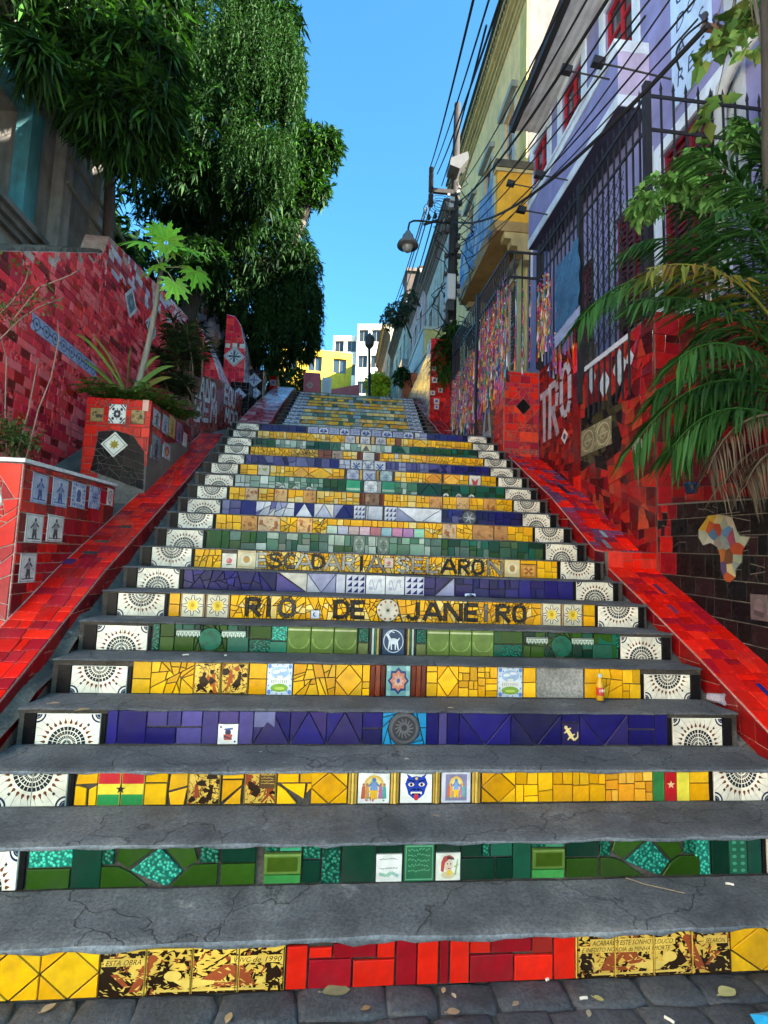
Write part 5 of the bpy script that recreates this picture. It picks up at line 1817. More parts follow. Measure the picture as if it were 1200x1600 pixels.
for (a, b, c, d), base, it in (((140, 162, 638, 658), (.3, .2, .08), pr_woodcut(g, 1, (.05, .04, .03), (.15, .1, .04))[::2]), ((168.6, 197.6, 632.6, 661), (.66, .64, .6), pr_geo((.03, .03, .035), (.04, .04, .05), 1) + [(circ(.5, .5, .2, n=12), (.03, .03, .035)), (circ(.5, .5, .08, n=8), (.6, .58, .55))]), ((203.6, 226, 641.6, 662), (.36, .24, .1), pr_woodcut(g, 1, (.04, .04, .03), (.2, .12, .04))[::2]),
                               ((222, 233, 625, 642), (.66, .4, .32), [])):
    p0, p1 = U(a, d), U(b, c)
    holes.append(rect(p0[0], p1[0], p0[1], p1[1]))
    add_print(o, (p0[0], p1[0], p0[1], p1[1]), fr, base, it)
c0 = U(178.5, 694.5)
hd = .128
dmd = [(c0[0] - hd, c0[1]), (c0[0], c0[1] - hd), (c0[0] + hd, c0[1]), (c0[0], c0[1] + hd)]
add_print(o, (c0[0] - hd / 1.414, c0[0] + hd / 1.414, c0[1] - hd / 1.414, c0[1] + hd / 1.414), fr, (.7, .68, .58), [(rect(.07, .93, .07, .93), (.1, .08, .03)), (rect(.1, .9, .1, .9), (.7, .68, .58))] + [(p, c) for p, c in scaled(pr_flower()[:-2], .12, .88, .12, .88) if c[2] < .04] + pr_star(8, .3, .14, (.3, .22, .03)), ang=pi / 4)
face = rect(X0, X1, 1.98, 3.0)
hb = clip_to(blk, face)
reds = cut_all([(q, g.choice([(.66, .016, .006), (.62, .012, .006), (.55, .01, .008)])) for q in courses(face, .1, .15, g, 0, (0, .0), .05)], holes + [hb])
reds = [(q, c) for q, c in reds if not (sum(p[1] for p in q) / len(q) < U(150, 722)[1] and sum(p[0] for p in q) / len(q) > U(150, 722)[0])]
blks = cut_all([(q, g.choice(K)) for q in guillotine(hb, .09, g, .5)], [dmd])
add_pieces(o, reds + blks, fr, .008, 150, seed=3, grout=.003)
fr = fr_left(X1 - .008)
holes = []
for (a, b, c, d), base, it in (((239, 251, 640, 668), (.4, .4, .46), pr_figure(g, (.06, .05, .08), (.3, .1, .08))), ((254, 263, 648, 678), (.3, .34, .4), pr_figure(g)), ((264, 274, 650, 684), (.55, .38, .12), pr_figure(g, (.3, .1, .03), (.5, .26, .05))), ((276, 284, 660, 692), (.4, .2, .36), pr_figure(g)), ((286, 292, 676, 698), (.6, .58, .6), pr_scribble(g, (.2, .1, .1))),
                               ((237, 251, 680, 720), (.22, .22, .25), pr_figure(g, (.05, .05, .06), (.1, .1, .12))), ((255, 266, 692, 718), (.42, .42, .46), [(circ(.5, .5, .3, .32, 12), (.5, .06, .04)), (circ(.5, .45, .14, .2, 10), (.6, .4, .1))])):
    y0, y1, z0, z1 = pxr(a, b, c, d, X1)
    holes.append(rect(y0, y1, z0, z1))
    add_print(o, (y0, y1, z0, z1), fr, base, it)
add_pieces(o, cut_all([(q, g.choice(RD + RM[:2])) for q in guillotine(ccw([(5.31, 2.55), (6.74, 2.92), (6.74, 3.1), (5.31, 2.99)]), .13, g, .05)], holes), fr, .008, 60, seed=3)

# wall with ANO BEM lettering
XA = -2.2
o = thing('lettered_wall', (XA - .1, 8.8, 2.9), 'reddish wall with large grey letters ANO BEM beside the stairs', 'wall')
wt = [(6.95, 3.9), (8.7, 4.42), (10.8, 4.82)]
wb = [(7.2, 2.95), (8.7, 3.55), (10.8, 4.0)]
mb = MB()
mb.prism(wt + wb[::-1], fr_left(XA), -.18, 0, (1, 1, 1))
mb.build('core', GROUT_LIGHT, o)
fr = fr_left(XA)
cuts = []
for word_, y0, z0, dy, h_, sl in (('ANO', 7.55, 3.78, .34, .3, .19), ('BEM', 7.36, 3.36, .46, .36, .235), ('EOU', 9.15, 4.16, .34, .34, .2), ('MOO', 9.3, 3.86, .4, .26, .2)):
    for i, ch in enumerate(word_):
        for q in letter(ch, y0 + i * dy, y0 + i * dy + dy * .74, z0, z0 + h_, .035):
            q = ccw([(p[0], p[1] + (p[0] - y0) * sl) for p in q])
            add_tile(o, q, fr, g.choice([(.6, .6, .62), (.5, .5, .54), (.66, .66, .66)]), .009, name='letter_tile')
            cuts.append(q)
ps = []
for i in range(2):
    ps += [(q, g.choice([(.3, .04, .03), (.24, .03, .03), (.4, .05, .04), (.2, .05, .04), (.36, .12, .1)])) for q in guillotine(ccw([wb[i], wb[i + 1], wt[i + 1], wt[i]]), .12, g, .3)]
add_pieces(o, cut_all(ps, cuts), fr, .007, 130, seed=2)
fr = fr_front(7.08)
add_pieces(o, [(q, g.choice(RM)) for q in guillotine(rect(XA - .5, XA - .01, 3.05, 3.9), .13, g, .06)], fr, .03, 30, seed=4)


def pier(label, y, px0, px1, py0, py1, pal, ins, crest=None, depth=.5, size=.1, name='mosaic_pier', arch=()):
    A, B_ = on_y(px0, py1, y), on_y(px1, py0, y)
    x0, x1, z0, z1 = float(A[0]), float(B_[0]), float(A[2]) - .3, float(B_[2])
    t = thing(name, ((x0 + x1) / 2, y + depth / 2, z0), label, 'pier', 'mosaic piers up the left side')
    fr_ = fr_front(y)
    poly = rect(x0, x1, z0, z1) if not arch else [(x0, z0), (x1, z0)] + [(x0 + (x1 - x0) * a, z0 + .3 + (z1 - z0 - .3) * b) for a, b in arch]
    mb_ = MB()
    mb_.prism(poly, fr_, -depth, 0, (1, 1, 1))
    mb_.build('core', GROUT_LIGHT, t)
    hs = []
    for (px, py, sz, base, it, an) in ins:
        P_ = on_y(px, py, y)
        a, b, h = float(P_[0]), float(P_[2]), sz / 2
        add_print(t, (a - h, a + h, b - h, b + h), fr_, base, it, ang=an)
        if an:
            h *= 1.414
            hs.append([(a - h, b), (a, b - h), (a + h, b), (a, b + h)])
        else:
            hs.append(rect(a - h, a + h, b - h, b + h))
    ps_ = []
    for q in guillotine(rect(x0, x1, z0 + .25, z1), size, g, .12):
        q = clip_to(ccw(q), ccw(poly))
        if q:
            ps_.append((q, g.choice(pal)))
    add_pieces(t, cut_all(ps_, hs), fr_, .008, 80, seed=5)
    fs_ = fr_left(x1)
    add_pieces(t, [(q, g.choice(crest or pal)) for q in guillotine(rect(y, y + depth, z0 + .25, (z0 + .3 + (z1 - z0 - .3) * arch[0][1]) if arch else z1), size, g, .3)], fs_, .008, 40, seed=6)
    if crest:
        tl = fr_right(0)
        for (p0, p1) in zip(poly[2:-1] if arch else [], poly[3:] if arch else []):
            l = math.hypot(p1[0] - p0[0], p1[1] - p0[1])
            ux, uz = (p0[0] - p1[0]) / l, (p0[1] - p1[1]) / l
            f2 = Fr((p1[0], y, p1[1]), (ux, 0, uz), (0, 1, 0), (-uz, 0, ux))
            add_pieces(t, [(q, g.choice(crest)) for q in guillotine(rect(0, l, 0, depth), size, g, .3)], f2, .01, 16, seed=7)
    return t


CR_ = [(.6, .58, .66), (.45, .42, .6), (.2, .2, .4), (.5, .3, .4), (.66, .64, .6)]
pier('red mosaic pier with pale sloping crest behind the spiky dark shrub', 9.9, 296, 349, 508, 594, RW[:4], [], CR_, 1.5, .13, arch=((1, .05), (.75, .4), (.25, .93), (0, 1)))
pier('pale lilac and pink mosaic wall end closing the top of the left wall', 13.0, 262, 383, 471, 520, [(.5, .3, .4), (.45, .42, .6), (.6, .58, .66), (.4, .1, .16), (.3, .28, .45)], [], CR_, .6, .16)
pier('tall rounded red pier with white diamond tile and pale band', 11.6, 347, 387, 494, 604, RW[:4], [(366, 557, .33, (.6, .62, .64), pr_geo((.05, .06, .1), (.2, .24, .3), 0), pi / 4), (356, 540, .1, (.6, .6, .55), [], 0), (367, 540, .1, (.6, .6, .55), [], 0), (378, 541, .1, (.6, .6, .55), [], 0)], CR_, 1.3, .13, arch=((1, .42), (.92, .62), (.7, .86), (.4, .98), (0, 1)))
pier('low black pier with a blue diamond tile', 10.95, 357, 390, 598, 646, K, [(373, 617, .22, (.42, .44, .56), pr_geo((.05, .08, .2), (.2, .25, .4), 0), pi / 4)], K, .5, .14)
pier('taller black pier with two blue diamond tiles', 12.3, 383, 412, 578, 640, K, [(397, 594, .25, (.45, .48, .58), pr_geo((.05, .08, .2), (.2, .25, .4), 0), pi / 4), (399, 614, .2, (.45, .48, .58), pr_geo((.05, .08, .2), (.2, .25, .4), 1), pi / 4)], [(.6, .45, .2), (.6, .5, .35), (.2, .15, .1)], .5, .16)
pier('small black and red pier with one blue square tile', 13.8, 420, 434, 588, 622, K[:2] + RM[:1], [(427, 598, .16, (.42, .44, .56), pr_geo((.05, .08, .2), (.2, .25, .4), 0), 0)], [(.6, .45, .2), (.6, .5, .35)], .5, .14)
# parapets of the upper flight
parapet('parapet', 'pinkish parapet left of the narrow upper flight', [(8.6, 3.55), (11.2, 4.85), (13.9, 6.1)], -1.42, -1.95, .3, [(.45, .05, .07), (.5, .1, .12), (.36, .03, .05), (.55, .3, .32), (.3, .03, .06)], RD, 61, -1, 160, size=.16)
parapet('parapet', 'dark red parapet right of the narrow upper flight', [(8.6, 3.5), (11.2, 4.75), (13.6, 5.95)], 1.72, 1.98, .3, RM + [(.5, .3, .28)], RD, 62, 1, 120, size=.15)

# ------------------------------------------------------------------ right side walls
XR = 2.64
o = thing('planter_wall', (XR + .1, 3.4, .9), 'low black-tiled wall with a colourful map of Africa', 'wall')
fr = fr_right(XR)
mb = MB()
mb.prism([(1.6, 0.0), (4.34, 1.4), (4.34, 2.06), (1.6, 1.86)], fr, -.2, 0, (1, 1, 1))
mb.build('core', GROUT, o)
AF = [(1085, 850), (1098, 826), (1110, 808), (1122, 804), (1139, 806), (1147, 812), (1154, 834), (1162, 842), (1174, 838), (1168, 850), (1158, 862), (1158, 876), (1161, 884), (1152, 892), (1151, 902), (1140, 910), (1134, 908), (1130, 890), (1126, 876), (1128, 866), (1122, 858), (1112, 850), (1102, 852), (1094, 846)]
AF = [(1093, 828), (1108, 806), (1124, 804), (1144, 808), (1153, 832), (1158, 838), (1173, 839), (1161, 861), (1160, 878), (1151, 890), (1150, 902), (1142, 910), (1135, 908), (1128, 890), (1127, 868), (1122, 855), (1112, 848), (1100, 852), (1093, 840)]
AW = [tuple(float(v) for v in on_x(p[0], p[1], XR)[[1, 2]]) for p in AF]
AW = ccw(AW)
AC = [(.5, .52, .4), (.4, .48, .36), (.3, .36, .36), (.6, .36, .04), (.42, .06, .02), (.5, .1, .03), (.6, .5, .26), (.1, .22, .4), (.36, .4, .3), (.55, .18, .04), (.12, .08, .22), (.58, .56, .5), (.3, .06, .12), (.2, .08, .04), (.5, .4, .3), (.34, .3, .26)]
import mathutils.geometry as mg
seeds_ = []
g3 = random.Random(15)
cx0, cx1 = min(p[0] for p in AW), max(p[0] for p in AW)
cz0, cz1 = min(p[1] for p in AW), max(p[1] for p in AW)


def inside(pt, poly):
    c = False
    for i in range(len(poly)):
        a, b = poly[i], poly[i - 1]
        if (a[1] > pt[1]) != (b[1] > pt[1]) and pt[0] < (b[0] - a[0]) * (pt[1] - a[1]) / (b[1] - a[1]) + a[0]:
            c = not c
    return c


while len(seeds_) < 24:
    p = (g3.uniform(cx0, cx1), g3.uniform(cz0, cz1))
    if inside(p, AW) and all(math.hypot(p[0] - s_[0], p[1] - s_[1]) > .055 for s_ in seeds_):
        seeds_.append(p)
tris = mg.tessellate_polygon([[Vector((p[0], p[1], 0)) for p in AW]])
tri = [ccw([AW[i] for i in t]) for t in tris]
for i, sd in enumerate(seeds_):
    cell = rect(cx0 - .1, cx1 + .1, cz0 - .1, cz1 + .1)
    for j, q in enumerate(seeds_):
        if j != i:
            m_ = ((sd[0] + q[0]) / 2, (sd[1] + q[1]) / 2)
            cell = clip(cell, m_, (sd[0] - q[0], sd[1] - q[1]))
    mb = MB()
    c_ = tuple(v * .6 for v in AC[i % len(AC)])
    for t in tri:
        z = clip_to(cell, t)
        if z and len(z) > 2 and abs(area2(z)) > 1e-6:
            mb.slab(z, fr, -.002, .0085, c_, 0.0)
    if mb.v:
        mb.build('map_tile', GLAZE, o)
ps = cut_all([(q, g.choice(K)) for q in courses([(1.6, -.05), (4.34, 1.3), (4.34, 2.05), (1.6, 1.85)], .14, .17, g, .04, (2, 1), .06)], tri)  # black courses
ps = [(q, ((g.choice(RM) if g.random() < .7 else c) if sum(p[0] for p in q) / len(q) > 4.12 else c)) for q, c in ps]
add_pieces(o, ps, fr, .007, 170, mat=GLAZE_DARK, seed=9, grout=.003)
P = on_x(1188, 948, XR)
add_print(o, (float(P[1]) - .07, float(P[1]) + .07, float(P[2]) - .09, float(P[2]) + .08), fr, (.1, .075, .08), [(circ(.5, .5, .3, .35, 10), (.14, .1, .11)), (stroke((.2, .2), (.8, .3), .1), (.06, .045, .05))], .012)
tp = MB()
tp.raw([(XR, 1.6, 1.862), (XR + .2, 1.6, 1.862), (XR + .2, 4.34, 2.062), (XR, 4.34, 2.062)], [(0, 1, 2, 3)], (1, 1, 1))
tp.build('top', GROUT_DARK, o)
mb = MB()
mb.raw([(XR + .19, 1.2, 1.75), (3.79, 1.2, 1.75), (3.79, 4.4, 2.02), (XR + .19, 4.4, 2.0)], [(0, 1, 2, 3)], (1, 1, 1))
tag(mb.build('soil', SOIL), None, None, None, 'structure')

# red wall facing the palm, at the corner
o = thing('terrace_wall', (2.8, 4.4, 1.6), 'dark red terrace wall facing the palm, with an olive tile panel on its street side', 'wall')
mb = MB()
mb.prism([(4.35, 1.3), (5.78, 1.9), (5.78, 3.74), (4.72, 3.74), (4.72, 3.84), (4.35, 3.84)], fr_right(XR), -.36, 0, (1, 1, 1))
mb.box((XR + .361, 4.35, 1.5), (3.79, 4.6, 3.84), (1, 1, 1))
mb.build('core', GROUT_DARK, o)
fr = fr_right(XR)
holes = []
y0, y1, z0, z1 = pxr(908, 955, 660, 708, XR)
y0, y1, z0, z1 = 5.09, 5.77, 2.775, 3.075
for i in range(2):
    a = y0 + (y1 - y0) * i / 2
    add_print(o, (a, a + (y1 - y0) / 2 - .003, z0, z1), fr, (.2, .17, .1), [(circ(.5, .5, .42, .42, 16), (.42, .38, .24)), (circ(.5, .5, .37, .37, 16), (.2, .16, .09)), (circ(.5, .5, .2, .22, 12), (.34, .3, .18)), (circ(.5, .5, .12, .14, 10), (.16, .13, .07))] + pr_geo((.36, .32, .2), (.3, .26, .16), 1)[::3])
holes.append(rect(y0, y1, z0, z1))
bk = rect(y0 - .1, y1 + .0, z0 - .09, z1 + .14)
for px, py, w_, h_ in ((925, 592, .2, .36), (945, 600, .24, .34), (969, 574, .26, .4), (985, 560, .14, .2)):
    P = on_x(px, py, XR)
    a, b = float(P[1]), float(P[2])
    q = [(a - w_ / 2, b), (a, b - h_ / 2), (a + w_ / 2, b), (a, b + h_ / 2)]
    holes.append(ccw(q))
    add_tile(o, inset(ccw(q), .003), fr, (.46, .5, .6), .0095, name='lozenge_tile')
P = on_x(997, 697, XR)
dcx = (float(P[1]), float(P[2]))
holes.append(circ(dcx[0], dcx[1], .085, n=10))
mb = MB()
mb.slab(circ(dcx[0], dcx[1], .08, n=16), fr, -.002, .01, (.3, .28, .27), .002)
for p_, c_ in scaled([(stroke((.5, .5), (.5 + .4 * cos(k * pi / 4), .5 + .4 * sin(k * pi / 4)), .03), (.1, .09, .09)) for k in range(8)], dcx[0] - .08, dcx[0] + .08, dcx[1] - .08, dcx[1] + .08):
    mb.decal(p_, fr, .0104, c_)
mb.build('round_tile', GLAZE, o)
ps = []
for q in guillotine(ccw([(4.36, 1.4), (5.77, 2.0), (5.77, 3.73), (4.36, 3.83)]), .15, g, .28):
    cz = sum(p[1] for p in q) / len(q)
    cy_ = sum(p[0] for p in q) / len(q)
    c = g.choice(RX + RM[:3] + [(.4, .05, .02), (.34, .03, .015)])
    if overlaps(ccw(q), bk):
        c = g.choice(K + [(.05, .04, .015)])
    ps.append((q, c))
add_pieces(o, cut_all(ps, holes), fr, .009, 230, seed=13, grout=.0025, tiltamp=.025)
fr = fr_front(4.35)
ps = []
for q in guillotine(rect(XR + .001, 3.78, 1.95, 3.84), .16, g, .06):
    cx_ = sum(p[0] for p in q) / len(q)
    ps.append((q, g.choice(RX) if cx_ > XR + .17 else g.choice(RM[:2] + RX[:4] + RB[3:4])))  # darker reds past the corner paint in the palm's shade
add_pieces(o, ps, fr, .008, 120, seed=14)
mb = MB()      # pale sill
mb.box((XR - .03, 4.73, 3.745), (XR + .34, 5.63, 3.80), (.5, .52, .6))
mb.build('sill', PAINT, o)
# wall with TRO
o = thing('lettered_wall', (XR + .1, 6.4, 2.6), 'dark red wall with pale letters TRO under the hanging tarpaulin', 'wall')
mb = MB()
mb.prism([(5.785, 1.95), (7.04, 2.7), (7.04, 4.32), (5.785, 4.17)], fr_right(XR), -.2, 0, (1, 1, 1))
mb.build('core', GROUT_DARK, o)
fr = fr_right(XR)
cuts = []
sl = -.11
for ch, y0, w_, zb, h_, cc in (('T', 7.0, .3, 3.2, .72, [(.4, .38, .44)]), ('R', 6.66, .26, 3.2, .76, [(.42, .38, .44)]), ('O', 6.3, .24, 3.38, .68, [(.44, .44, .52)])):
    for q in letter(ch, 0, w_, 0, h_, .046):
        q = ccw([(y0 - p[0], zb + p[1]) for p in q])
        add_tile(o, inset(q, .001) or q, fr, cc[0], .009, name='letter_tile')
        cuts.append(q)
P = on_x(883, 682, XR)
a, b = float(P[1]), float(P[2])
add_print(o, (a - .07, a + .07, b - .07, b + .07), fr, (.6, .58, .6), [(circ(.5, .5, .3, n=10), (.05, .05, .12))], ang=pi / 4)
ps = [(q, g.choice(RX + RX + [(.3, .02, .02), (.2, .006, .02)])) for q in guillotine(ccw([(5.92, 2.1), (7.03, 2.75), (7.03, 4.31), (5.92, 4.18)]), .12, g, .25)]
add_pieces(o, cut_all(ps, cuts), fr, .007, 170, seed=16)
for k in range(11):
    add_tile(o, rect(5.79, 5.915, 2.2 + k * .18, 2.377 + k * .18), fr, g.choice(RB[:3] + RX[:3]), .03, w0=-.002)
# pillar
o = thing('pillar', (2.38, 7.2, 2.6), 'square red mosaic pillar with a black diamond tile', 'pillar')
mb = MB()
mb.box((2.125, 7.048, 2.5), (2.635, 7.5, 4.27), (1, 1, 1))
mb.build('core', GROUT, o)
fr = fr_front(7.048)
P = on_y(818, 635, 7.04)
a, b = float(P[0]), float(P[2])
hole = [(a - .11, b), (a, b - .12), (a + .11, b), (a, b + .12)]
add_tile(o, inset(hole, .003), fr, K[0], .009)
ring = [(a - .25, b), (a, b - .28), (a + .25, b), (a, b + .28)]
pal_ = [(.6, .02, .012), (.5, .02, .015), (.3, .012, .03), (.64, .05, .02), (.4, .02, .04), (.66, .02, .008)]
ps = [(q, g.choice(pal_)) for q in courses(rect(2.13, 2.63, 2.9, 4.25), .11, .15, g, 0, (0, 0), .2)]
ps = cut_all(ps, [ring]) + cut_all([(q, g.choice(pal_)) for q in guillotine(ccw(ring), .13, g, .3)], [hole])
add_pieces(o, ps, fr, .008, 120, seed=18, grout=.0035)
fr = fr_right(2.125)
add_pieces(o, [(q, g.choice(pal_)) for q in courses(rect(7.05, 7.5, 3.0, 4.25), .11, .15, g)], fr, .008, 30, seed=19)
# wall with a large letter A
o = thing('lettered_wall', (2.25, 8.0, 3.0), 'brown mosaic wall with one large grey letter A beyond the pillar', 'wall')
mb = MB()
mb.box((2.15, 7.5, 2.7), (2.35, 8.55, 4.14), (1, 1, 1))
mb.build('core', GROUT, o)
fr = fr_right(2.15)
cuts = []
for q in letter('A', 0, .5, 0, .9, .045):
    q = ccw([(8.2 - p[0], 3.25 + p[1]) for p in q])
    add_tile(o, q, fr, (.34, .34, .36), .009, name='letter_tile')
    cuts.append(q)
add_pieces(o, cut_all([(q, g.choice([(.16, .07, .04), (.12, .06, .04), (.2, .06, .04), (.1, .05, .03), (.24, .05, .03)])) for q in guillotine(rect(7.5, 8.54, 3.0, 4.13), .11, g, .3)], cuts), fr, .007, 100, seed=20)
# tall red pier beside the upper flight
o = thing('pillar', (1.8, 11.2, 3.8), 'tall red mosaic pillar with scattered small white tiles behind the utility pole', 'pillar')
A, Bq = on_y(664, 690, 11.0), on_y(696, 530, 11.0)
x0, x1, z0, z1 = float(A[0]) + .08, float(Bq[0]) + .12, 3.9, float(Bq[2])
mb = MB()
mb.box((x0, 11.0, z0), (x1 + .2, 11.5, z1), (1, 1, 1))
mb.build('core', GROUT, o)
fr = fr_front(11.0)
holes = []
for px, py, d_ in ((678, 576, .1), (688, 584, .1), (679, 594, .12), (688, 610, .1), (676, 614, .1), (682, 627, .12), (682, 636, .1)):
    P = on_y(px, py, 11.0)
    a, b = float(P[0]), float(P[2])
    holes.append(rect(a - d_ / 2, a + d_ / 2, b - d_ / 2, b + d_ / 2))
    add_print(o, (a - d_ / 2, a + d_ / 2, b - d_ / 2, b + d_ / 2), fr, (.6, .5, .45), [(rect(.25, .75, .25, .75), (.1, .1, .25))])
add_pieces(o, cut_all([(q, g.choice([(.6, .012, .012), (.5, .01, .012), (.4, .01, .02), (.66, .02, .015), (.3, .01, .01)])) for q in guillotine(rect(x0, x1 + .2, z0 + .2, z1), .11, g, .15)], holes), fr, .008, 160, seed=22)
add_pieces(o, [(q, g.choice([(.5, .36, .22), (.4, .26, .16), (.5, .42, .34), (.36, .16, .1)])) for q in guillotine(rect(11.0, 11.5, z0 + .2, z1), .11, g, .2)], fr_right(x0), .008, 40, seed=23)


# ------------------------------------------------------------------ houses on the right
def wall_holes(mb, fr, u0, u1, v0, v1, holes, depth, col, rcol=None):
    us = sorted({u0, u1, *[h[i] for h in holes for i in (0, 1) if u0 < h[i] < u1]})
    vs = sorted({v0, v1, *[h[i] for h in holes for i in (2, 3) if v0 < h[i] < v1]})
    for a, b in zip(us[:-1], us[1:]):
        for c, d in zip(vs[:-1], vs[1:]):
            m_ = ((a + b) / 2, (c + d) / 2)
            if not any(h[0] < m_[0] < h[1] and h[2] < m_[1] < h[3] for h in holes):
                mb.decal(rect(a, b, c, d), fr, 0, col)
    for h in holes:
        a, b, c, d = h
        for p, q in (((a, c), (b, c)), ((b, c), (b, d)), ((b, d), (a, d)), ((a, d), (a, c))):
            pts = [fr.p(p[0], p[1], 0), fr.p(q[0], q[1], 0), fr.p(q[0], q[1], -depth), fr.p(p[0], p[1], -depth)]
            mb.face(pts, rcol or col)


def fbox(mb, fr, u0, u1, v0, v1, w0, w1, col, m=0):
    return mb.prism(rect(u0, u1, v0, v1), fr, w0, w1, col, m)


def window(parent, fr, u0, u1, v0, v1, depth, fcol, nx=2, nz=2, trim=None, tw=.1, name='window', open_=0.0, shutter=None, gl=PANE):
    mb = MB()
    t = .045
    w0, w1 = -depth + .005, -depth + .06
    for a, b, c, d in ((u0, u0 + t, v0, v1), (u1 - t, u1, v0, v1), (u0 + t, u1 - t, v0, v0 + t), (u0 + t, u1 - t, v1 - t, v1)):
        fbox(mb, fr, a, b, c, d, w0, w1, fcol)
    for i in range(1, nx):
        u = u0 + (u1 - u0) * i / nx
        fbox(mb, fr, u - t * .6, u + t * .6, v0 + t, v1 - t, w0 + .004, w1 - .004, fcol)
    for i in range(1, nz):
        v = v0 + (v1 - v0) * i / nz
        fbox(mb, fr, u0 + t, u1 - t, v - .016, v + .016, w0 + .008, w1 - .008, fcol)
    o = mb.build(name, METAL, parent)
    mb = MB()
    if shutter:
        n = max(4, int((v1 - v0) / .09))
        for i in range(n):
            v = v0 + t + (v1 - v0 - 2 * t) * i / n
            fbox(mb, fr, u0 + t, u1 - t, v, v + .05, w0 + .01, w0 + .03, shutter)
        mb.decal(rect(u0 + t, u1 - t, v0 + t, v1 - t), fr, w0 + .005, tuple(c * .3 for c in shutter))
        mb.build('shutter', METAL, o)
    else:
        mb.decal(rect(u0 + t, u1 - t, v0 + t, v1 - t), fr, w0 + .02, (1, 1, 1))
        mb.build('pane', gl, o)
    if trim:
        mb = MB()
        for a, b, c, d in ((u0 - tw, u0, v0 - tw, v1 + tw), (u1, u1 + tw, v0 - tw, v1 + tw), (u0, u1, v1, v1 + tw), (u0, u1, v0 - tw, v0)):
            fbox(mb, fr, a, b, c, d, 0.0, .035, trim)
        mb.build('surround', PAINT, o)
    return o


LILAC, LILAC_L, TRIMW, REDW = (.25, .24, .46), (.5, .42, .6), (.66, .72, .82), (.42, .02, .03)
o = thing('house', (5.0, 6.5, 2.0), 'lilac house with red window frames and a projecting upper bay', 'house')
hl = o
XF, XBAY = 3.796, 3.346  # lilac house and row beyond scaled up about the camera, written as plain coordinates
fr = fr_right(XF)
holes = [(6.463, 7.25, 8.764, 10.389), (8.025, 8.85, 8.764, 10.489), (9.5, 10.3, 8.764, 10.489), (4.938, 5.9, 4.576, 6.788), (6.225, 7.025, 4.513, 6.638), (7.625, 8.5, 4.513, 6.513), (4.875, 5.688, 9.326, 10.389)]
mb = MB()
wall_holes(mb, fr, 1.5, 10.625, 1.6, 10.701, holes, .2, LILAC)
mb.box((XF + .001, 1.49, 1.6), (8.0, 1.5, 10.764), LILAC)
mb.box((XF + .25, 10.613, 1.6), (8.0, 10.621, 10.764), LILAC)
mb.box((XF + .9, 1.5, 10.713), (8.0, 10.625, 10.826), LILAC)
mb.build('wall', PAINT, o)
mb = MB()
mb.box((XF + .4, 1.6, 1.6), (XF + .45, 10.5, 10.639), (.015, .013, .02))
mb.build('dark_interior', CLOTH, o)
for h in holes[:3] + holes[6:]:
    window(o, fr, *h, .1, REDW, 2, 3, TRIMW, .15)
for h in holes[3:6]:
    window(o, fr, *h, .1, (.16, .012, .018), 2, 2, TRIMW if h[0] < 5.5 else (.3, .32, .46), .16 if h[0] < 5.5 else .1, name='door', shutter=(.1, .012, .02))
# bay
mb = MB()
fr2 = fr_right(XBAY)
fbox(mb, fr2, 6.125, 9.375, 7.826, 8.463, -.445, 0, LILAC)
bay = mb.build('bay', PAINT, o)
for nm_, a_, b_, w_ in (('lower_trim', 7.663, 7.825, .012), ('upper_trim', 8.465, 8.588, .02), ('ledge', 8.59, 8.639, .05)):
    mb = MB()
    fbox(mb, fr2, 6.116, 9.384, a_, b_, -.445, w_, TRIMW)
    mb.build(nm_, PAINT, bay)
mb = MB()
fbox(mb, fr2, 6.121, 6.124, 7.826, 8.463, -.445, 0, LILAC_L)
mb.build('side_panel', PAINT, bay)
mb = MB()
fbox(mb, fr2, 6.13, 9.37, 7.655, 7.662, -.44, 0, (.05, .05, .09))  # dark sheet painted in for the shade beneath the bay
mb.build('underside_shade', PAINT, bay)
# eaves: grey boarded soffit and dark roof edge
EF = Fr((0, 1.2, 0), (1, 0, 0), (0, 0, 1), (0, -1, 0))
EL = -(9.912 - 1.2)
for i in range(9):
    x = 3.246 + i * .066
    zz = 10.639 + .012 * (i % 2)
    mb = MB()
    mb.prism([(x, zz), (x + .063, zz), (x + .063, zz + .03), (x, zz + .03)], EF, EL, 0, (.56, .57, .6) if i % 2 else (.66, .67, .7))
    mb.build('soffit_board', PAINT, o)
mb = MB()
mb.prism([(3.146, 10.639), (3.243, 10.614), (3.243, 10.801), (3.146, 10.801)], EF, EL - .05, 0, (.03, .028, .03))
mb.build('gutter', METAL, o)
mb = MB()
mb.prism([(3.121, 10.802), (4.546, 11.264), (8.0, 11.639), (8.0, 11.514), (3.296, 10.764)], EF, EL - .05, 0, (.16, .07, .045))
mb.build('roof', OLDPAINT, o)
# vertical white strip, drain pipe
mb = MB()
fbox(mb, fr, 10.312, 10.362, 7.638, 10.639, 0, .04, TRIMW)
mb.build('pilaster', PAINT, o)
mb = MB()
fbox(mb, fr, 4.525, 4.725, 5.138, 8.389, 0, .05, (.42, .45, .5))
mb.build('pilaster', PAINT, o)
mb = MB()
mb.tube([(XF - .07, 6.025, 4.463), (XF - .07, 6.025, 6.138), (XF - .07, 6.025, 7.013)], .036, (.56, .6, .68), 8)
mb.build('drain_pipe', PAINT, o)
mb = MB()
mb.tube([(XF - .13, 4.725, 4.888), (XF - .13, 4.725, 6.388), (XF - .14, 4.675, 6.538), (XF - .14, 4.5, 6.638), (XF - .14, 4.0, 6.713)], .062, (.5, .52, .55), 10)
mb.build('white_pipe', PAINT, o, smooth=True)

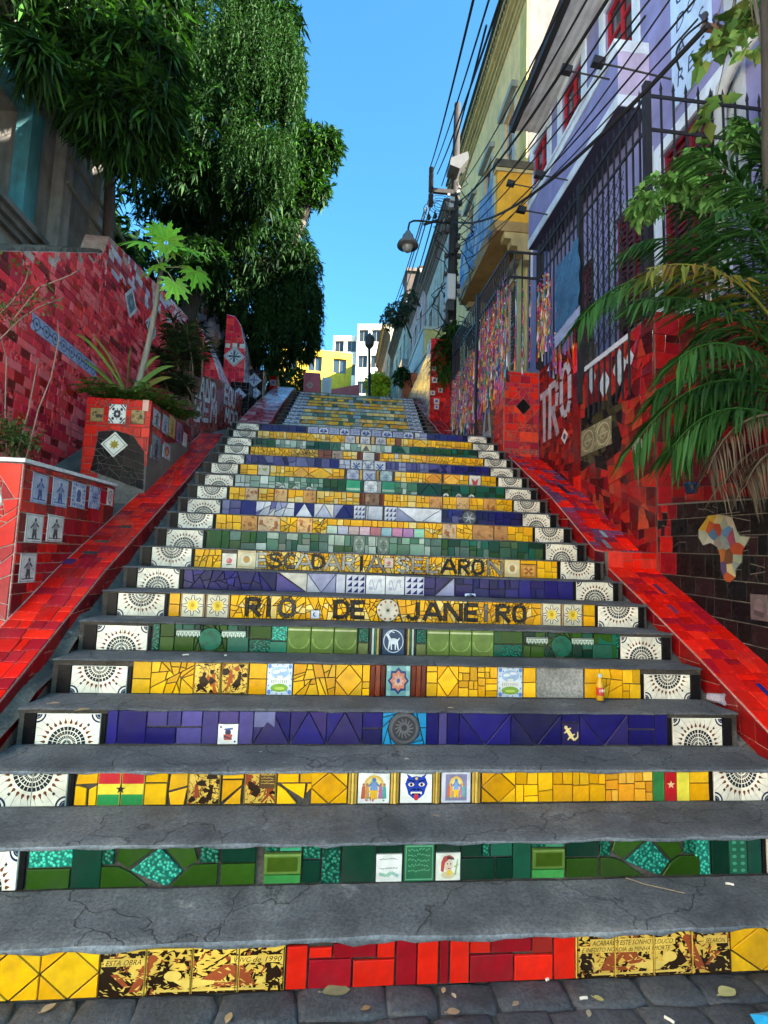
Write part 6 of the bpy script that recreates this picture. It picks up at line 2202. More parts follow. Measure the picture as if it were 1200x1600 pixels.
# vertical sign
t = thing('sign', (XF - .03, 5.275, 7.163), 'pale blue upright wall sign with dark handwritten capitals on the lilac house', 'sign')
mb = MB()
fbox(mb, fr, 4.95, 5.625, 7.163, 9.326, .005, .03, (.46, .6, .84))
mb.build('board', PAINT, t)
for r_, (row, zc) in enumerate((('sed', 8.801), ('CIA', 8.463), ('DOS', 8.114), ('A S', 7.763), ('RES', 7.388))):
    for i, ch in enumerate(row):
        if ch == ' ':
            continue
        mb = MB()
        V_, T_, tw_ = text_tris(ch)
        hh = .2 if ch.isupper() else .16
        yc = 5.525 - i * .19
        for a, b, c in T_:
            mb.decal([(yc - V_[k][0] * hh * .8 - V_[k][1] * .02, zc + V_[k][1] * hh) for k in (a, b, c)], fr, .0315, (.03, .05, .12))
        mb.build('letter', PAINT, t)


def house(name, label, x, y0, y1, z0, z1, col, rows, fcol, trim, xb=9.0, corn=None, cw=.25, roof=(.1, .06, .05), near=True, mat=PAINT, parapet=0.0, nx=2, fr_=None, hood=None, side=None, group='row houses beyond the lilac house'):
    """terrace house with its front at x; rows: (v0, v1, [(u0, u1), ...], kind)"""
    t = thing(name, ((x + xb) / 2, (y0 + y1) / 2, z0), label, 'house', group)
    f = fr_right(x)
    hs = [(u0, u1, v0, v1) for v0, v1, us, kd in rows for u0, u1 in us]
    m_ = MB()
    wall_holes(m_, f, y0, y1, z0, z1, hs, .22, col)
    m_.box((x + .001, y0 - .006, z0), (xb, y0, z1), side or col)
    m_.box((x + .25, y1, z0), (xb, y1 + .006, z1), col)
    m_.box((x + .3, y0, z1 - .3), (xb, y1, z1 - .25), roof)
    m_.box((x + .5, y0 + .1, z0), (x + .52, y1 - .1, z1 - .35), (.02, .018, .018))
    m_.build('wall', mat, t)
    for v0, v1, us, kd in rows:
        for u0, u1 in us:
            window(t, f, u0, u1, v0, v1, .12, fcol, nx, 3 if v1 - v0 > 1.2 else 2, trim, .12, name='door' if kd == 'door' else 'window', shutter=(.12, .09, .07) if kd == 'door' else None)
            if hood:
                m_ = MB()
                fbox(m_, f, u0 - .16, u1 + .16, v1 + .14, v1 + .3, .0, .16, hood)
                m_.build('hood', PAINT, t)
    if corn:
        m_ = MB()
        z = z1
        for k, (dz, dw) in enumerate(((.12, .06), (.1, .12), (.14, .2), (.08, .3), (.16, .36), (.06, .42))):
            fbox(m_, f, y0 - .02, y1 + .01, z - .66 + k * .11, z - .66 + k * .11 + .108, .0, dw * cw / .3, corn if k % 2 else tuple(c * .8 for c in corn))
        n_ = int((y1 - y0) / .16)
        for k in range(n_):
            u = y0 + (k + .3) * .16
            fbox(m_, f, u, u + .08, z - .2, z - .11, .3 * cw / .3, .4 * cw / .3, (.06, .05, .04))
        m_.build('cornice', PAINT, t)
    m_ = MB()
    m_.prism([(x - .42 * cw / .3 - .06, z1 + .0), (x - .42 * cw / .3, z1 - .05), (xb, z1 + .45), (xb, z1 + .55), (x - .42 * cw / .3 - .06, z1 + .07)], Fr((0, y0, 0), (1, 0, 0), (0, 0, 1), (0, -1, 0)), -(y1 - y0), .02, roof)
    m_.build('roof', OLDPAINT, t)
    return t, f


YEL = (.86, .54, .22)
yh, f = house('house', 'tall pale yellow house with heavy cornice and an ochre balcony', 3.796, 10.625, 18.0, 2.764, 15.576, YEL, [(10.264, 13.014, [(11.5, 12.312), (13.375, 14.188), (15.25, 16.062)], 'window'), (5.388, 8.264, [(11.188, 12.0), (12.625, 13.5), (14.5, 15.375)], 'door')], (.36, .4, .44), (.56, .52, .4), corn=(.5, .42, .2), roof=(.03, .026, .022), hood=(.3, .3, .28), side=(.13, .125, .12))
mb = MB()
fbox(mb, f, 10.625, 11.062, 2.5, 14.701, .0, .05, (.62, .46, .14))
mb.build('pilaster', PAINT, yh)
# balcony
mb = MB()
mb.prism([(2.983, 8.664), (3.796, 8.664), (3.796, 8.889), (2.921, 8.889)], Fr((0, 10.312, 0), (1, 0, 0), (0, 0, 1), (0, -1, 0)), -3.3, 0, (.4, .25, .1))
bal = mb.build('balcony', PAINT, yh)
for yy in (10.337, 13.375):
    mb = MB()
    for k in range(4):
        mb.box((3.171 + k * .15, yy, 8.514 - k * .15), (3.796, yy + .25, 8.514 - k * .15 + .148), (.54, .4, .18))
    mb.build('bracket', PAINT, bal)
mb = MB()
mb.box((2.996, 10.312, 8.89), (3.784, 10.412, 10.014), (.85, .42, .04))
mb.build('side_panel', PAINT, bal)
mb = MB()
mb.box((2.946, 10.275, 10.015), (3.784, 10.45, 10.088), (.6, .5, .26))
mb.build('ledge', PAINT, bal)
mb = MB()
mb.box((2.933, 10.25, 10.09), (3.784, 10.475, 10.264), (.16, .14, .1))
mb.build('capping', OLDPAINT, bal)
mb = MB()
g = random.Random(5)
n_ = 22
vs, fs = [], []
for i in range(n_ + 1):
    for j in range(7):
        vs.append((2.971 - .03 * sin(i * 1.3) * (j / 6) - .02 * cos(i * .7 + j), 10.5 + 3.05 * i / n_, 10.164 - 1.45 * j / 6 - .05 * sin(i * .5)))
for i in range(n_):
    for j in range(6):
        a = i * 7 + j
        fs.append((a, a + 7, a + 8, a + 1))
for f_ in fs:
    mb.raw([vs[k] for k in f_], [(0, 1, 2, 3)], g.choice([(.12, .25, .5), (.16, .32, .55), (.4, .46, .5), (.1, .2, .42), (.2, .36, .56)]))
mb.build('painted_cloth', CLOTH, bal)

GY, PK, MINT, OCH = (.54, .48, .41), (.58, .38, .38), (.46, .52, .46), (.56, .44, .12)
house('house', 'greyish white house with dark eaves and a cream balcony behind the utility pole', 3.733, 18.0, 23.75, 4.013, 15.014, GY, [(10.764, 12.889, [(18.75, 19.5), (20.25, 21.0), (22.0, 22.75)], 'window'), (7.388, 9.639, [(19.25, 20.125), (21.625, 22.5)], 'door')], (.2, .18, .17), (.5, .5, .48), corn=(.26, .22, .2), roof=(.05, .045, .04), mat=OLDPAINT)
t = thing('balcony', (3.296, 20.0, 9.639), 'cream balcony jutting out above the tall red pillar', 'balcony')
mb = MB()
mb.box((2.733, 18.25, 8.639), (3.721, 22.0, 8.826), (.5, .47, .42))
mb.build('slab', PAINT, t)
for k in range(5):
    mb = MB()
    mb.box((2.921 + k * .15, 18.25 + k * .01, 8.514 - k * .17), (3.721, 18.562, 8.664 - k * .17), (.52, .5, .44))
    mb.build('corbel', PAINT, t)
mb = MB()
mb.box((2.733, 18.25, 8.827), (2.796, 22.0, 10.076), (.46, .48, .46))
mb.build('railing', PAINT, t)
mb = MB()
mb.box((2.797, 18.25, 8.827), (3.721, 18.325, 10.076), (.66, .54, .2))
mb.build('side_panel', PAINT, t)
mb = MB()
mb.box((2.696, 18.212, 10.077), (3.721, 22.037, 10.201), (.56, .55, .5))
mb.build('capping', PAINT, t)
house('house', 'faded pink house with small dark windows up the street', 3.671, 23.75, 29.0, 5.263, 15.764, PK, [(12.514, 14.139, [(24.5, 25.25), (26.125, 26.875), (27.75, 28.5)], 'window'), (9.139, 11.264, [(25.0, 25.875), (27.25, 28.125)], 'window')], (.14, .1, .1), (.56, .5, .5), corn=(.3, .24, .22), roof=(.06, .045, .04), mat=OLDPAINT)
house('house', 'pale mint green house with a dark chimney farther up the street', 3.546, 29.0, 36.875, 6.513, 16.889, MINT, [(13.639, 15.389, [(29.875, 30.75), (31.75, 32.625), (33.75, 34.625)], 'window'), (10.389, 12.514, [(30.375, 31.25), (32.625, 33.5), (35.0, 35.75)], 'door')], (.2, .22, .22), (.5, .54, .54), corn=(.2, .19, .18), roof=(.05, .045, .045), mat=OLDPAINT)
t = thing('chimney', (3.921, 30.0, 16.764), 'dark brown chimney block on the mint green roof', 'chimney')
mb = MB()
mb.box((3.446, 29.25, 16.514), (4.546, 30.75, 18.764), (.12, .09, .075))
mb.build('stack', OLDPAINT, t)
mb = MB()
mb.box((3.371, 29.125, 18.765), (4.621, 30.875, 18.951), (.16, .12, .1))
mb.build('cap', OLDPAINT, t)
house('house', 'weathered grey house with one lit yellow side near the street top', 3.296, 36.875, 45.0, 8.389, 18.889, (.4, .36, .3), [(15.139, 17.014, [(38.0, 39.0), (40.25, 41.25), (42.75, 43.75)], 'window'), (11.639, 13.639, [(38.75, 39.875), (42.0, 43.0)], 'window')], (.2, .2, .2), (.5, .48, .42), corn=(.3, .25, .2), roof=(.06, .05, .04), mat=OLDPAINT)
house('house', 'bright yellow house at the far end of the right row', 3.671, 45.0, 53.75, 10.889, 22.889, (.62, .46, .08), [(17.764, 19.639, [(46.25, 47.5), (49.375, 50.625)], 'window'), (14.014, 15.889, [(46.25, 47.5), (49.375, 50.625)], 'window')], (.3, .25, .15), (.6, .5, .3), corn=(.4, .3, .12), roof=(.08, .06, .05))
# unseen houses added beside and behind the camera, for shade and bounced sunlight
house('house', 'grey corner house at the foot of the stairs, beside the palm', 3.4, -1.6, 1.47, 0.0, 10.2, (.3, .3, .32), [(5.2, 7.0, [(-.6, .3)], 'window'), (1.0, 3.3, [(-.6, .3)], 'door')], (.2, .2, .2), (.45, .45, .45), corn=(.34, .34, .34), group='corner houses on the street below')
t = thing('house', (-9, -6, 0), 'white corner house across the lower street, facing the sun', 'house', 'corner houses on the street below')
mb = MB()
fw = fr_left(-6.5)
hs = [(u, u + 1.1, v, v + 1.8) for u in (-14, -11, -8, -5, -2) for v in (1.2, 4.6, 8.0)]
wall_holes(mb, fw, -16, 0.5, 0, 11, hs, .2, (.8, .77, .7))
mb.box((-12, .499, 0), (-6.501, .5, 11), (.8, .77, .7))
mb.box((-12, -16, 10.9), (-6.501, .49, 11), (.3, .2, .15))
mb.build('wall', PAINT, t)
for h in hs:
    window(t, fw, *h, .12, (.2, .25, .25), 2, 2)

# ------------------------------------------------------------------ fences with ribbons
FE = (.02, .02, .025)


def bars(mb, pts, zb, zt, step, r_=.008):
    (xa, ya), (xb, yb) = pts
    l = math.hypot(xb - xa, yb - ya)
    n_ = int(l / step)
    for i in range(n_ + 1):
        t_ = i / n_
        x, y_ = xa + (xb - xa) * t_, ya + (yb - ya) * t_
        b = zb(t_) if callable(zb) else zb
        tt = zt(t_) if callable(zt) else zt
        mb.box((x - r_, y_ - r_, b), (x + r_, y_ + r_, tt), FE)


o = thing('fence', (2.62, 5.7, 3.85), 'tall black barred fence round the terrace of the lilac house', 'fence')
runs = [((2.62, 4.37), (2.62, 6.98), 3.8, 4.3), ((2.64, 4.37), (3.79, 4.37), 3.84, 3.84)]
for (pa, pb, z0, z1) in runs:
    L_ = math.hypot(pb[0] - pa[0], pb[1] - pa[1])
    n_ = int(L_ / .118)
    for i in range(n_ + 1):
        t_ = i / n_
        x, y_ = pa[0] + (pb[0] - pa[0]) * t_, pa[1] + (pb[1] - pa[1]) * t_
        mb = MB()
        zb = z0 + (z1 - z0) * t_
        if pa[1] != pb[1] and 4.7 < y_ < 5.66:
            zb = 3.2
        mb.box((x - .008, y_ - .008, zb - .03), (x + .008, y_ + .008, 6.1), FE)
        mb.raw([(x - .012, y_ - .012, 6.1), (x + .012, y_ - .012, 6.1), (x + .012, y_ + .012, 6.1), (x - .012, y_ + .012, 6.1), (x, y_, 6.2)], [(0, 1, 4), (1, 2, 4), (2, 3, 4), (3, 0, 4), (3, 2, 1, 0)], FE)
        mb.build('bar', METAL, o)
    for zr in (5.64, 5.99):
        mb = MB()
        if pa[1] == pb[1]:
            mb.box((pa[0], pa[1] - .02, zr), (pb[0], pb[1] - .009, zr + .035), FE)
        else:
            mb.box((pa[0] - .022, pa[1], zr), (pa[0] - .009, pb[1], zr + .035), FE)
        mb.build('rail', METAL, o)
for yy in (4.37, 5.74, 6.98):
    mb = MB()
    mb.box((2.59, yy - .03, 4.29 if yy > 6 else 3.4 if yy > 5 else 3.8), (2.65, yy + .03, 6.15), FE)
    mb.build('post', METAL, o)
mb = MB()      # diagonal wire mesh over the window opening
for k in range(-8, 17):
    for s_ in (1, -1):
        a = (4.73, 3.86 + k * .155)
        b = (5.62, 3.86 + k * .155 + s_ * 1.3)
        q = clip_to(ccw(stroke(a, b, .0028)), rect(4.75, 5.68, 3.86, 5.6))
        if q:
            mb.prism(q, fr_right(2.605), 0, .006, FE)
mb.build('wire_mesh', METAL, o)

o = thing('fence', (2.15, 8.9, 4.1), 'black railing above the letter A wall, thick with hanging ribbons', 'fence')
zt_ = lambda y_: 6.0 + .065 * (y_ - 7)
for i in range(33):
    y_ = 7.0 + i * .112
    mb = MB()
    zb = 4.1 if y_ < 8.55 else 3.2 + .5 * (y_ - 8.5)
    mb.box((2.142, y_ - .008, zb), (2.158, y_ + .008, zt_(y_)), FE)
    mb.build('bar', METAL, o)
for i in range(4):
    x = 2.25 + i * .11
    mb = MB()
    mb.box((x - .008, 6.99, 4.3), (x + .008, 7.006, 6.0), FE)
    mb.build('bar', METAL, o)
for dz in (0, -.38):
    mb = MB()
    mb.prism([(6.98, 6.0 + dz), (10.7, 6.24 + dz), (10.7, 6.275 + dz), (6.98, 6.035 + dz)], fr_right(2.14), 0, .013, FE)
    mb.box((2.16, 6.975, 6.0 + dz), (2.62, 6.99, 6.035 + dz), FE)
    mb.build('rail', METAL, o)
for yy in (8.57, 10.45):
    mb = MB()
    mb.box((2.11, yy - .035, 2.8), (2.18, yy + .035, 6.2), FE)
    mb.build('post', METAL, o)

RIB = [(.5, .03, .03), (.55, .1, .02), (.6, .35, .03), (.05, .25, .08), (.03, .08, .3), (.4, .08, .3), (.6, .58, .55), (.5, .05, .2), (.1, .3, .35), (.25, .1, .35), (.6, .2, .05), (.55, .3, .25)]
rmesh = []
g = random.Random(99)
for k in range(24):
    mb = MB()
    col = RIB[k % len(RIB)]
    L_ = g.uniform(.25, .62)
    n_ = 5
    w_ = g.uniform(.007, .013)
    vs = []
    ph, am = g.uniform(0, 6), g.uniform(.005, .03)
    for i in range(n_ + 1):
        t_ = i / n_
        cx_, cy_ = -.004 - .03 * t_ * g.random(), am * sin(ph + 4 * t_)
        a = g.uniform(-.6, .6) + i * .3
        vs += [(cx_ - w_ * sin(a), cy_ - w_ * cos(a), -L_ * t_), (cx_ + w_ * sin(a), cy_ + w_ * cos(a), -L_ * t_)]
    mb.raw(vs, [(2 * i, 2 * i + 1, 2 * i + 3, 2 * i + 2) for i in range(n_)], col)
    mb.raw([(-.016, -.012, -.02), (-.016, .012, -.02), (-.012, 0, .015), (-.03, 0, -.01)], [(0, 1, 2), (0, 3, 1), (1, 3, 2), (0, 2, 3)], col)
    rmesh.append(mb.mesh('ribbon', [CLOTH], (0, 0, 0)))
spots = []
for i in range(400):
    y_ = 7.03 + .112 * g.randint(0, 12) + g.uniform(-.03, .03)
    spots.append((2.14, y_, g.uniform(4.35, 5.65)))
for i in range(520):
    y_ = 8.6 + .112 * g.randint(0, 16) + g.uniform(-.03, .03)
    spots.append((2.135, y_, g.uniform(4.0 + .4 * (y_ - 8.6), 5.3)))
for i in range(110):
    y_ = 6.55 + .06 * g.randint(0, 7) + g.uniform(-.02, .02)
    spots.append((2.605, y_, g.uniform(4.85, 5.62)))
for i in range(50):
    spots.append((2.16 + .11 * g.randint(0, 4), 6.975, g.uniform(4.6, 5.6)))
for i in range(26):
    spots.append((2.61, g.uniform(5.8, 6.6), g.uniform(4.42, 4.6)))
spots.sort(key=lambda p: p[1])
mass = MB()
for i, p in enumerate(spots):
    me = rmesh[g.randrange(24)]
    if i % 4 == 0 and i < 1160:
        ob = bpy.data.objects.new('ribbon', me)
        ob.rotation_euler = (0, 0, g.uniform(-.5, .5))
        reg(ob, p, None)
        tag(ob, 'thin coloured ribbon tied to the black railing and hanging down', 'ribbon', 'ribbons tied along the railings')
    else:
        vv = [(v.co[0] + p[0], v.co[1] + p[1], v.co[2] + p[2]) for v in me.vertices]
        c = g.choice(RIB)
        mass.raw(vv, [tuple(q.vertices) for q in me.polygons], c)
tag(mass.build('ribbons', CLOTH), 'dense mass of coloured ribbons covering the railings', None, None, 'stuff')

# tarpaulin
t = thing('tarpaulin', (2.58, 6.1, 4.4), 'blue tarpaulin with a pale lower hem hanging on the barred fence', 'tarpaulin')
cor = [(870, 418), (903, 370), (906, 477), (867, 525)]
W = [on_x(p[0], p[1], 2.55) for p in cor]
nu, nv = 14, 16
vs = []
for j in range(nv + 1):
    for i in range(nu + 1):
        u, v = i / nu, j / nv
        P = (W[0] * (1 - u) + W[1] * u) * (1 - v) + (W[3] * (1 - u) + W[2] * u) * v
        vs.append((P[0] - .012 * sin(9 * u + 5 * v) - .01 * sin(17 * (u + v)), P[1], P[2] - .015 * sin(pi * u) * (1 - v)))
mb = MB()
g = random.Random(2)
bl = [(.035, .1, .22), (.04, .12, .25), (.05, .14, .28), (.03, .08, .18)]
for j in range(nv):
    for i in range(nu):
        a = j * (nu + 1) + i
        mb.face([vs[a], vs[a + 1], vs[a + nu + 2], vs[a + nu + 1]], bl[0])
mb.build('sheet', tint_mat('tarpaulin_sheet', .25, .4, .35, 5, .6, .02, .5), t, smooth=True)
mb = MB()
Q = [W[3], W[2], W[2] + np.array([0, 0, -.17]), W[3] + np.array([0, 0, -.17])]
mb.face([q + np.array([-.004, 0, 0]) for q in Q], (.24, .3, .5))
mb.face([q + np.array([.004, 0, 0]) for q in Q[::-1]], (.24, .3, .5))
mb.build('hem', CLOTH, t)

# ------------------------------------------------------------------ utility pole, wires, lamps
t = thing('utility_pole', (2.25, 11.25, 3.8), 'dark utility pole crowded with wires, boxes and insulators', 'pole')
PX, PY_ = 2.25, 11.25
PD = (.022, .019, .018)
mb = MB()
mb.tube([(PX, PY_, 3.4), (PX - .0, PY_, 8.0), (PX + .04, PY_, 12.4)], [.13, .11, .075], PD, 10)
mb.build('shaft', WOOD, t, smooth=True)
P = lambda px, py, y=PY_: on_y(px, py, y)
mb = MB()     # crossarm with brackets
a, b = P(676, 300), P(708, 304)
mb.box((a[0], PY_ - .08, a[2] - .05), (PX, PY_ - .01, a[2] + .05), PD)
mb.build('crossarm', WOOD, t)
for k, py in enumerate((266, 276, 286, 296, 308, 318)):
    mb = MB()
    c = P(674 + (py - 262) * -.02, py, PY_ - .1 - .15 * k)
    for q in (-.05, 0.0, .05):
        mb.lathe([(.03, -.02), (.06, 0), (.03, .02)], (c[0], c[1], c[2] + q), (.05, .045, .045), 8)
    mb.build('insulator', GLAZE_DULL, t)
mb = MB()
a, b = P(697, 283), P(727, 250)
mb.prism([(float(P(698, 268)[0]), float(P(698, 268)[2])), (float(P(697, 278)[0]), float(P(697, 278)[2])), (float(P(712, 284)[0]), float(P(712, 284)[2])), (float(P(726, 268)[0]), float(P(726, 268)[2])), (float(P(724, 258)[0]), float(P(724, 258)[2]))], fr_front(PY_ - .12), -.1, .3, (.09, .085, .08))
mb.build('junction_box', PLASTIC, t)
mb = MB()
a, b = P(693, 480), P(706, 443)
mb.box((float(a[0]), PY_ - .4, float(a[2])), (float(b[0]), PY_ - .13, float(b[2])), (.4, .4, .38))
mb.build('meter_box', PLASTIC, t)
mb = MB()
c = P(703, 440)
mb.box((float(a[0]) + .02, PY_ - .37, float(a[2]) - .25), (float(b[0]) - .02, PY_ - .15, float(a[2]) - .002), (.04, .04, .04))
mb.tube([(a[0] + .05, PY_ - .25, a[2] - .25), (a[0] + .02, PY_ - .3, a[2] - .5), (a[0] + .15, PY_ - .25, a[2] - .62), (PX, PY_ - .1, a[2] - .4)], .03, (.04, .04, .04), 6)
mb.build('switch_box', RUBBER, t)
g = random.Random(6)
mb = MB()
for k in range(70):     # clutter of clamps
    z = g.uniform(6.4, 11.0)
    th = g.uniform(0, 6.28)
    x, y_ = PX + .15 * cos(th), PY_ + .15 * sin(th)
    s_ = g.uniform(.02, .06)
    mb.box((x - s_, y_ - s_, z - s_), (x + s_, y_ + s_, z + s_), g.choice([(.03, .03, .03), (.06, .055, .05), (.3, .29, .27), (.1, .08, .07)]))
o = mb.build('fittings', RUBBER, t)
o['kind'] = 'stuff'
for k in range(16):
    mb = MB()
    z = g.uniform(6.5, 10.6)
    dz = g.uniform(.4, 1.3)
    s_ = g.choice([-1, 1, 1])
    pts = []
    for i in range(9):
        u = i / 8
        pts.append((PX + s_ * (.14 + g.uniform(.08, .4) * sin(pi * u)), PY_ - .12 - g.uniform(0, .1), z + dz * (u - .5)))
    mb.tube(pts, .011, (.025, .022, .022), 5)
    mb.build('loose_wire', RUBBER, t)
for k in range(5):
    mb = MB()
    c = P(684 + g.uniform(-6, 6), 322 + g.uniform(-8, 8), PY_ - .15)
    rr = g.uniform(.14, .3)
    mb.tube([(c[0] + rr * cos(a_), c[1] + .02 * k, c[2] + rr * .8 * sin(a_)) for a_ in np.linspace(0, 5.6, 16)], .008, (.03, .03, .03), 4)
    mb.build('loose_wire', RUBBER, t)

t = thing('street_lamp', tuple(P(700, 348)), 'bell-shaped street lamp on a curved arm from the utility pole', 'street lamp')
a = [P(705, 349), P(676, 347), P(655, 345), P(646, 345), P(640, 348), P(638, 356), P(638, 362)]
mb = MB()
mb.tube(a, .022, PD, 8)
mb.tube([P(662, 351), P(684, 344)], .03, PD, 8)
mb.build('arm', METAL, t, smooth=True)
c = P(637, 385)
s_ = 11.4 / 820
mb = MB()
mb.lathe([(17.5 * s_, 0), (17.8 * s_, 2 * s_), (16 * s_, 6 * s_), (10 * s_, 13 * s_), (8.5 * s_, 19 * s_), (5 * s_, 23 * s_), (4 * s_, 26 * s_), (1.5 * s_, 27 * s_)], c, (.13, .13, .125), 20)
mb.build('shade', METAL, t, smooth=True)
mb = MB()
mb.lathe([(3 * s_, -10 * s_), (7 * s_, -7 * s_), (9 * s_, -2 * s_), (9 * s_, -.1 * s_)], c, (.35, .34, .3), 16)
mb.build('globe', glass('lamp_glass', (.28, .27, .25), .15), t, smooth=True)
for k, (px, py) in enumerate(((670, 343), (680, 341))):
    mb = MB()
    c2 = P(px, py)
    mb.lathe([(.03, 0), (.05, .06), (.03, .12)], c2, PD, 8)
    mb.build('knob', METAL, t)


def cable(pts, r_, label, sag=0.3, n_=14, col=(.02, .02, .022)):
    P0, P1 = np.array(pts[0]), np.array(pts[1])
    q = [P0 + (P1 - P0) * u - np.array([0, 0, sag * 4 * u * (1 - u)]) for u in np.linspace(0, 1, n_)]
    mb_ = MB()
    mb_.tube(q, r_, col, 5)
    o_ = mb_.build('cable', RUBBER)
    tag(o_, label, 'cable', 'overhead wires along the street')


ORD = iter('first second third fourth fifth sixth seventh eighth ninth tenth eleventh twelfth'.split())
ORD2 = iter('leftmost second third rightmost'.split())
ORD3 = iter('first second third fourth fifth sixth'.split())
for (p0, y0, p1, y1, r_, sg) in (((676, 268), 11.2, (770, -20), 3.4, .009, .1), ((672, 262), 11.2, (742, -10), 3.6, .012, .1), ((683, 272), 11.2, (788, -20), 3.5, .012, .1), ((690, 290), 11.2, (760, 40), 4.6, .012, .1)):
    cable((on_y(*p0, y0), on_y(*p1, y1)), r_, '%s of four thin wires against the sky beside the yellow cornice' % next(ORD2), sg)
for (p0, p1, y1, r_, sg) in (((712, 318), (958, -15), 3.2, .015, .25), ((712, 345), (1030, -20), 3.0, .008, .2), ((712, 330), (925, -15), 3.2, .009, .15), ((712, 360), (985, -15), 3.2, .009, .25), ((712, 300), (890, -15), 3.3, .008, .15)):
    cable((on_y(*p0, 11.1), on_y(*p1, y1)), r_, '%s thin black wire crossing before the lilac house, counted from its eaves' % next(ORD) if r_ < .0145 else 'thick black cable crossing high in front of the upper red windows', sg)
for (p0, p1, y1, r_, sg, lb) in (((708, 345), (1105, 40), 2.9, .019, .5, 'thickest black cable sagging down to the insulator rack'), ((715, 420), (1060, -20), 2.9, .007, .25, None), ((715, 400), (1090, 30), 2.9, .007, .2, None), ((718, 385), (1110, -30), 2.9, .009, .25, None), ((712, 372), (1008, 25), 3.2, .009, .2, None)):
    cable((on_y(*p0, 11.1), on_y(*p1, y1)), r_, lb or '%s thin black wire crossing before the lilac house, counted from its eaves' % next(ORD), sg)
for (p0, p1, y1, sg) in (((674, 318), (612, 500), 34, .5), ((668, 322), (604, 506), 34, .5), ((664, 326), (598, 512), 36, .5), ((680, 330), (626, 490), 30, .5), ((712, 470), (622, 610), 26, .3), ((712, 410), (650, 500), 24, .3)):
    cable((on_y(*p0, 11.3), on_y(*p1, y1)), .018, '%s wire from the left of those running up the hill from the pole' % next(ORD3), sg, col=(.3, .3, .32) if p1[0] < 615 else (.03, .03, .03))

# insulator rack on the lilac house
t = thing('insulator_rack', (3.4, 4.7, 6.9), 'rusty bracket of four dark insulators with drooping cables', 'insulators')
A, Bp = on_y(1098, 40, 4.7), on_y(1168, 50, 4.7)
mb = MB()
mb.box((float(A[0]), 4.68, float(A[2]) - .03), (float(Bp[0]), 4.74, float(A[2]) + .02), (.22, .1, .05))
mb.box((float(A[0]) + .2, 4.74, float(A[2]) - .03), (3.79, 4.8, float(A[2])), (.2, .09, .05))
mb.build('bracket', WOOD, t)
for k in range(4):
    c = on_y(1101 + k * 18, 28 + k * 3, 4.7)
    mb = MB()
    mb.lathe([(.02, -.06), (.035, -.03), (.028, -.01), (.04, .02), (.03, .05), (.015, .06)], (c[0], c[1], c[2]), (.03, .025, .03), 10)
    mb.build('insulator', GLAZE_DULL, t, smooth=True)
g = random.Random(12)
for px0, py0, px1, py1, b_, c_ in ((1104, 34, 1135, 152, 25, 0), (1120, 36, 1150, 150, 42, 0), (1124, 40, 1142, 158, 55, 0), (1165, 48, 1160, 170, 30, 1), (1104, 30, 1062, 110, -22, 0), (1175, 30, 1178, -10, 12, 0), (1155, 45, 1166, 165, 16, 1)):
    mb = MB()
    p = []
    for i in range(12):
        u = i / 11
        p.append(on_y(px0 + (px1 - px0) * u + b_ * sin(pi * u), py0 + (py1 - py0) * u, 4.66 - .05 * u))
    mb.tube(p, .011 if not c_ else .006, (.02, .02, .022) if not c_ else (.4, .42, .42), 6)
    mb.build('cable_drop', RUBBER, t, smooth=True)
mb = MB()
c = on_y(1130, 158, 4.65)
mb.box((float(c[0]) - .07, 4.62, float(c[2]) - .03), (float(c[0]) + .07, 4.72, float(c[2]) + .04), (.02, .02, .022))
mb.build('splice_box', RUBBER, t)

for px, py, lab, y_ in ((798, 286, 'small floodlight on a bracket before the yellow wall', 9.4), (935, 96, 'black floodlight outside the lilac house upper window', 5.6), (843, 272, 'small black floodlight beside the third red window', 7.6), (885, 108, 'grey floodlight on an arm crossing the middle red window', 6.3), (815, 327, 'small flat floodlight above the ochre balcony end', 8.4)):
    c = on_y(px, py, y_)
    t = thing('floodlight', tuple(c), lab, 'floodlight', 'floodlights on the house fronts')
    mb = MB()
    s_ = .085
    mb.prism([(c[0] - s_, c[2] - s_ * .5), (c[0] + s_ * .8, c[2] - s_ * .7), (c[0] + s_, c[2] + s_ * .4), (c[0] - s_ * .7, c[2] + s_ * .7)], fr_front(float(c[1])), -.05, .03, (.03, .03, .035))
    mb.build('lamp_body', METAL, t)
    mb = MB()
    mb.tube([(c[0] + s_ * .5, c[1] + .02, c[2]), (c[0] + .3, c[1] + .02, c[2] - .02), (3.78, c[1] + .06, c[2] - .05)], .012, (.05, .05, .05), 6)
    mb.build('arm', METAL, t)

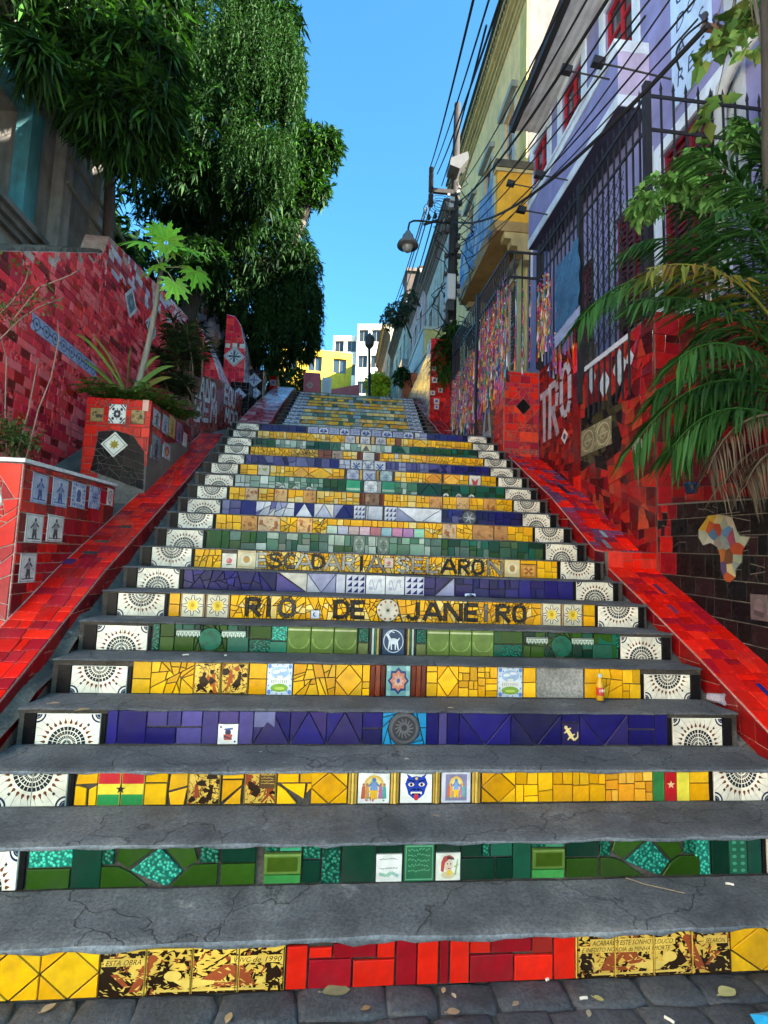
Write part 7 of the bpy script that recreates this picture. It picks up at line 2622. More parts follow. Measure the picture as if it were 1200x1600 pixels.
# ------------------------------------------------------------------ far end of the street
def block(name, label, x, y, z0, z1, wx, wy, rot, col, floors, nx_, ny_, cat='building', wcol=(.3, .22, .14), roofc=None, mat=PAINT):
    t_ = thing(name, (x, y, z0), label, cat)
    ca, sa = cos(rot), sin(rot)
    X_, Y_ = np.array([ca, sa, 0]), np.array([-sa, ca, 0])
    O_ = np.array([x, y, 0.0])
    m_ = MB()
    faces = ((Fr(O_ - X_ * wx / 2 - Y_ * wy / 2, X_, (0, 0, 1), -Y_), wx, nx_), (Fr(O_ + X_ * wx / 2 - Y_ * wy / 2, Y_, (0, 0, 1), X_), wy, ny_), (Fr(O_ - X_ * wx / 2 + Y_ * wy / 2, -Y_, (0, 0, 1), -X_), wy, ny_), (Fr(O_ + X_ * wx / 2 + Y_ * wy / 2, -X_, (0, 0, 1), Y_), wx, 0))
    fh = (z1 - z0) / floors
    todo = []
    for f_, l, n_ in faces:
        hs = []
        for k in range(floors):
            for i in range(n_):
                u = l * (i + .5) / n_
                hs.append((u - .55, u + .55, z0 + k * fh + fh * .3, z0 + k * fh + fh * .78))
        wall_holes(m_, f_, 0, l, z0, z1, hs, .25, col)
        todo += [(f_, h) for h in hs]
    cs = [O_ + X_ * wx / 2 * a + Y_ * wy / 2 * b for a, b in ((-1, -1), (1, -1), (1, 1), (-1, 1))]
    m_.face([c + np.array([0, 0, z1]) for c in cs], roofc or col)
    m_.build('wall', mat, t_)
    for f_, h in todo:
        window(t_, f_, *h, .22, wcol, 2, 1)
    if roofc:
        m_ = MB()
        for k in range(4):
            a, b = cs[k], cs[(k + 1) % 4]
            m_.face([a * 1 + np.array([0, 0, z1 + .001]), b + np.array([0, 0, z1 + .001]), O_ + np.array([0, 0, z1 + 1.6])], roofc)
        m_.build('roof', OLDPAINT, t_)
    return t_


wb_ = block('apartment_building', 'sunlit white apartment block closing the top of the street', 4.4, 63.0, 14.0, 29.6, 4.5, 8.0, radians(-10), (.8, .78, .72), 5, 3, 3)
block('apartment_building', 'lower left wing of the sunlit white block at the street top', 0.75, 63.4, 14.0, 28.3, 2.9, 7.0, radians(-10), (.78, .76, .7), 5, 2, 3)
block('apartment_building', 'sunlit yellow building behind the pink wall at the street top', -2.8, 46.0, 11.0, 18.7, 6.0, 9.0, radians(6), (.72, .46, .04), 3, 3, 3, wcol=(.4, .28, .1))
t = thing('boundary_wall', (-1.1, 16.4, 5.6), 'pink wall block with white diamond at the top of the stairs', 'wall')
A, Bq = on_y(473, 622, 16), on_y(501, 583, 16)
mb = MB()
mb.box((float(A[0]), 16.0, 5.5), (float(Bq[0]), 16.8, float(Bq[2])), (.62, .14, .16))
mb.build('block', PAINT, t)
c = on_y(484, 602, 16)
add_print(t, (float(c[0]) - .09, float(c[0]) + .09, float(c[2]) - .09, float(c[2]) + .09), fr_front(15.99), (.66, .5, .42), [(rect(.2, .8, .2, .8), (.62, .3, .28))], ang=pi / 4)
t = thing('utility_cabinet', (-.5, 16.2, 5.8), 'white cabinet beside the pink wall block at the stair top', 'cabinet')
A, Bq = on_y(502, 622, 16), on_y(518, 590, 16)
mb = MB()
mb.box((float(A[0]), 16.0, 5.6), (float(Bq[0]), 16.5, float(Bq[2])), (.6, .6, .6))
mb.build('body', PLASTIC, t)
mb = MB()
mb.box((float(A[0]) + .05, 15.985, 6.2), (float(Bq[0]) - .05, 15.999, float(Bq[2]) - .1), (.5, .5, .52))
mb.build('door', PLASTIC, t)
t = thing('boundary_wall', (0, 24, 7.0), 'low pink boundary wall climbing behind the stair top', 'wall')
A, Bq = on_y(516, 625, 24), on_y(562, 600, 24)
mb = MB()
mb.prism([(float(A[0]), 6.5), (float(Bq[0]), 6.5), (float(Bq[0]), float(Bq[2])), (float(A[0]), float(A[2]) + .5)], fr_front(24.0), -.3, 0, (.55, .12, .12))
mb.build('wall', PAINT, t)
c = on_y(577, 640, 18)
t = thing('street_lamp', (float(c[0]), 18, 6.3), 'black lamp post at the top of the stairs against the yellow bush', 'street lamp')
tp = on_y(577, 545, 18)
mb = MB()
mb.tube([(c[0], 18, 6.2), (c[0], 18, 6.9)], .09, FE, 8)
mb.tube([(c[0], 18, 6.9), (float(tp[0]), 18, float(tp[2]))], .05, FE, 8)
mb.build('post', METAL, t)
mb = MB()
mb.lathe([(.06, 0), (.16, .12), (.18, .4), (.08, .52), (.02, .6)], (float(tp[0]), 18, float(tp[2])), (.05, .05, .05), 10)
mb.build('lantern', METAL, t)

# ------------------------------------------------------------------ old house on the left
o = thing('house', (-5.2, 5.3, 3.0), 'old grey plaster house with a teal window frame under the trees', 'house')
fr = fr_left(-3.75)
mb = MB()
CG = (.2, .19, .18)
wall_holes(mb, fr, 1.0, 7.6, 1.0, 8.6, [(4.2, 5.72, 5.15, 6.3)], .35, CG)
mb.box((-9.0, 7.61, 1.0), (-3.751, 7.62, 8.6), CG)
mb.box((-9.0, 1.0, 8.55), (-3.76, 7.6, 8.6), CG)
mb.box((-4.3, 1.2, 1.2), (-4.28, 7.4, 8.4), (.004, .004, .005))  # near-black sheet stands in for the unlit room behind the window
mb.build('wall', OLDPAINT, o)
mb = MB()
for a, b, c, d in ((5.68, 5.9, 5.05, 6.36), (4.05, 4.25, 5.05, 6.36), (4.25, 5.68, 6.28, 6.42)):
    fbox(mb, fr, a, b, c, d, -.1, .06, (.05, .17, .2))
wf = mb.build('window_frame', OLDPAINT, o)
mb = MB()
for k in range(3):
    fbox(mb, fr, 3.9, 6.05, 4.8 + k * .07, 4.866 + k * .07, .0, .06 + .05 * k, (.12, .12, .12))
mb.build('sill', OLDPAINT, wf)
mb = MB()
for k in range(4):
    fbox(mb, fr, 2.0, 7.6, 6.9 + k * .09, 6.985 + k * .09, .0, .05 + .06 * k, (.3, .29, .28))
mb.build('cornice', OLDPAINT, o)
mb = MB()
fbox(mb, fr, 6.25, 6.45, 3.5, 6.85, 0, .14, (.2, .19, .185))
fbox(mb, fr, 7.2, 7.6, 3.5, 6.85, 0, .12, (.23, .22, .21))
mb.build('pilaster', OLDPAINT, o)
for zz in (5.85, 6.2):
    mb = MB()
    mb.tube([(-3.6, 6.3, zz + .1), (-3.55, 8.0, zz)], .03, (.12, .12, .1), 6)
    mb.build('pipe', METAL, o)


# ------------------------------------------------------------------ plants
NP = np.random.default_rng(4)


def unit(a):
    return a / (np.linalg.norm(a, axis=-1, keepdims=True) + 1e-9)


def leaves_mesh(name, base, dirs, length, width, cols, parent, fold=.25, droop=.25, mat=None, kind=None, label=None):
    """folded, drooping leaves: base (n,3), dirs (n,3); two segments each"""
    n = len(base)
    d = unit(dirs)
    up = np.tile(np.array([0, 0, 1.0]), (n, 1))
    side = np.cross(d, up) + NP.normal(0, .35, (n, 3))
    side = unit(side - d * (side * d).sum(1, keepdims=True))
    nrm = np.cross(side, d)
    L = (length if hasattr(length, '__len__') else np.full(n, length))[:, None]
    Wd = (width if hasattr(width, '__len__') else np.full(n, width))[:, None]
    mid = base + d * L * .45 - up * L * droop * .25
    tip = base + d * L - up * L * droop
    V = np.stack([base, mid + side * Wd * .5 + nrm * Wd * fold * .5, mid, mid - side * Wd * .5 + nrm * Wd * fold * .5, tip], 1).reshape(-1, 3)
    o = np.arange(n)[:, None] * 5
    T = np.concatenate([o + np.array([0, 2, 1]), o + np.array([0, 3, 2]), o + np.array([1, 2, 4]), o + np.array([2, 3, 4])], 1).reshape(-1, 3)
    lo, hi = V.min(0), V.max(0)
    org = np.array([(lo[0] + hi[0]) / 2, (lo[1] + hi[1]) / 2, lo[2]])
    me = bpy.data.meshes.new(name)
    me.vertices.add(len(V))
    me.vertices.foreach_set('co', (V - org).astype(np.float32).ravel())
    me.loops.add(len(T) * 3)
    me.loops.foreach_set('vertex_index', T.astype(np.int32).ravel())
    me.polygons.add(len(T))
    me.polygons.foreach_set('loop_start', np.arange(0, len(T) * 3, 3, dtype=np.int32))
    me.polygons.foreach_set('loop_total', np.full(len(T), 3, np.int32))
    me.update(calc_edges=True)
    me.materials.append(mat or LEAF)
    a = me.attributes.new('tint', 'FLOAT_COLOR', 'FACE')
    cc = np.ones((n, 4), np.float32)
    cc[:, :3] = cols
    a.data.foreach_set('color', np.repeat(cc, 4, axis=0).ravel())
    ob = bpy.data.objects.new(name, me)
    reg(ob, org, parent)
    if kind:
        ob['kind'] = kind
    return ob


def pick_cols(n, pal, var=.25):
    pal = np.array(pal)
    c = pal[NP.integers(0, len(pal), n)] * (1 + NP.uniform(-var, var, (n, 1)))
    return np.clip(c, 0, 1)


def rosettes(blobs, ntips, per, shell=.5):
    """tips spread through ellipsoids, each with a whorl of leaf directions"""
    tot = sum(b[2][0] * b[2][1] * b[2][2] for b in blobs)
    B_, D_, I_ = [], [], []
    idx = 0
    for (c, wgt, r_) in blobs:
        k = max(4, int(ntips * wgt))
        v = unit(NP.normal(0, 1, (k, 3)))
        rad = NP.uniform(shell, 1.0, (k, 1)) ** .6
        p = np.array(c) + v * rad * np.array(r_)
        out = unit(v * np.array([1, 1, .6]) + NP.normal(0, .35, (k, 3)))
        th = NP.uniform(0, 6.28, (k, per))
        a = unit(np.cross(out, NP.normal(0, 1, (k, 3))))
        b = np.cross(out, a)
        d = out[:, None, :] * NP.uniform(.15, .9, (k, per, 1)) + a[:, None, :] * np.cos(th)[..., None] + b[:, None, :] * np.sin(th)[..., None]
        B_.append(np.repeat(p, per, axis=0) + NP.normal(0, .01, (k * per, 3)))
        D_.append(d.reshape(-1, 3))
        I_.append(np.repeat(np.arange(idx, idx + k), per))
        idx += k
    return np.concatenate(B_), np.concatenate(D_), np.concatenate(I_)


def limb_mesh(name, paths, parent, col, mat=None):
    mb = MB()
    for pts, r0, r1 in paths:
        n_ = len(pts)
        mb.tube(pts, [r0 + (r1 - r0) * i / (n_ - 1) for i in range(n_)], col, 8)
    return mb.build(name, mat or WOOD, parent, smooth=True)


def tree(name, label, base, blobs, ntips, per, ll, lw, pal, bark, trunk_pts, r0, group=None, droop=.35, shell=.4, vines=None, cat='tree'):
    t = thing(name, base, label, cat, group)
    limb_mesh('trunk', [(trunk_pts, r0, r0 * .55)], t, bark)
    top_ = trunk_pts[-1]
    for (c, w_, r_) in blobs[:7]:
        mid = [(top_[i] + c[i]) / 2 + random.Random(int(c[0] * 100)).uniform(-.15, .15) for i in range(3)]
        limb_mesh('limb', [([top_, mid, c], r0 * .5, r0 * .12)], t, bark)
    B_, D_, I_ = rosettes(blobs, ntips, per, shell)
    n = len(B_)
    clump = 1 + .35 * NP.standard_normal(I_.max() + 1)[I_]
    cols = pick_cols(n, pal, .2) * np.clip(clump, .5, 1.7)[:, None]
    leaves_mesh('crown', B_, D_, ll * NP.uniform(.5, 1.4, n), lw * NP.uniform(.65, 1.35, n), cols, t, droop=droop)
    if vines:
        B_, D_ = [], []
        for (c, r_, cnt, lmin, lmax) in vines:
            for k in range(cnt):
                a = NP.uniform(0, 6.28)
                v = np.array([cos(a), sin(a), NP.uniform(-.1, 1.0)])
                p = np.array(c) + v / np.linalg.norm(v) * np.array(r_) * NP.uniform(.86, 1.05)
                l = NP.uniform(lmin, lmax)
                m_ = int(l / .035)
                zz = -np.linspace(0, l, m_)
                ph = NP.uniform(0, 6.28)
                q = np.stack([p[0] + .04 * np.sin(zz * 3 + ph), p[1] + .04 * np.cos(zz * 2.3 + ph), p[2] + zz], 1)
                B_.append(q)
                D_.append(NP.normal(0, 1, (m_, 3)) + np.array([0, 0, -.5]))
        B_, D_ = np.concatenate(B_), np.concatenate(D_)
        n = len(B_)
        leaves_mesh('hanging_vine', B_, D_, NP.uniform(.04, .12, n), NP.uniform(.014, .034, n), pick_cols(n, [(.014, .042, .01), (.02, .052, .013), (.01, .03, .008), (.028, .062, .016)], .3), t, droop=.4)
    return t


def W3(px, py, y):
    return tuple(float(v) for v in on_y(px, py, y))


MANGO = [(.009, .027, .008), (.013, .036, .01), (.006, .019, .007), (.018, .045, .012)]
BRIGHT = [(.02, .06, .009), (.028, .078, .011), (.015, .045, .007), (.04, .09, .014)]
BARK = (.05, .04, .035)
# near tree hanging over the old house
bl = [((*W3(195, 100, 5.9),), .22, (.7, .6, .6)), ((*W3(235, 170, 5.7),), .13, (.3, .4, .36)), ((*W3(165, 170, 5.6),), .13, (.42, .4, .36)), ((*W3(80, 20, 5.6),), .2, (.75, .6, .4)),
      ((*W3(225, 20, 6.2),), .18, (.6, .6, .7)), ((*W3(200, 225, 5.8),), .05, (.26, .3, .2)), ((*W3(10, 20, 5.2),), .12, (.5, .5, .4)), ((*W3(60, 90, 5.0),), .03, (.2, .25, .12))]
tree('mango_tree', 'near tree with long drooping leaves over the old grey house', (-3.45, 7.2, 4.8), bl, 1350, 14, .23, .042, MANGO + BRIGHT[:2], BARK, [(-3.45, 7.2, 4.6), (-3.42, 7.1, 5.6), (-3.4, 6.9, 6.8), (-3.2, 6.6, 7.8)], .09, droop=.55, shell=.25)
# big vine-covered tree
bl = [((*W3(350, 60, 10.5),), .2, (1.5, 1.4, 1.7)), ((*W3(330, 200, 10.5),), .2, (1.5, 1.3, 1.5)), ((*W3(420, 60, 10.3),), .1, (.75, .9, 1.2)), ((*W3(390, 270, 10.3),), .12, (.75, .8, .9)), ((*W3(290, 300, 10.8),), .12, (1.2, .9, .9)),
      ((*W3(440, 130, 10.4),), .06, (.45, .5, .7)), ((*W3(260, 120, 11.2),), .14, (1.3, 1.0, 1.6)), ((*W3(330, 350, 11),), .06, (1.0, .7, .6)), ((*W3(315, 410, 10.4),), .07, (.5, .3, .5)), ((*W3(300, 260, 10.0),), .08, (.5, .4, .8))]
c1, c2 = W3(400, 120, 9.9), W3(350, 90, 9.7)
tree('vine_covered_tree', 'big tree curtained with fine green hanging vines, tallest on the left', (-3.6, 11.2, 5.2), bl, 3600, 12, .2, .042, MANGO + BRIGHT[:1], BARK, [(-3.6, 11.2, 4.8), (-3.5, 11.1, 6.6), (-3.1, 10.9, 8.2), (-2.8, 10.7, 9.6)], .22, droop=.45, shell=.3,
     vines=[(W3(400, 80, 9.8), (.9, .5, 1.3), 330, .5, 1.7), (W3(335, 60, 9.6), (1.3, .5, 1.2), 300, .5, 1.6), (W3(405, 240, 9.7), (.75, .4, .7), 240, .3, 1.1), (W3(300, 150, 9.8), (1.2, .4, 1.2), 240, .3, 1.3), (W3(440, 110, 10.0), (.5, .5, .9), 160, .3, 1.0)])
# tree behind it with open twigs against the sky
bl = [((*W3(470, 240, 12.6),), .26, (.75, .7, .8)), ((*W3(508, 232, 12.6),), .12, (.42, .5, .5)), ((*W3(490, 290, 12.6),), .1, (.45, .5, .45)), ((*W3(450, 300, 12.6),), .22, (.7, .7, .9)), ((*W3(520, 222, 12.6),), .04, (.25, .3, .3)), ((*W3(462, 195, 12.6),), .05, (.3, .3, .3)), ((*W3(430, 350, 12.8),), .16, (.8, .7, .7))]
tree('broadleaf_tree', 'open-crowned tree whose twigs stand out against the blue sky', (-2.6, 12.9, 5.6), bl, 1150, 11, .2, .055, MANGO + BRIGHT, BARK, [(-2.6, 12.9, 5.2), (-2.3, 12.8, 7.2), (-1.7, 12.7, 8.9), (-1.3, 12.6, 10.0)], .15, droop=.3, shell=.2)
# low hanging tree with fine dry strands
bl = [((*W3(420, 400, 12.2),), .26, (1.2, .9, 1.0)), ((*W3(470, 420, 12.2),), .12, (.5, .6, .7)), ((*W3(390, 470, 12.4),), .2, (1.1, .8, .8)), ((*W3(440, 480, 12.2),), .14, (.7, .6, .8)), ((*W3(350, 400, 12.8),), .2, (1.2, .8, 1.0)), ((*W3(480, 480, 12),), .08, (.35, .45, .6)), ((*W3(478, 530, 12),), .07, (.32, .4, .5)), ((*W3(430, 540, 12.3),), .1, (.6, .5, .45)), ((*W3(380, 545, 12.6),), .06, (.5, .5, .4))]
tree('weeping_tree', 'dark tree with fine trailing strands hanging above the small piers', (-3.0, 13.0, 5.6), bl, 2100, 11, .19, .036, MANGO, BARK, [(-3.0, 13.0, 5.2), (-2.9, 12.9, 6.6), (-2.6, 12.7, 8.0), (-2.4, 12.5, 8.9)], .16, droop=.7, shell=.3,
     vines=[(W3(475, 455, 11.8), (.45, .3, .4), 120, .6, 1.5), (W3(440, 480, 11.8), (.6, .3, .5), 110, .5, 1.3), (W3(400, 490, 11.9), (.7, .3, .4), 70, .4, 1.1)])
# dark bushes filling the slope under the trees
bl = [((-4.6, 9.0, 6.3), .3, (1.0, 1.3, 1.1)), ((-4.9, 12.0, 7.2), .3, (1.4, 1.6, 1.8)), ((-4.2, 14.5, 7.6), .3, (1.5, 1.2, 1.6)), ((-6, 10, 8), .2, (1.6, 1.6, 2))]
tree('bush', 'dark dense bush filling the slope behind the tall red wall', (-4.6, 11, 5.0), bl, 1500, 12, .24, .06, MANGO[:3], BARK, [(-4.6, 11, 4.6), (-4.6, 11, 6.0)], .12, cat='bush')
bl = [((-3.2, 17.5, 7.6), .5, (1.3, 1.0, 1.2)), ((-2.0, 18.5, 7.6), .3, (.8, .8, .9)), ((-4.5, 17, 8.4), .4, (1.4, 1, 1.8))]
tree('bush', 'olive bush behind the small piers below the weeping strands', (-3.2, 17.5, 6.0), bl, 900, 12, .2, .06, [(.05, .08, .02), (.07, .1, .03), (.1, .11, .05)], BARK, [(-3.2, 17.5, 5.8), (-3.2, 17.5, 7.2)], .08, cat='bush')
bl = [((*W3(600, 625, 24),), .4, (.9, .8, .7)), ((*W3(562, 640, 24),), .3, (1.0, .8, .5)), ((*W3(590, 600, 24.5),), .3, (.6, .6, .6))]
tree('bush', 'bright yellow-green sunlit bush at the top of the stairs', (1.2, 24, 7.3), bl, 420, 12, .22, .1, [(.5, .42, .02), (.6, .5, .03), (.4, .36, .03)], BARK, [(1.2, 24, 7.0), (1.2, 24, 8.3)], .06, cat='bush')
bl = [((*W3(622, 490, 22),), .5, (.55, .5, .5)), ((*W3(640, 470, 22),), .3, (.4, .5, .4)), ((*W3(610, 500, 22),), .3, (.4, .4, .4))]
tree('bush', 'grey-green bush growing from the eaves of the far houses', (2.6, 22, 11.5), bl, 130, 10, .22, .07, [(.08, .1, .08), (.05, .07, .05)], BARK, [(2.8, 22, 11.4), (2.4, 22, 12.4)], .05, cat='bush')
bl = [((*W3(714, 525, 10.9),), .5, (.3, .3, .25)), ((*W3(690, 560, 10.8),), .4, (.25, .25, .4))]
tree('hanging_plant', 'green plant spilling behind the utility pole over the red pillar', (2.2, 10.9, 6.0), bl, 70, 14, .26, .035, BRIGHT, BARK, [(2.3, 11, 5.9), (2.2, 10.9, 6.3)], .03, cat='plant', droop=.6)
bl = [((*W3(627, 588, 17),), 1.0, (.25, .3, .3))]
tree('potted_plant', 'small leafy plant on an orange block up the right side', (2.0, 17, 7.6), bl, 40, 12, .2, .06, MANGO + BRIGHT, BARK, [(2.2, 17, 7.4), (2.1, 17, 8.0)], .03, cat='plant')
t = thing('wall_block', (2.3, 17.2, 6.4), 'orange-red wall block beneath the small leafy plant', 'wall')
mb = MB()
A, Bq = on_y(628, 690, 17), on_y(652, 583, 17)
mb.box((float(A[0]), 17.0, 5.8), (float(Bq[0]), 17.6, float(Bq[2])), (.5, .14, .07))
mb.build('block', OLDPAINT, t)
for (p0, p1, y_, c_, lab) in (((652, 700), (672, 545), 12.5, (.46, .36, .26), 'beige mosaic wall beyond the tall red pillar'), ((598, 640), (628, 560), 19.5, (.3, .32, .34), 'grey wall with a metal gate near the stair top')):
    A, Bq = on_y(*p0, y_), on_y(*p1, y_)
    t = thing('boundary_wall', (float(A[0]) + .2, y_, 4.2), lab, 'wall')
    x_ = float(Bq[0])
    y1_ = y_ + (4.4 if y_ < 15 else 6)
    mb = MB()
    mb.box((x_, y_, 3.6), (x_ + .25, y1_, float(Bq[2])), c_)
    mb.build('core', OLDPAINT, t)
    g = random.Random(4)
    add_pieces(t, [(q, g.choice([c_, tuple(v * .8 for v in c_), tuple(min(1, v * 1.2) for v in c_)])) for q in guillotine(rect(y_ + .01, y1_ - .01, 4.8, float(Bq[2]) - .01), .3, g, .2)], fr_right(x_), .008, 90, seed=7)

# papaya plant
PB, PT = W3(210, 622, 5.75), W3(252, 418, 5.65)
t = thing('papaya_plant', PB, 'young papaya with a slanting bare stem and lobed bright leaves', 'plant')
mb = MB()
st = [tuple(PB[i] + (PT[i] - PB[i]) * u + (.03 * sin(pi * u) if i == 0 else 0) for i in range(3)) for u in np.linspace(-.06, 1, 10)]
mb.tube(st, [.035 - .011 * i / 9 for i in range(10)], (.22, .2, .16), 9)
mb.build('stem', WOOD, t, smooth=True)


def lobed_leaf(tip_dir, c, size, col, parent, droop=.3, seed=0):
    g_ = random.Random(seed)
    a = np.array(tip_dir, float)
    a /= np.linalg.norm(a)
    up = np.array([0.1, -.55, .8])
    s_ = np.cross(a, up)
    s_ /= np.linalg.norm(s_)
    n_ = np.cross(s_, a)
    mb_ = MB()
    lobes = 9
    for k in range(lobes):
        an = (k - (lobes - 1) / 2) * 0.56
        L_ = size * (1.0 - .07 * abs(k - (lobes - 1) / 2)) * g_.uniform(.9, 1.1)
        d = a * cos(an) + s_ * sin(an)
        sd = -a * sin(an) + s_ * cos(an)
        P = lambda u, v, h=0.0: np.array(c) + d * u * L_ + sd * v * L_ + n_ * (h - droop * u * u * L_ * .5)
        cc = tuple(v * g_.uniform(.85, 1.15) for v in col)
        for sg in (-1, 1):
            mb_.raw([P(0, 0), P(.3, sg * .1, .006), P(.5, sg * .19, .004), P(.58, sg * .1), P(.78, sg * .12), P(.8, sg * .05), P(1, 0), P(.5, 0, -.006)], [(0, 1, 7), (1, 2, 3, 7), (3, 4, 5), (7, 3, 5, 6)] if sg > 0 else [(7, 1, 0), (7, 3, 2, 1), (5, 4, 3), (6, 5, 3, 7)], cc)
    return mb_.build('leaf', LEAF, parent)


for k, (px, py, dx, dz, sz, dy) in enumerate(((212, 377, -1, .1, .30, -.1), (262, 362, .1, .9, .26, -.3), (244, 352, -.4, .9, .22, .1), (282, 388, .6, .1, .24, -.4), (304, 390, 1, -.15, .28, -.1), (313, 437, .5, -.9, .26, 0), (277, 455, .3, -.9, .24, -.3), (236, 420, -.8, -.5, .25, -.2), (262, 395, .2, -.8, .2, -.5))):
    c = W3(px - dx * 14, py + dz * 14, 5.65 + dy * .6)
    lf = lobed_leaf((dx, dy * .5, dz), c, sz, (.12, .3, .03) if k % 3 else (.16, .36, .05), t, .6, k)
    mb = MB()
    mb.tube([PT, tuple((PT[i] + c[i]) / 2 + (.03 if i == 2 else 0) for i in range(3)), c], .006, (.3, .34, .22), 6)
    mb.build('petiole', LEAF, t)
# spiky dark shrub
SB = W3(285, 640, 6.3)
t = thing('dracaena_shrub', SB, 'spiky dark green shrub with purple tinges beside the papaya', 'plant')
B_, D_, C_ = [], [], []
for k, (px, py) in enumerate(((270, 495), (258, 520), (292, 508), (300, 530), (310, 512), (280, 545), (262, 560), (300, 560), (285, 590), (270, 600), (312, 550), (255, 590), (292, 615), (245, 545), (318, 530), (276, 520))):
    top_ = np.array(W3(px, py, 6.2 + .25 * sin(k * 2.1)))
    b0 = np.array(SB) + np.array([.15 * sin(k), .1 * cos(k), 0])
    mb = MB()
    mb.tube([b0, (b0 + top_) / 2 + np.array([.03, 0, 0]), top_], .01, (.1, .08, .06), 5)
    mb.build('stem', WOOD, t)
    n = 130
    u = NP.uniform(.0, .42, (n, 1))
    p = top_ - (top_ - b0) * u * .8
    th = NP.uniform(0, 6.28, n)
    d = np.stack([np.cos(th), np.sin(th), NP.uniform(.1, 1.0, n)], 1)
    B_.append(p)
    D_.append(d)
B_, D_ = np.concatenate(B_), np.concatenate(D_)
n = len(B_)
leaves_mesh('foliage', B_, D_, NP.uniform(.13, .26, n), NP.uniform(.018, .028, n), pick_cols(n, [(.012, .03, .016), (.02, .045, .018), (.03, .018, .02), (.03, .06, .02)], .3), t, droop=.35)
# strap-leaved plant and ground fern in the planter
t = thing('strap_leaf_plant', W3(196, 625, 5.6), 'plant with thick arching yellow-green strap leaves at the papaya foot', 'plant')
for k, (p0, p1, p2) in enumerate((((200, 620), (150, 530), (118, 522)), ((200, 620), (172, 545), (140, 520)), ((206, 618), (240, 572), (272, 572)), ((206, 616), (228, 562), (250, 556)), ((208, 620), (246, 588), (268, 590)), ((200, 615), (200, 560), (205, 540)), ((196, 622), (160, 580), (128, 560)))):
    yy = 5.55 + .06 * k
    A, Bq, C_ = (np.array(W3(*p, yy)) for p in (p0, p1, p2))
    mb = MB()
    n_ = 8
    pts = [(1 - u) ** 2 * A + 2 * u * (1 - u) * Bq + u * u * C_ for u in np.linspace(0, 1, n_)]
    vs = []
    for i, p in enumerate(pts):
        w_ = .035 * (1 - (i / (n_ - 1)) ** 3) + .003
        vs += [p + np.array([-.2 * w_, -w_ * .3, w_ * .9]), p + np.array([0, .012, 0]), p + np.array([.2 * w_, -w_ * .3, -w_ * .9])]
    fs = []
    for i in range(n_ - 1):
        fs += [(3 * i, 3 * i + 1, 3 * i + 4, 3 * i + 3), (3 * i + 1, 3 * i + 2, 3 * i + 5, 3 * i + 4)]
    mb.raw(vs, fs, [(.14, .2, .04), (.2, .2, .05), (.1, .18, .04)][k % 3])
    mb.build('leaf', LEAF, t, smooth=True)
t = thing('fern', W3(190, 612, 5.5), 'feathery green ground fern spilling over the planter rim', 'plant')
B_, D_ = [], []
for k in range(300):
    px, py = NP.uniform(138, 262), 0
    yy = NP.uniform(5.32, 6.5)
    b0 = np.array([NP.uniform(-2.66, -2.04), yy, 3.0 + .09 * (yy - 5.3)])
    th = NP.uniform(0, 6.28)
    L_ = NP.uniform(.12, .3)
    m_ = 26
    u = np.linspace(.1, 1, m_)[:, None]
    dr = np.array([cos(th), sin(th) - .3, 0])
    q = b0 + dr * u * L_ + np.array([0, 0, 1]) * (u * 1.35 - u * u * 1.0) * L_
    sd = np.array([-dr[1], dr[0], 0])
    B_.append(np.concatenate([q, q]))
    D_.append(np.concatenate([np.tile(sd, (m_, 1)), np.tile(-sd, (m_, 1))]) + np.tile(dr * .4, (2 * m_, 1)))
B_, D_ = np.concatenate(B_), np.concatenate(D_)
n = len(B_)
leaves_mesh('fronds', B_, D_, NP.uniform(.03, .065, n), NP.uniform(.012, .02, n), pick_cols(n, [(.07, .14, .025), (.05, .1, .02), (.1, .18, .04)], .3), t, droop=.2)
t = thing('wild_plant', (-2.9, 3.75, 1.95), 'straggly plant with thin bare stems behind the white-coped wall', 'plant')
for k, pl in enumerate((((40, 720), (60, 640), (80, 590), (92, 530), (90, 500)), ((10, 700), (8, 640), (10, 560), (0, 520)), ((25, 715), (45, 640), (60, 560)), ((0, 530), (30, 500), (60, 480), (100, 465)), ((0, 490), (20, 470), (40, 440), (45, 420)), ((20, 500), (60, 450), (110, 430), (126, 420)))):
    mb = MB()
    mb.tube([W3(p[0], p[1], 3.9 + .1 * i) for i, p in enumerate(pl)], .005, (.26, .16, .12), 5)
    mb.build('stem', WOOD, t, smooth=True)
B_ = np.concatenate([np.array(W3(px, py, 3.95)) + NP.normal(0, s_, (n_, 3)) for px, py, s_, n_ in ((15, 680, .07, 500), (30, 690, .06, 300), (20, 485, .06, 50), (50, 465, .05, 40), (30, 420, .05, 26), (80, 470, .05, 20), (10, 500, .05, 40))])
n = len(B_)
leaves_mesh('leaves', B_, NP.normal(0, 1, (n, 3)) + np.array([0, 0, .3]), NP.uniform(.03, .06, n), NP.uniform(.012, .025, n), pick_cols(n, [(.05, .09, .025), (.07, .1, .03), (.12, .1, .04), (.04, .07, .02)], .3), t)

# palm at the right
PALMG = [(.018, .064, .012), (.026, .082, .018), (.034, .095, .03), (.014, .048, .01)]
DRY = [(.08, .06, .04), (.12, .09, .06), (.05, .04, .028)]
t = thing('areca_palm', (3.05, 3.35, 2.0), 'large palm with arching green and dry fronds in front of the terrace', 'palm')


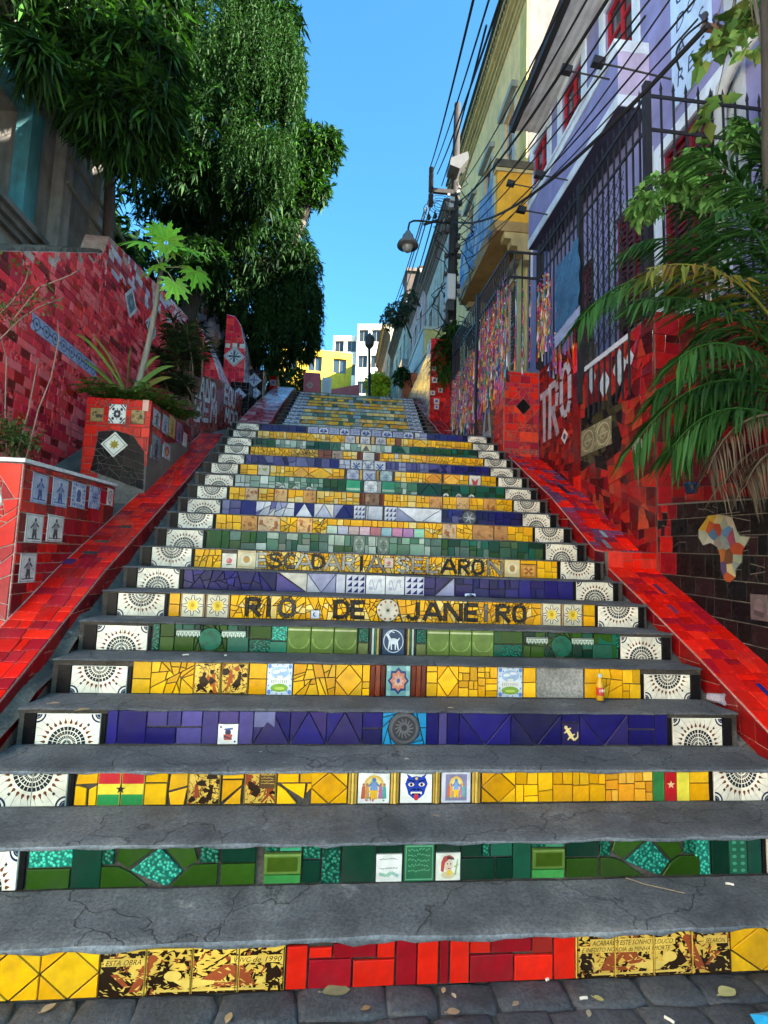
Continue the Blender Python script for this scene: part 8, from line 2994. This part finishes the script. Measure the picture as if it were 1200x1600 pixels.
def frond(P0, P1, P2, nl, ll, lw, cols, name='frond', seed=0, hang=.5):
    rg_ = np.random.default_rng(seed)
    A, Bq, C_ = np.array(P0), np.array(P1), np.array(P2)
    us = np.linspace(0, 1, 14)
    rach = [(1 - u) ** 2 * A + 2 * u * (1 - u) * Bq + u * u * C_ for u in us]
    B1, D1, L1 = [], [], []
    for s_ in (-1, 1):
        for k in range(nl):
            u = .16 + .84 * k / nl
            p = (1 - u) ** 2 * A + 2 * u * (1 - u) * Bq + u * u * C_
            tn = 2 * (1 - u) * (Bq - A) + 2 * u * (C_ - Bq)
            tn /= np.linalg.norm(tn)
            sd = np.cross(tn, np.array([.0, -.25, 1.0]))
            sd /= np.linalg.norm(sd)
            B1.append(p)
            D1.append(sd * s_ * .8 + tn * (.55 + .4 * u) + rg_.normal(0, .09, 3) - np.array([0, 0, .12]))
            L1.append(ll * (1 - .62 * abs(u - .45) ** 1.3 - .3 * max(0, u - .8)) * rg_.uniform(.85, 1.1))
    n = len(B1)
    lf = leaves_mesh(name, np.array(B1), np.array(D1), np.array(L1), lw, pick_cols(n, cols, .2), t, droop=hang, fold=.3)
    mb_ = MB()
    mb_.tube(rach, [.011 * (1 - .75 * u) for u in us], tuple(c * 1.4 for c in cols[0]), 6)
    mb_.build('rachis', LEAF, lf, smooth=True)
    return lf


FR = [((1200, 520, 3.3), (1020, 355, 3.2), (905, 500, 3.25), 'g'), ((1215, 520, 3.4), (1100, 330, 3.5), (985, 385, 3.6), 'g'), ((1230, 500, 3.2), (1180, 250, 3.1), (1085, 235, 3.1), 'g'), ((1240, 480, 3.3), (1230, 220, 3.4), (1150, 190, 3.5), 'g'),
      ((1225, 560, 3.2), (1120, 440, 3.0), (990, 470, 3.0), 'g'), ((1240, 560, 3.1), (1160, 380, 2.9), (1010, 420, 2.85), 'y'), ((1225, 620, 3.3), (1100, 540, 3.3), (985, 700, 3.4), 'g'), ((1230, 610, 3.4), (1090, 540, 3.6), (1020, 620, 3.7), 'g'),
      ((1235, 590, 3.0), (1130, 500, 2.9), (1060, 560, 2.9), 'g'), ((1240, 540, 3.5), (1150, 360, 3.8), (1060, 320, 3.9), 'g'), ((1250, 560, 3.3), (1210, 300, 3.6), (1130, 270, 3.8), 'g'), ((1240, 520, 3.0), (1200, 330, 2.8), (1120, 330, 2.75), 'g'),
      ((1230, 660, 3.1), (1120, 600, 3.1), (1050, 700, 3.2), 'g'), ((1240, 650, 3.0), (1140, 630, 2.95), (1105, 740, 3.0), 'd'), ((1245, 620, 3.3), (1100, 580, 3.4), (1060, 700, 3.5), 'g'), ((1250, 600, 3.4), (1170, 520, 3.4), (1085, 640, 3.5), 'g'),
      ((1250, 700, 3.2), (1180, 670, 3.2), (1125, 765, 3.05), 'd'), ((1250, 560, 3.6), (1130, 470, 3.9), (1050, 450, 4.0), 'g'), ((1250, 480, 3.5), (1180, 300, 3.9), (1090, 390, 4.0), 'g'), ((1250, 650, 3.5), (1160, 600, 3.7), (1090, 680, 3.8), 'g'), ((1250, 450, 2.9), (1250, 330, 2.8), (1170, 290, 2.75), 'g'),
      ((1260, 640, 3.4), (1190, 480, 3.5), (1100, 520, 3.6), 'g'), ((1250, 440, 3.6), (1190, 240, 3.9), (1120, 330, 4.1), 'g'), ((1260, 400, 3.3), (1220, 200, 3.5), (1165, 260, 3.6), 'g'), ((1240, 560, 3.8), (1170, 420, 4.0), (1090, 490, 4.1), 'g'), ((1250, 620, 3.9), (1170, 560, 4.0), (1080, 610, 4.1), 'g'), ((1240, 600, 3.6), (1150, 400, 3.6), (1060, 390, 3.6), 'g'), ((1250, 500, 3.2), (1190, 380, 3.1), (1090, 360, 3.05), 'g'), ((1250, 700, 3.0), (1190, 690, 3.0), (1165, 760, 3.0), 'd')]
for k, (a, b, c, kd) in enumerate(FR):
    frond(W3(*a), W3(*b), W3(*c), 44, .36 if kd != 'd' else .2, .025 if kd != 'd' else .009, PALMG if kd == 'g' else DRY if kd == 'd' else [(.12, .12, .02), (.1, .13, .02), (.16, .1, .02)], 'frond' if kd != 'd' else 'dry_frond', 50 + k, .5 if kd != 'd' else .9)
for k in range(7):
    mb = MB()
    b0 = (3.1 + .07 * cos(k * 1.8), 3.3 + .07 * sin(k * 1.8), 1.98)
    mb.tube([b0, (b0[0] + .04 * cos(k), b0[1] + .03 * sin(k * 2), 2.6), (b0[0] + .1 * cos(k * 1.7), b0[1] + .08 * sin(k), 3.3)], [.04, .034, .025], (.12, .13, .06), 8)
    mb.build('stem', WOOD, t, smooth=True)
bl = [((*W3(1030, 300, 3.9),), .3, (.22, .2, .1)), ((*W3(1065, 285, 3.8),), .2, (.15, .15, .1)), ((*W3(1090, 250, 3.7),), .2, (.15, .15, .08)), ((*W3(1010, 325, 3.9),), .2, (.14, .15, .08)), ((*W3(1110, 300, 3.7),), .3, (.25, .2, .14)), ((*W3(1160, 215, 3.5),), .2, (.14, .14, .1))]
tree('shrub', 'light green small-leaved shrub reaching through the terrace fence', (3.0, 4.1, 3.0), bl, 120, 9, .075, .04, [(.1, .22, .06), (.14, .27, .08), (.07, .17, .04)], (.14, .11, .08), [(3.0, 4.1, 2.2), (2.95, 4.05, 3.6), (2.9, 4.0, 4.6)], .018, cat='shrub', shell=.0)
bl = [((*W3(1135, 60, 3.7),), .3, (.16, .14, .1)), ((*W3(1175, 25, 3.6),), .3, (.14, .12, .14)), ((*W3(1105, 85, 3.7),), .2, (.12, .1, .06)), ((*W3(1180, 60, 3.5),), .2, (.1, .1, .12)), ((*W3(1115, 175, 3.7),), .1, (.08, .08, .08))]
tree('climbing_vine', 'broad-leaved green vine around the insulator rack on the lilac house', (2.98, 3.4, 5.0), bl, 34, 5, .12, .1, [(.1, .2, .05), (.14, .25, .07), (.16, .2, .05)], (.12, .1, .08), [(2.96, 3.3, 4.4), (2.95, 3.4, 5.6), (2.93, 3.5, 6.6)], .02, cat='vine', shell=.0)
t = thing('tree_trunk', (3.0, 2.95, 4.0), 'rough pale trunk at the picture edge beside the lilac house', 'tree')
limb_mesh('trunk', [([W3(1206, 520, 3.2), W3(1198, 240, 3.2), W3(1198, 120, 3.2), W3(1196, -20, 3.2), W3(1200, -160, 3.2)], .03, .036)], t, (.04, .033, .026))

# ------------------------------------------------------------------ small things
c = W3(1080, 762, 3.95)
t = thing('flower_pot', (c[0], c[1], c[2] - .04), 'small blue pot with a scraggly plant on the black wall', 'pot')
mb = MB()
mb.lathe([(.04, 0), (.055, .07), (.06, .075), (.055, .085)], (c[0], c[1], c[2] - .045), (.015, .04, .12), 14)
mb.build('pot', GLAZE, t, smooth=True)
n = 40
leaves_mesh('leaves', np.array([c[0] - .08, c[1], c[2] + .05]) + NP.normal(0, .06, (n, 3)), NP.normal(0, 1, (n, 3)), .05, .02, pick_cols(n, [(.06, .07, .03), (.1, .06, .03)]), t)

zt = STEP[5][1]
c = on_y(937, 1098, STEP[5][0] - .05)
BX, BY, BZ = float(c[0]), STEP[5][0] - .055, STEP[5][1] + .003
t = thing('bottle', (BX, BY, BZ), 'small yellow bottle with a red label standing on the blue step', 'bottle')
mb = MB()
mb.lathe([(.018, 0), (.0225, .004), (.0225, .085), (.019, .1), (.0095, .12), (.0095, .135)], (BX, BY, BZ), (.55, .28, .01), 18)
mb.build('body', PLASTIC, t, smooth=True)
mb = MB()
mb.lathe([(.0228, .03), (.0228, .078)], (BX, BY, BZ), (.4, .025, .02), 18)
for k in range(5):
    x_ = BX - .014 + .007 * k
    mb.decal(rect(x_, x_ + .004, BZ + .05 + .006 * (k % 2), BZ + .064 + .004 * (k % 3)), fr_front(BY - math.sqrt(max(0, .0236 ** 2 - (x_ + .002 - BX) ** 2)) - .0012), 0, (.7, .66, .6))
mb.build('label', PLASTIC, t)
mb = MB()
mb.lathe([(.0105, .135), (.0105, .152), (.009, .154)], (BX, BY, BZ), (.3, .42, .5), 12)
mb.build('cap', PLASTIC, t)
c = on_y(1119, 1104, 3.05)
t = thing('plastic_cup', (float(c[0]), 3.05, STEP[5][1]), 'clear plastic cup lying by the red parapet', 'cup')
ax = Matrix.Rotation(radians(28), 3, 'Z') @ Matrix.Rotation(radians(88), 3, 'X')
mb = MB()
pro = [(.022, -.045), (.034, .045)]
vs = []
for r_, h in ((.022, -.045), (.034, .045), (.0365, .047), (.0335, .046), (.0212, -.043)):
    for k in range(20):
        a = 2 * pi * k / 20
        q = ax @ Vector((r_ * cos(a), r_ * sin(a), h))
        vs.append((c[0] + q[0], 3.05 + q[1], STEP[5][1] + .036 + q[2]))
fs = [(i * 20 + k, i * 20 + (k + 1) % 20, (i + 1) * 20 + (k + 1) % 20, (i + 1) * 20 + k) for i in range(4) for k in range(20)]
fs.append(tuple(range(20))[::-1])
mb.raw(vs, fs, (.9, .9, .9))
mb.build('cup', CLEAR, t, smooth=True)


def dry_leaf(px, py, z, L_, ang, col, lab, name='fallen_leaf'):
    d = ray(px, py)
    P = CAM + d * ((z - CAM[2]) / d[2])
    mb_ = MB()
    ca, sa = cos(ang), sin(ang)
    top_, bot_ = [], []
    n_ = 8
    vs = []
    for i in range(n_ + 1):
        u = i / n_
        w_ = .27 * L_ * (sin(pi * u) ** .75) + .0008
        for s_, h in ((-1, .012), (0, .003), (1, .014)):
            a, b = (u - .5) * L_, s_ * w_
            vs.append((P[0] + a * ca - b * sa, P[1] + a * sa + b * ca, z + .004 + h * L_ * 4 * abs(s_) * sin(pi * u) + .02 * L_ * sin(6 * u)))
    fs = []
    for i in range(n_):
        fs += [(3 * i, 3 * i + 3, 3 * i + 4, 3 * i + 1), (3 * i + 1, 3 * i + 4, 3 * i + 5, 3 * i + 2)]
    mb_.raw(vs, fs, col)
    mb_.tube([vs[1], (2 * vs[1][0] - vs[4][0], 2 * vs[1][1] - vs[4][1], vs[1][2] + .004)], .0012 + L_ * .01, col, 4)
    o_ = mb_.build(name, LEAF_DRY, smooth=True)
    tag(o_, lab, 'leaf', 'fallen leaves on the steps and street')


dry_leaf(525, 1550, 0.005, .095, .1, (.2, .19, .1), 'large olive-grey oval leaf lying on the cobbles before the red tiles')
dry_leaf(1136, 1552, 0.005, .08, .3, (.42, .38, .16), 'yellowish leaf on the cobbles below the yellow diamond tiles')
for k, (px, py, z, L_, an, cc) in enumerate(((935, 1562, .004, .035, -.4, (.4, .34, .12)), (572, 1577, .004, .03, .4, (.3, .18, .08)), (708, 1583, .004, .045, .1, (.32, .2, .12)), (693, 1549, .004, .026, 1.2, (.42, .28, .15)), (709, 1557, .004, .022, 1.9, (.5, .4, .25)), (75, 1577, .004, .045, .9, (.35, .25, .15)), (357, 1592, .004, .04, 1.4, (.42, .28, .14)), (806, 1570, .004, .03, .6, (.3, .22, .14)),
                                            (683, 1276, STEP[3][1], .026, -.3, (.3, .2, .14)), (705, 1107, STEP[5][1] + .0, .03, .2, (.55, .5, .36)), (636, 1187, STEP[4][1], .022, .3, (.6, .56, .5)), (408, 1176, STEP[4][1], .014, .5, (.5, .48, .42)), (130, 1110, STEP[5][1] + .06, .06, .8, (.4, .26, .12)), (85, 1100, STEP[5][1] + .05, .05, .5, (.42, .3, .16)), (96, 1150, STEP[4][1] + .09, .05, 1.0, (.3, .22, .12)), (920, 1585, .004, .03, 1.1, (.35, .3, .2)))):
    dry_leaf(px, py, z + .004, L_, an, cc, 'small curled brown leaf lying on the ' + ('cobbles at the foot of the stairs' if z < .1 else 'rough gutter beside the left parapet' if px < 150 else 'grey tread of a step'))
for k, (px, py, z, L_, an) in enumerate(((1140, 1384, STEP[2][1], .03, -.4), (290, 1025, STEP[6][1], .035, .6), (352, 1026, STEP[6][1], .014, .2), (912, 1563, .0, .026, .1), (855, 1534, .0, .012, .4), (1046, 1597, .0, .03, -.9))):
    d = ray(px, py)
    P = CAM + d * ((z - CAM[2]) / d[2])
    mb = MB()
    mb.tube([(P[0] - L_ / 2 * cos(an), P[1] - L_ / 2 * sin(an), z + .007), (P[0], P[1], z + .0085), (P[0] + L_ / 2 * cos(an), P[1] + L_ / 2 * sin(an), z + .007)], .0045, (.62, .56, .48), 7)
    tag(mb.build('cigarette_butt', CLOTH), 'pale scrap of litter lying on the grey concrete', 'litter', 'pale litter on the steps')
d = ray(990, 1383)
Pa, Pb = (CAM + ray(978, 1374) * ((STEP[2][1] - CAM[2]) / ray(978, 1374)[2])), (CAM + ray(1070, 1398) * ((STEP[2][1] - CAM[2]) / ray(1070, 1398)[2]))
mb = MB()
mb.tube([Pa + np.array([0, 0, .006]), Pa * .7 + Pb * .3 + np.array([0, -.01, .005]), Pb + np.array([0, 0, .006])], .0022, (.2, .15, .1), 5)
tag(mb.build('twig', WOOD), 'thin dry twig on the second step tread, below the right diamond', 'twig')
P = CAM + ray(1195, 1597) * ((0 - CAM[2]) / ray(1195, 1597)[2])
mb = MB()
mb.raw([(P[0] - .045, P[1] - .02, .006), (P[0] + .05, P[1] - .03, .006), (P[0] + .05, P[1] + .025, .012), (P[0] - .04, P[1] + .015, .014), (P[0], P[1], .02)], [(0, 1, 4), (1, 2, 4), (2, 3, 4), (3, 0, 4)], (.02, .3, .55))
tag(mb.build('wrapper', PLASTIC), 'bright blue scrap of wrapper on the cobbles at the corner', 'litter')
P = CAM + ray(735, 935) * ((STEP[7][1] + .17 - CAM[2]) / ray(735, 935)[2])
c = W3(735, 934, 4.0)
mb = MB()
g = random.Random(1)
vs = [(c[0] + .05 * cos(a) * g.uniform(.7, 1.1), 4.0 + .02 * sin(a), STEP[8][1] + .006 + .012 * (1 + sin(3 * a))) for a in np.linspace(0, 6.28, 12)[:-1]]
mb.raw(vs + [(c[0], 4.0, STEP[8][1] + .03)], [(i, (i + 1) % 11, 11) for i in range(11)], (.5, .6, .75))
tag(mb.build('crumpled_paper', CLOTH), 'crumpled pale blue paper on the tread below the blue scroll step', 'litter')
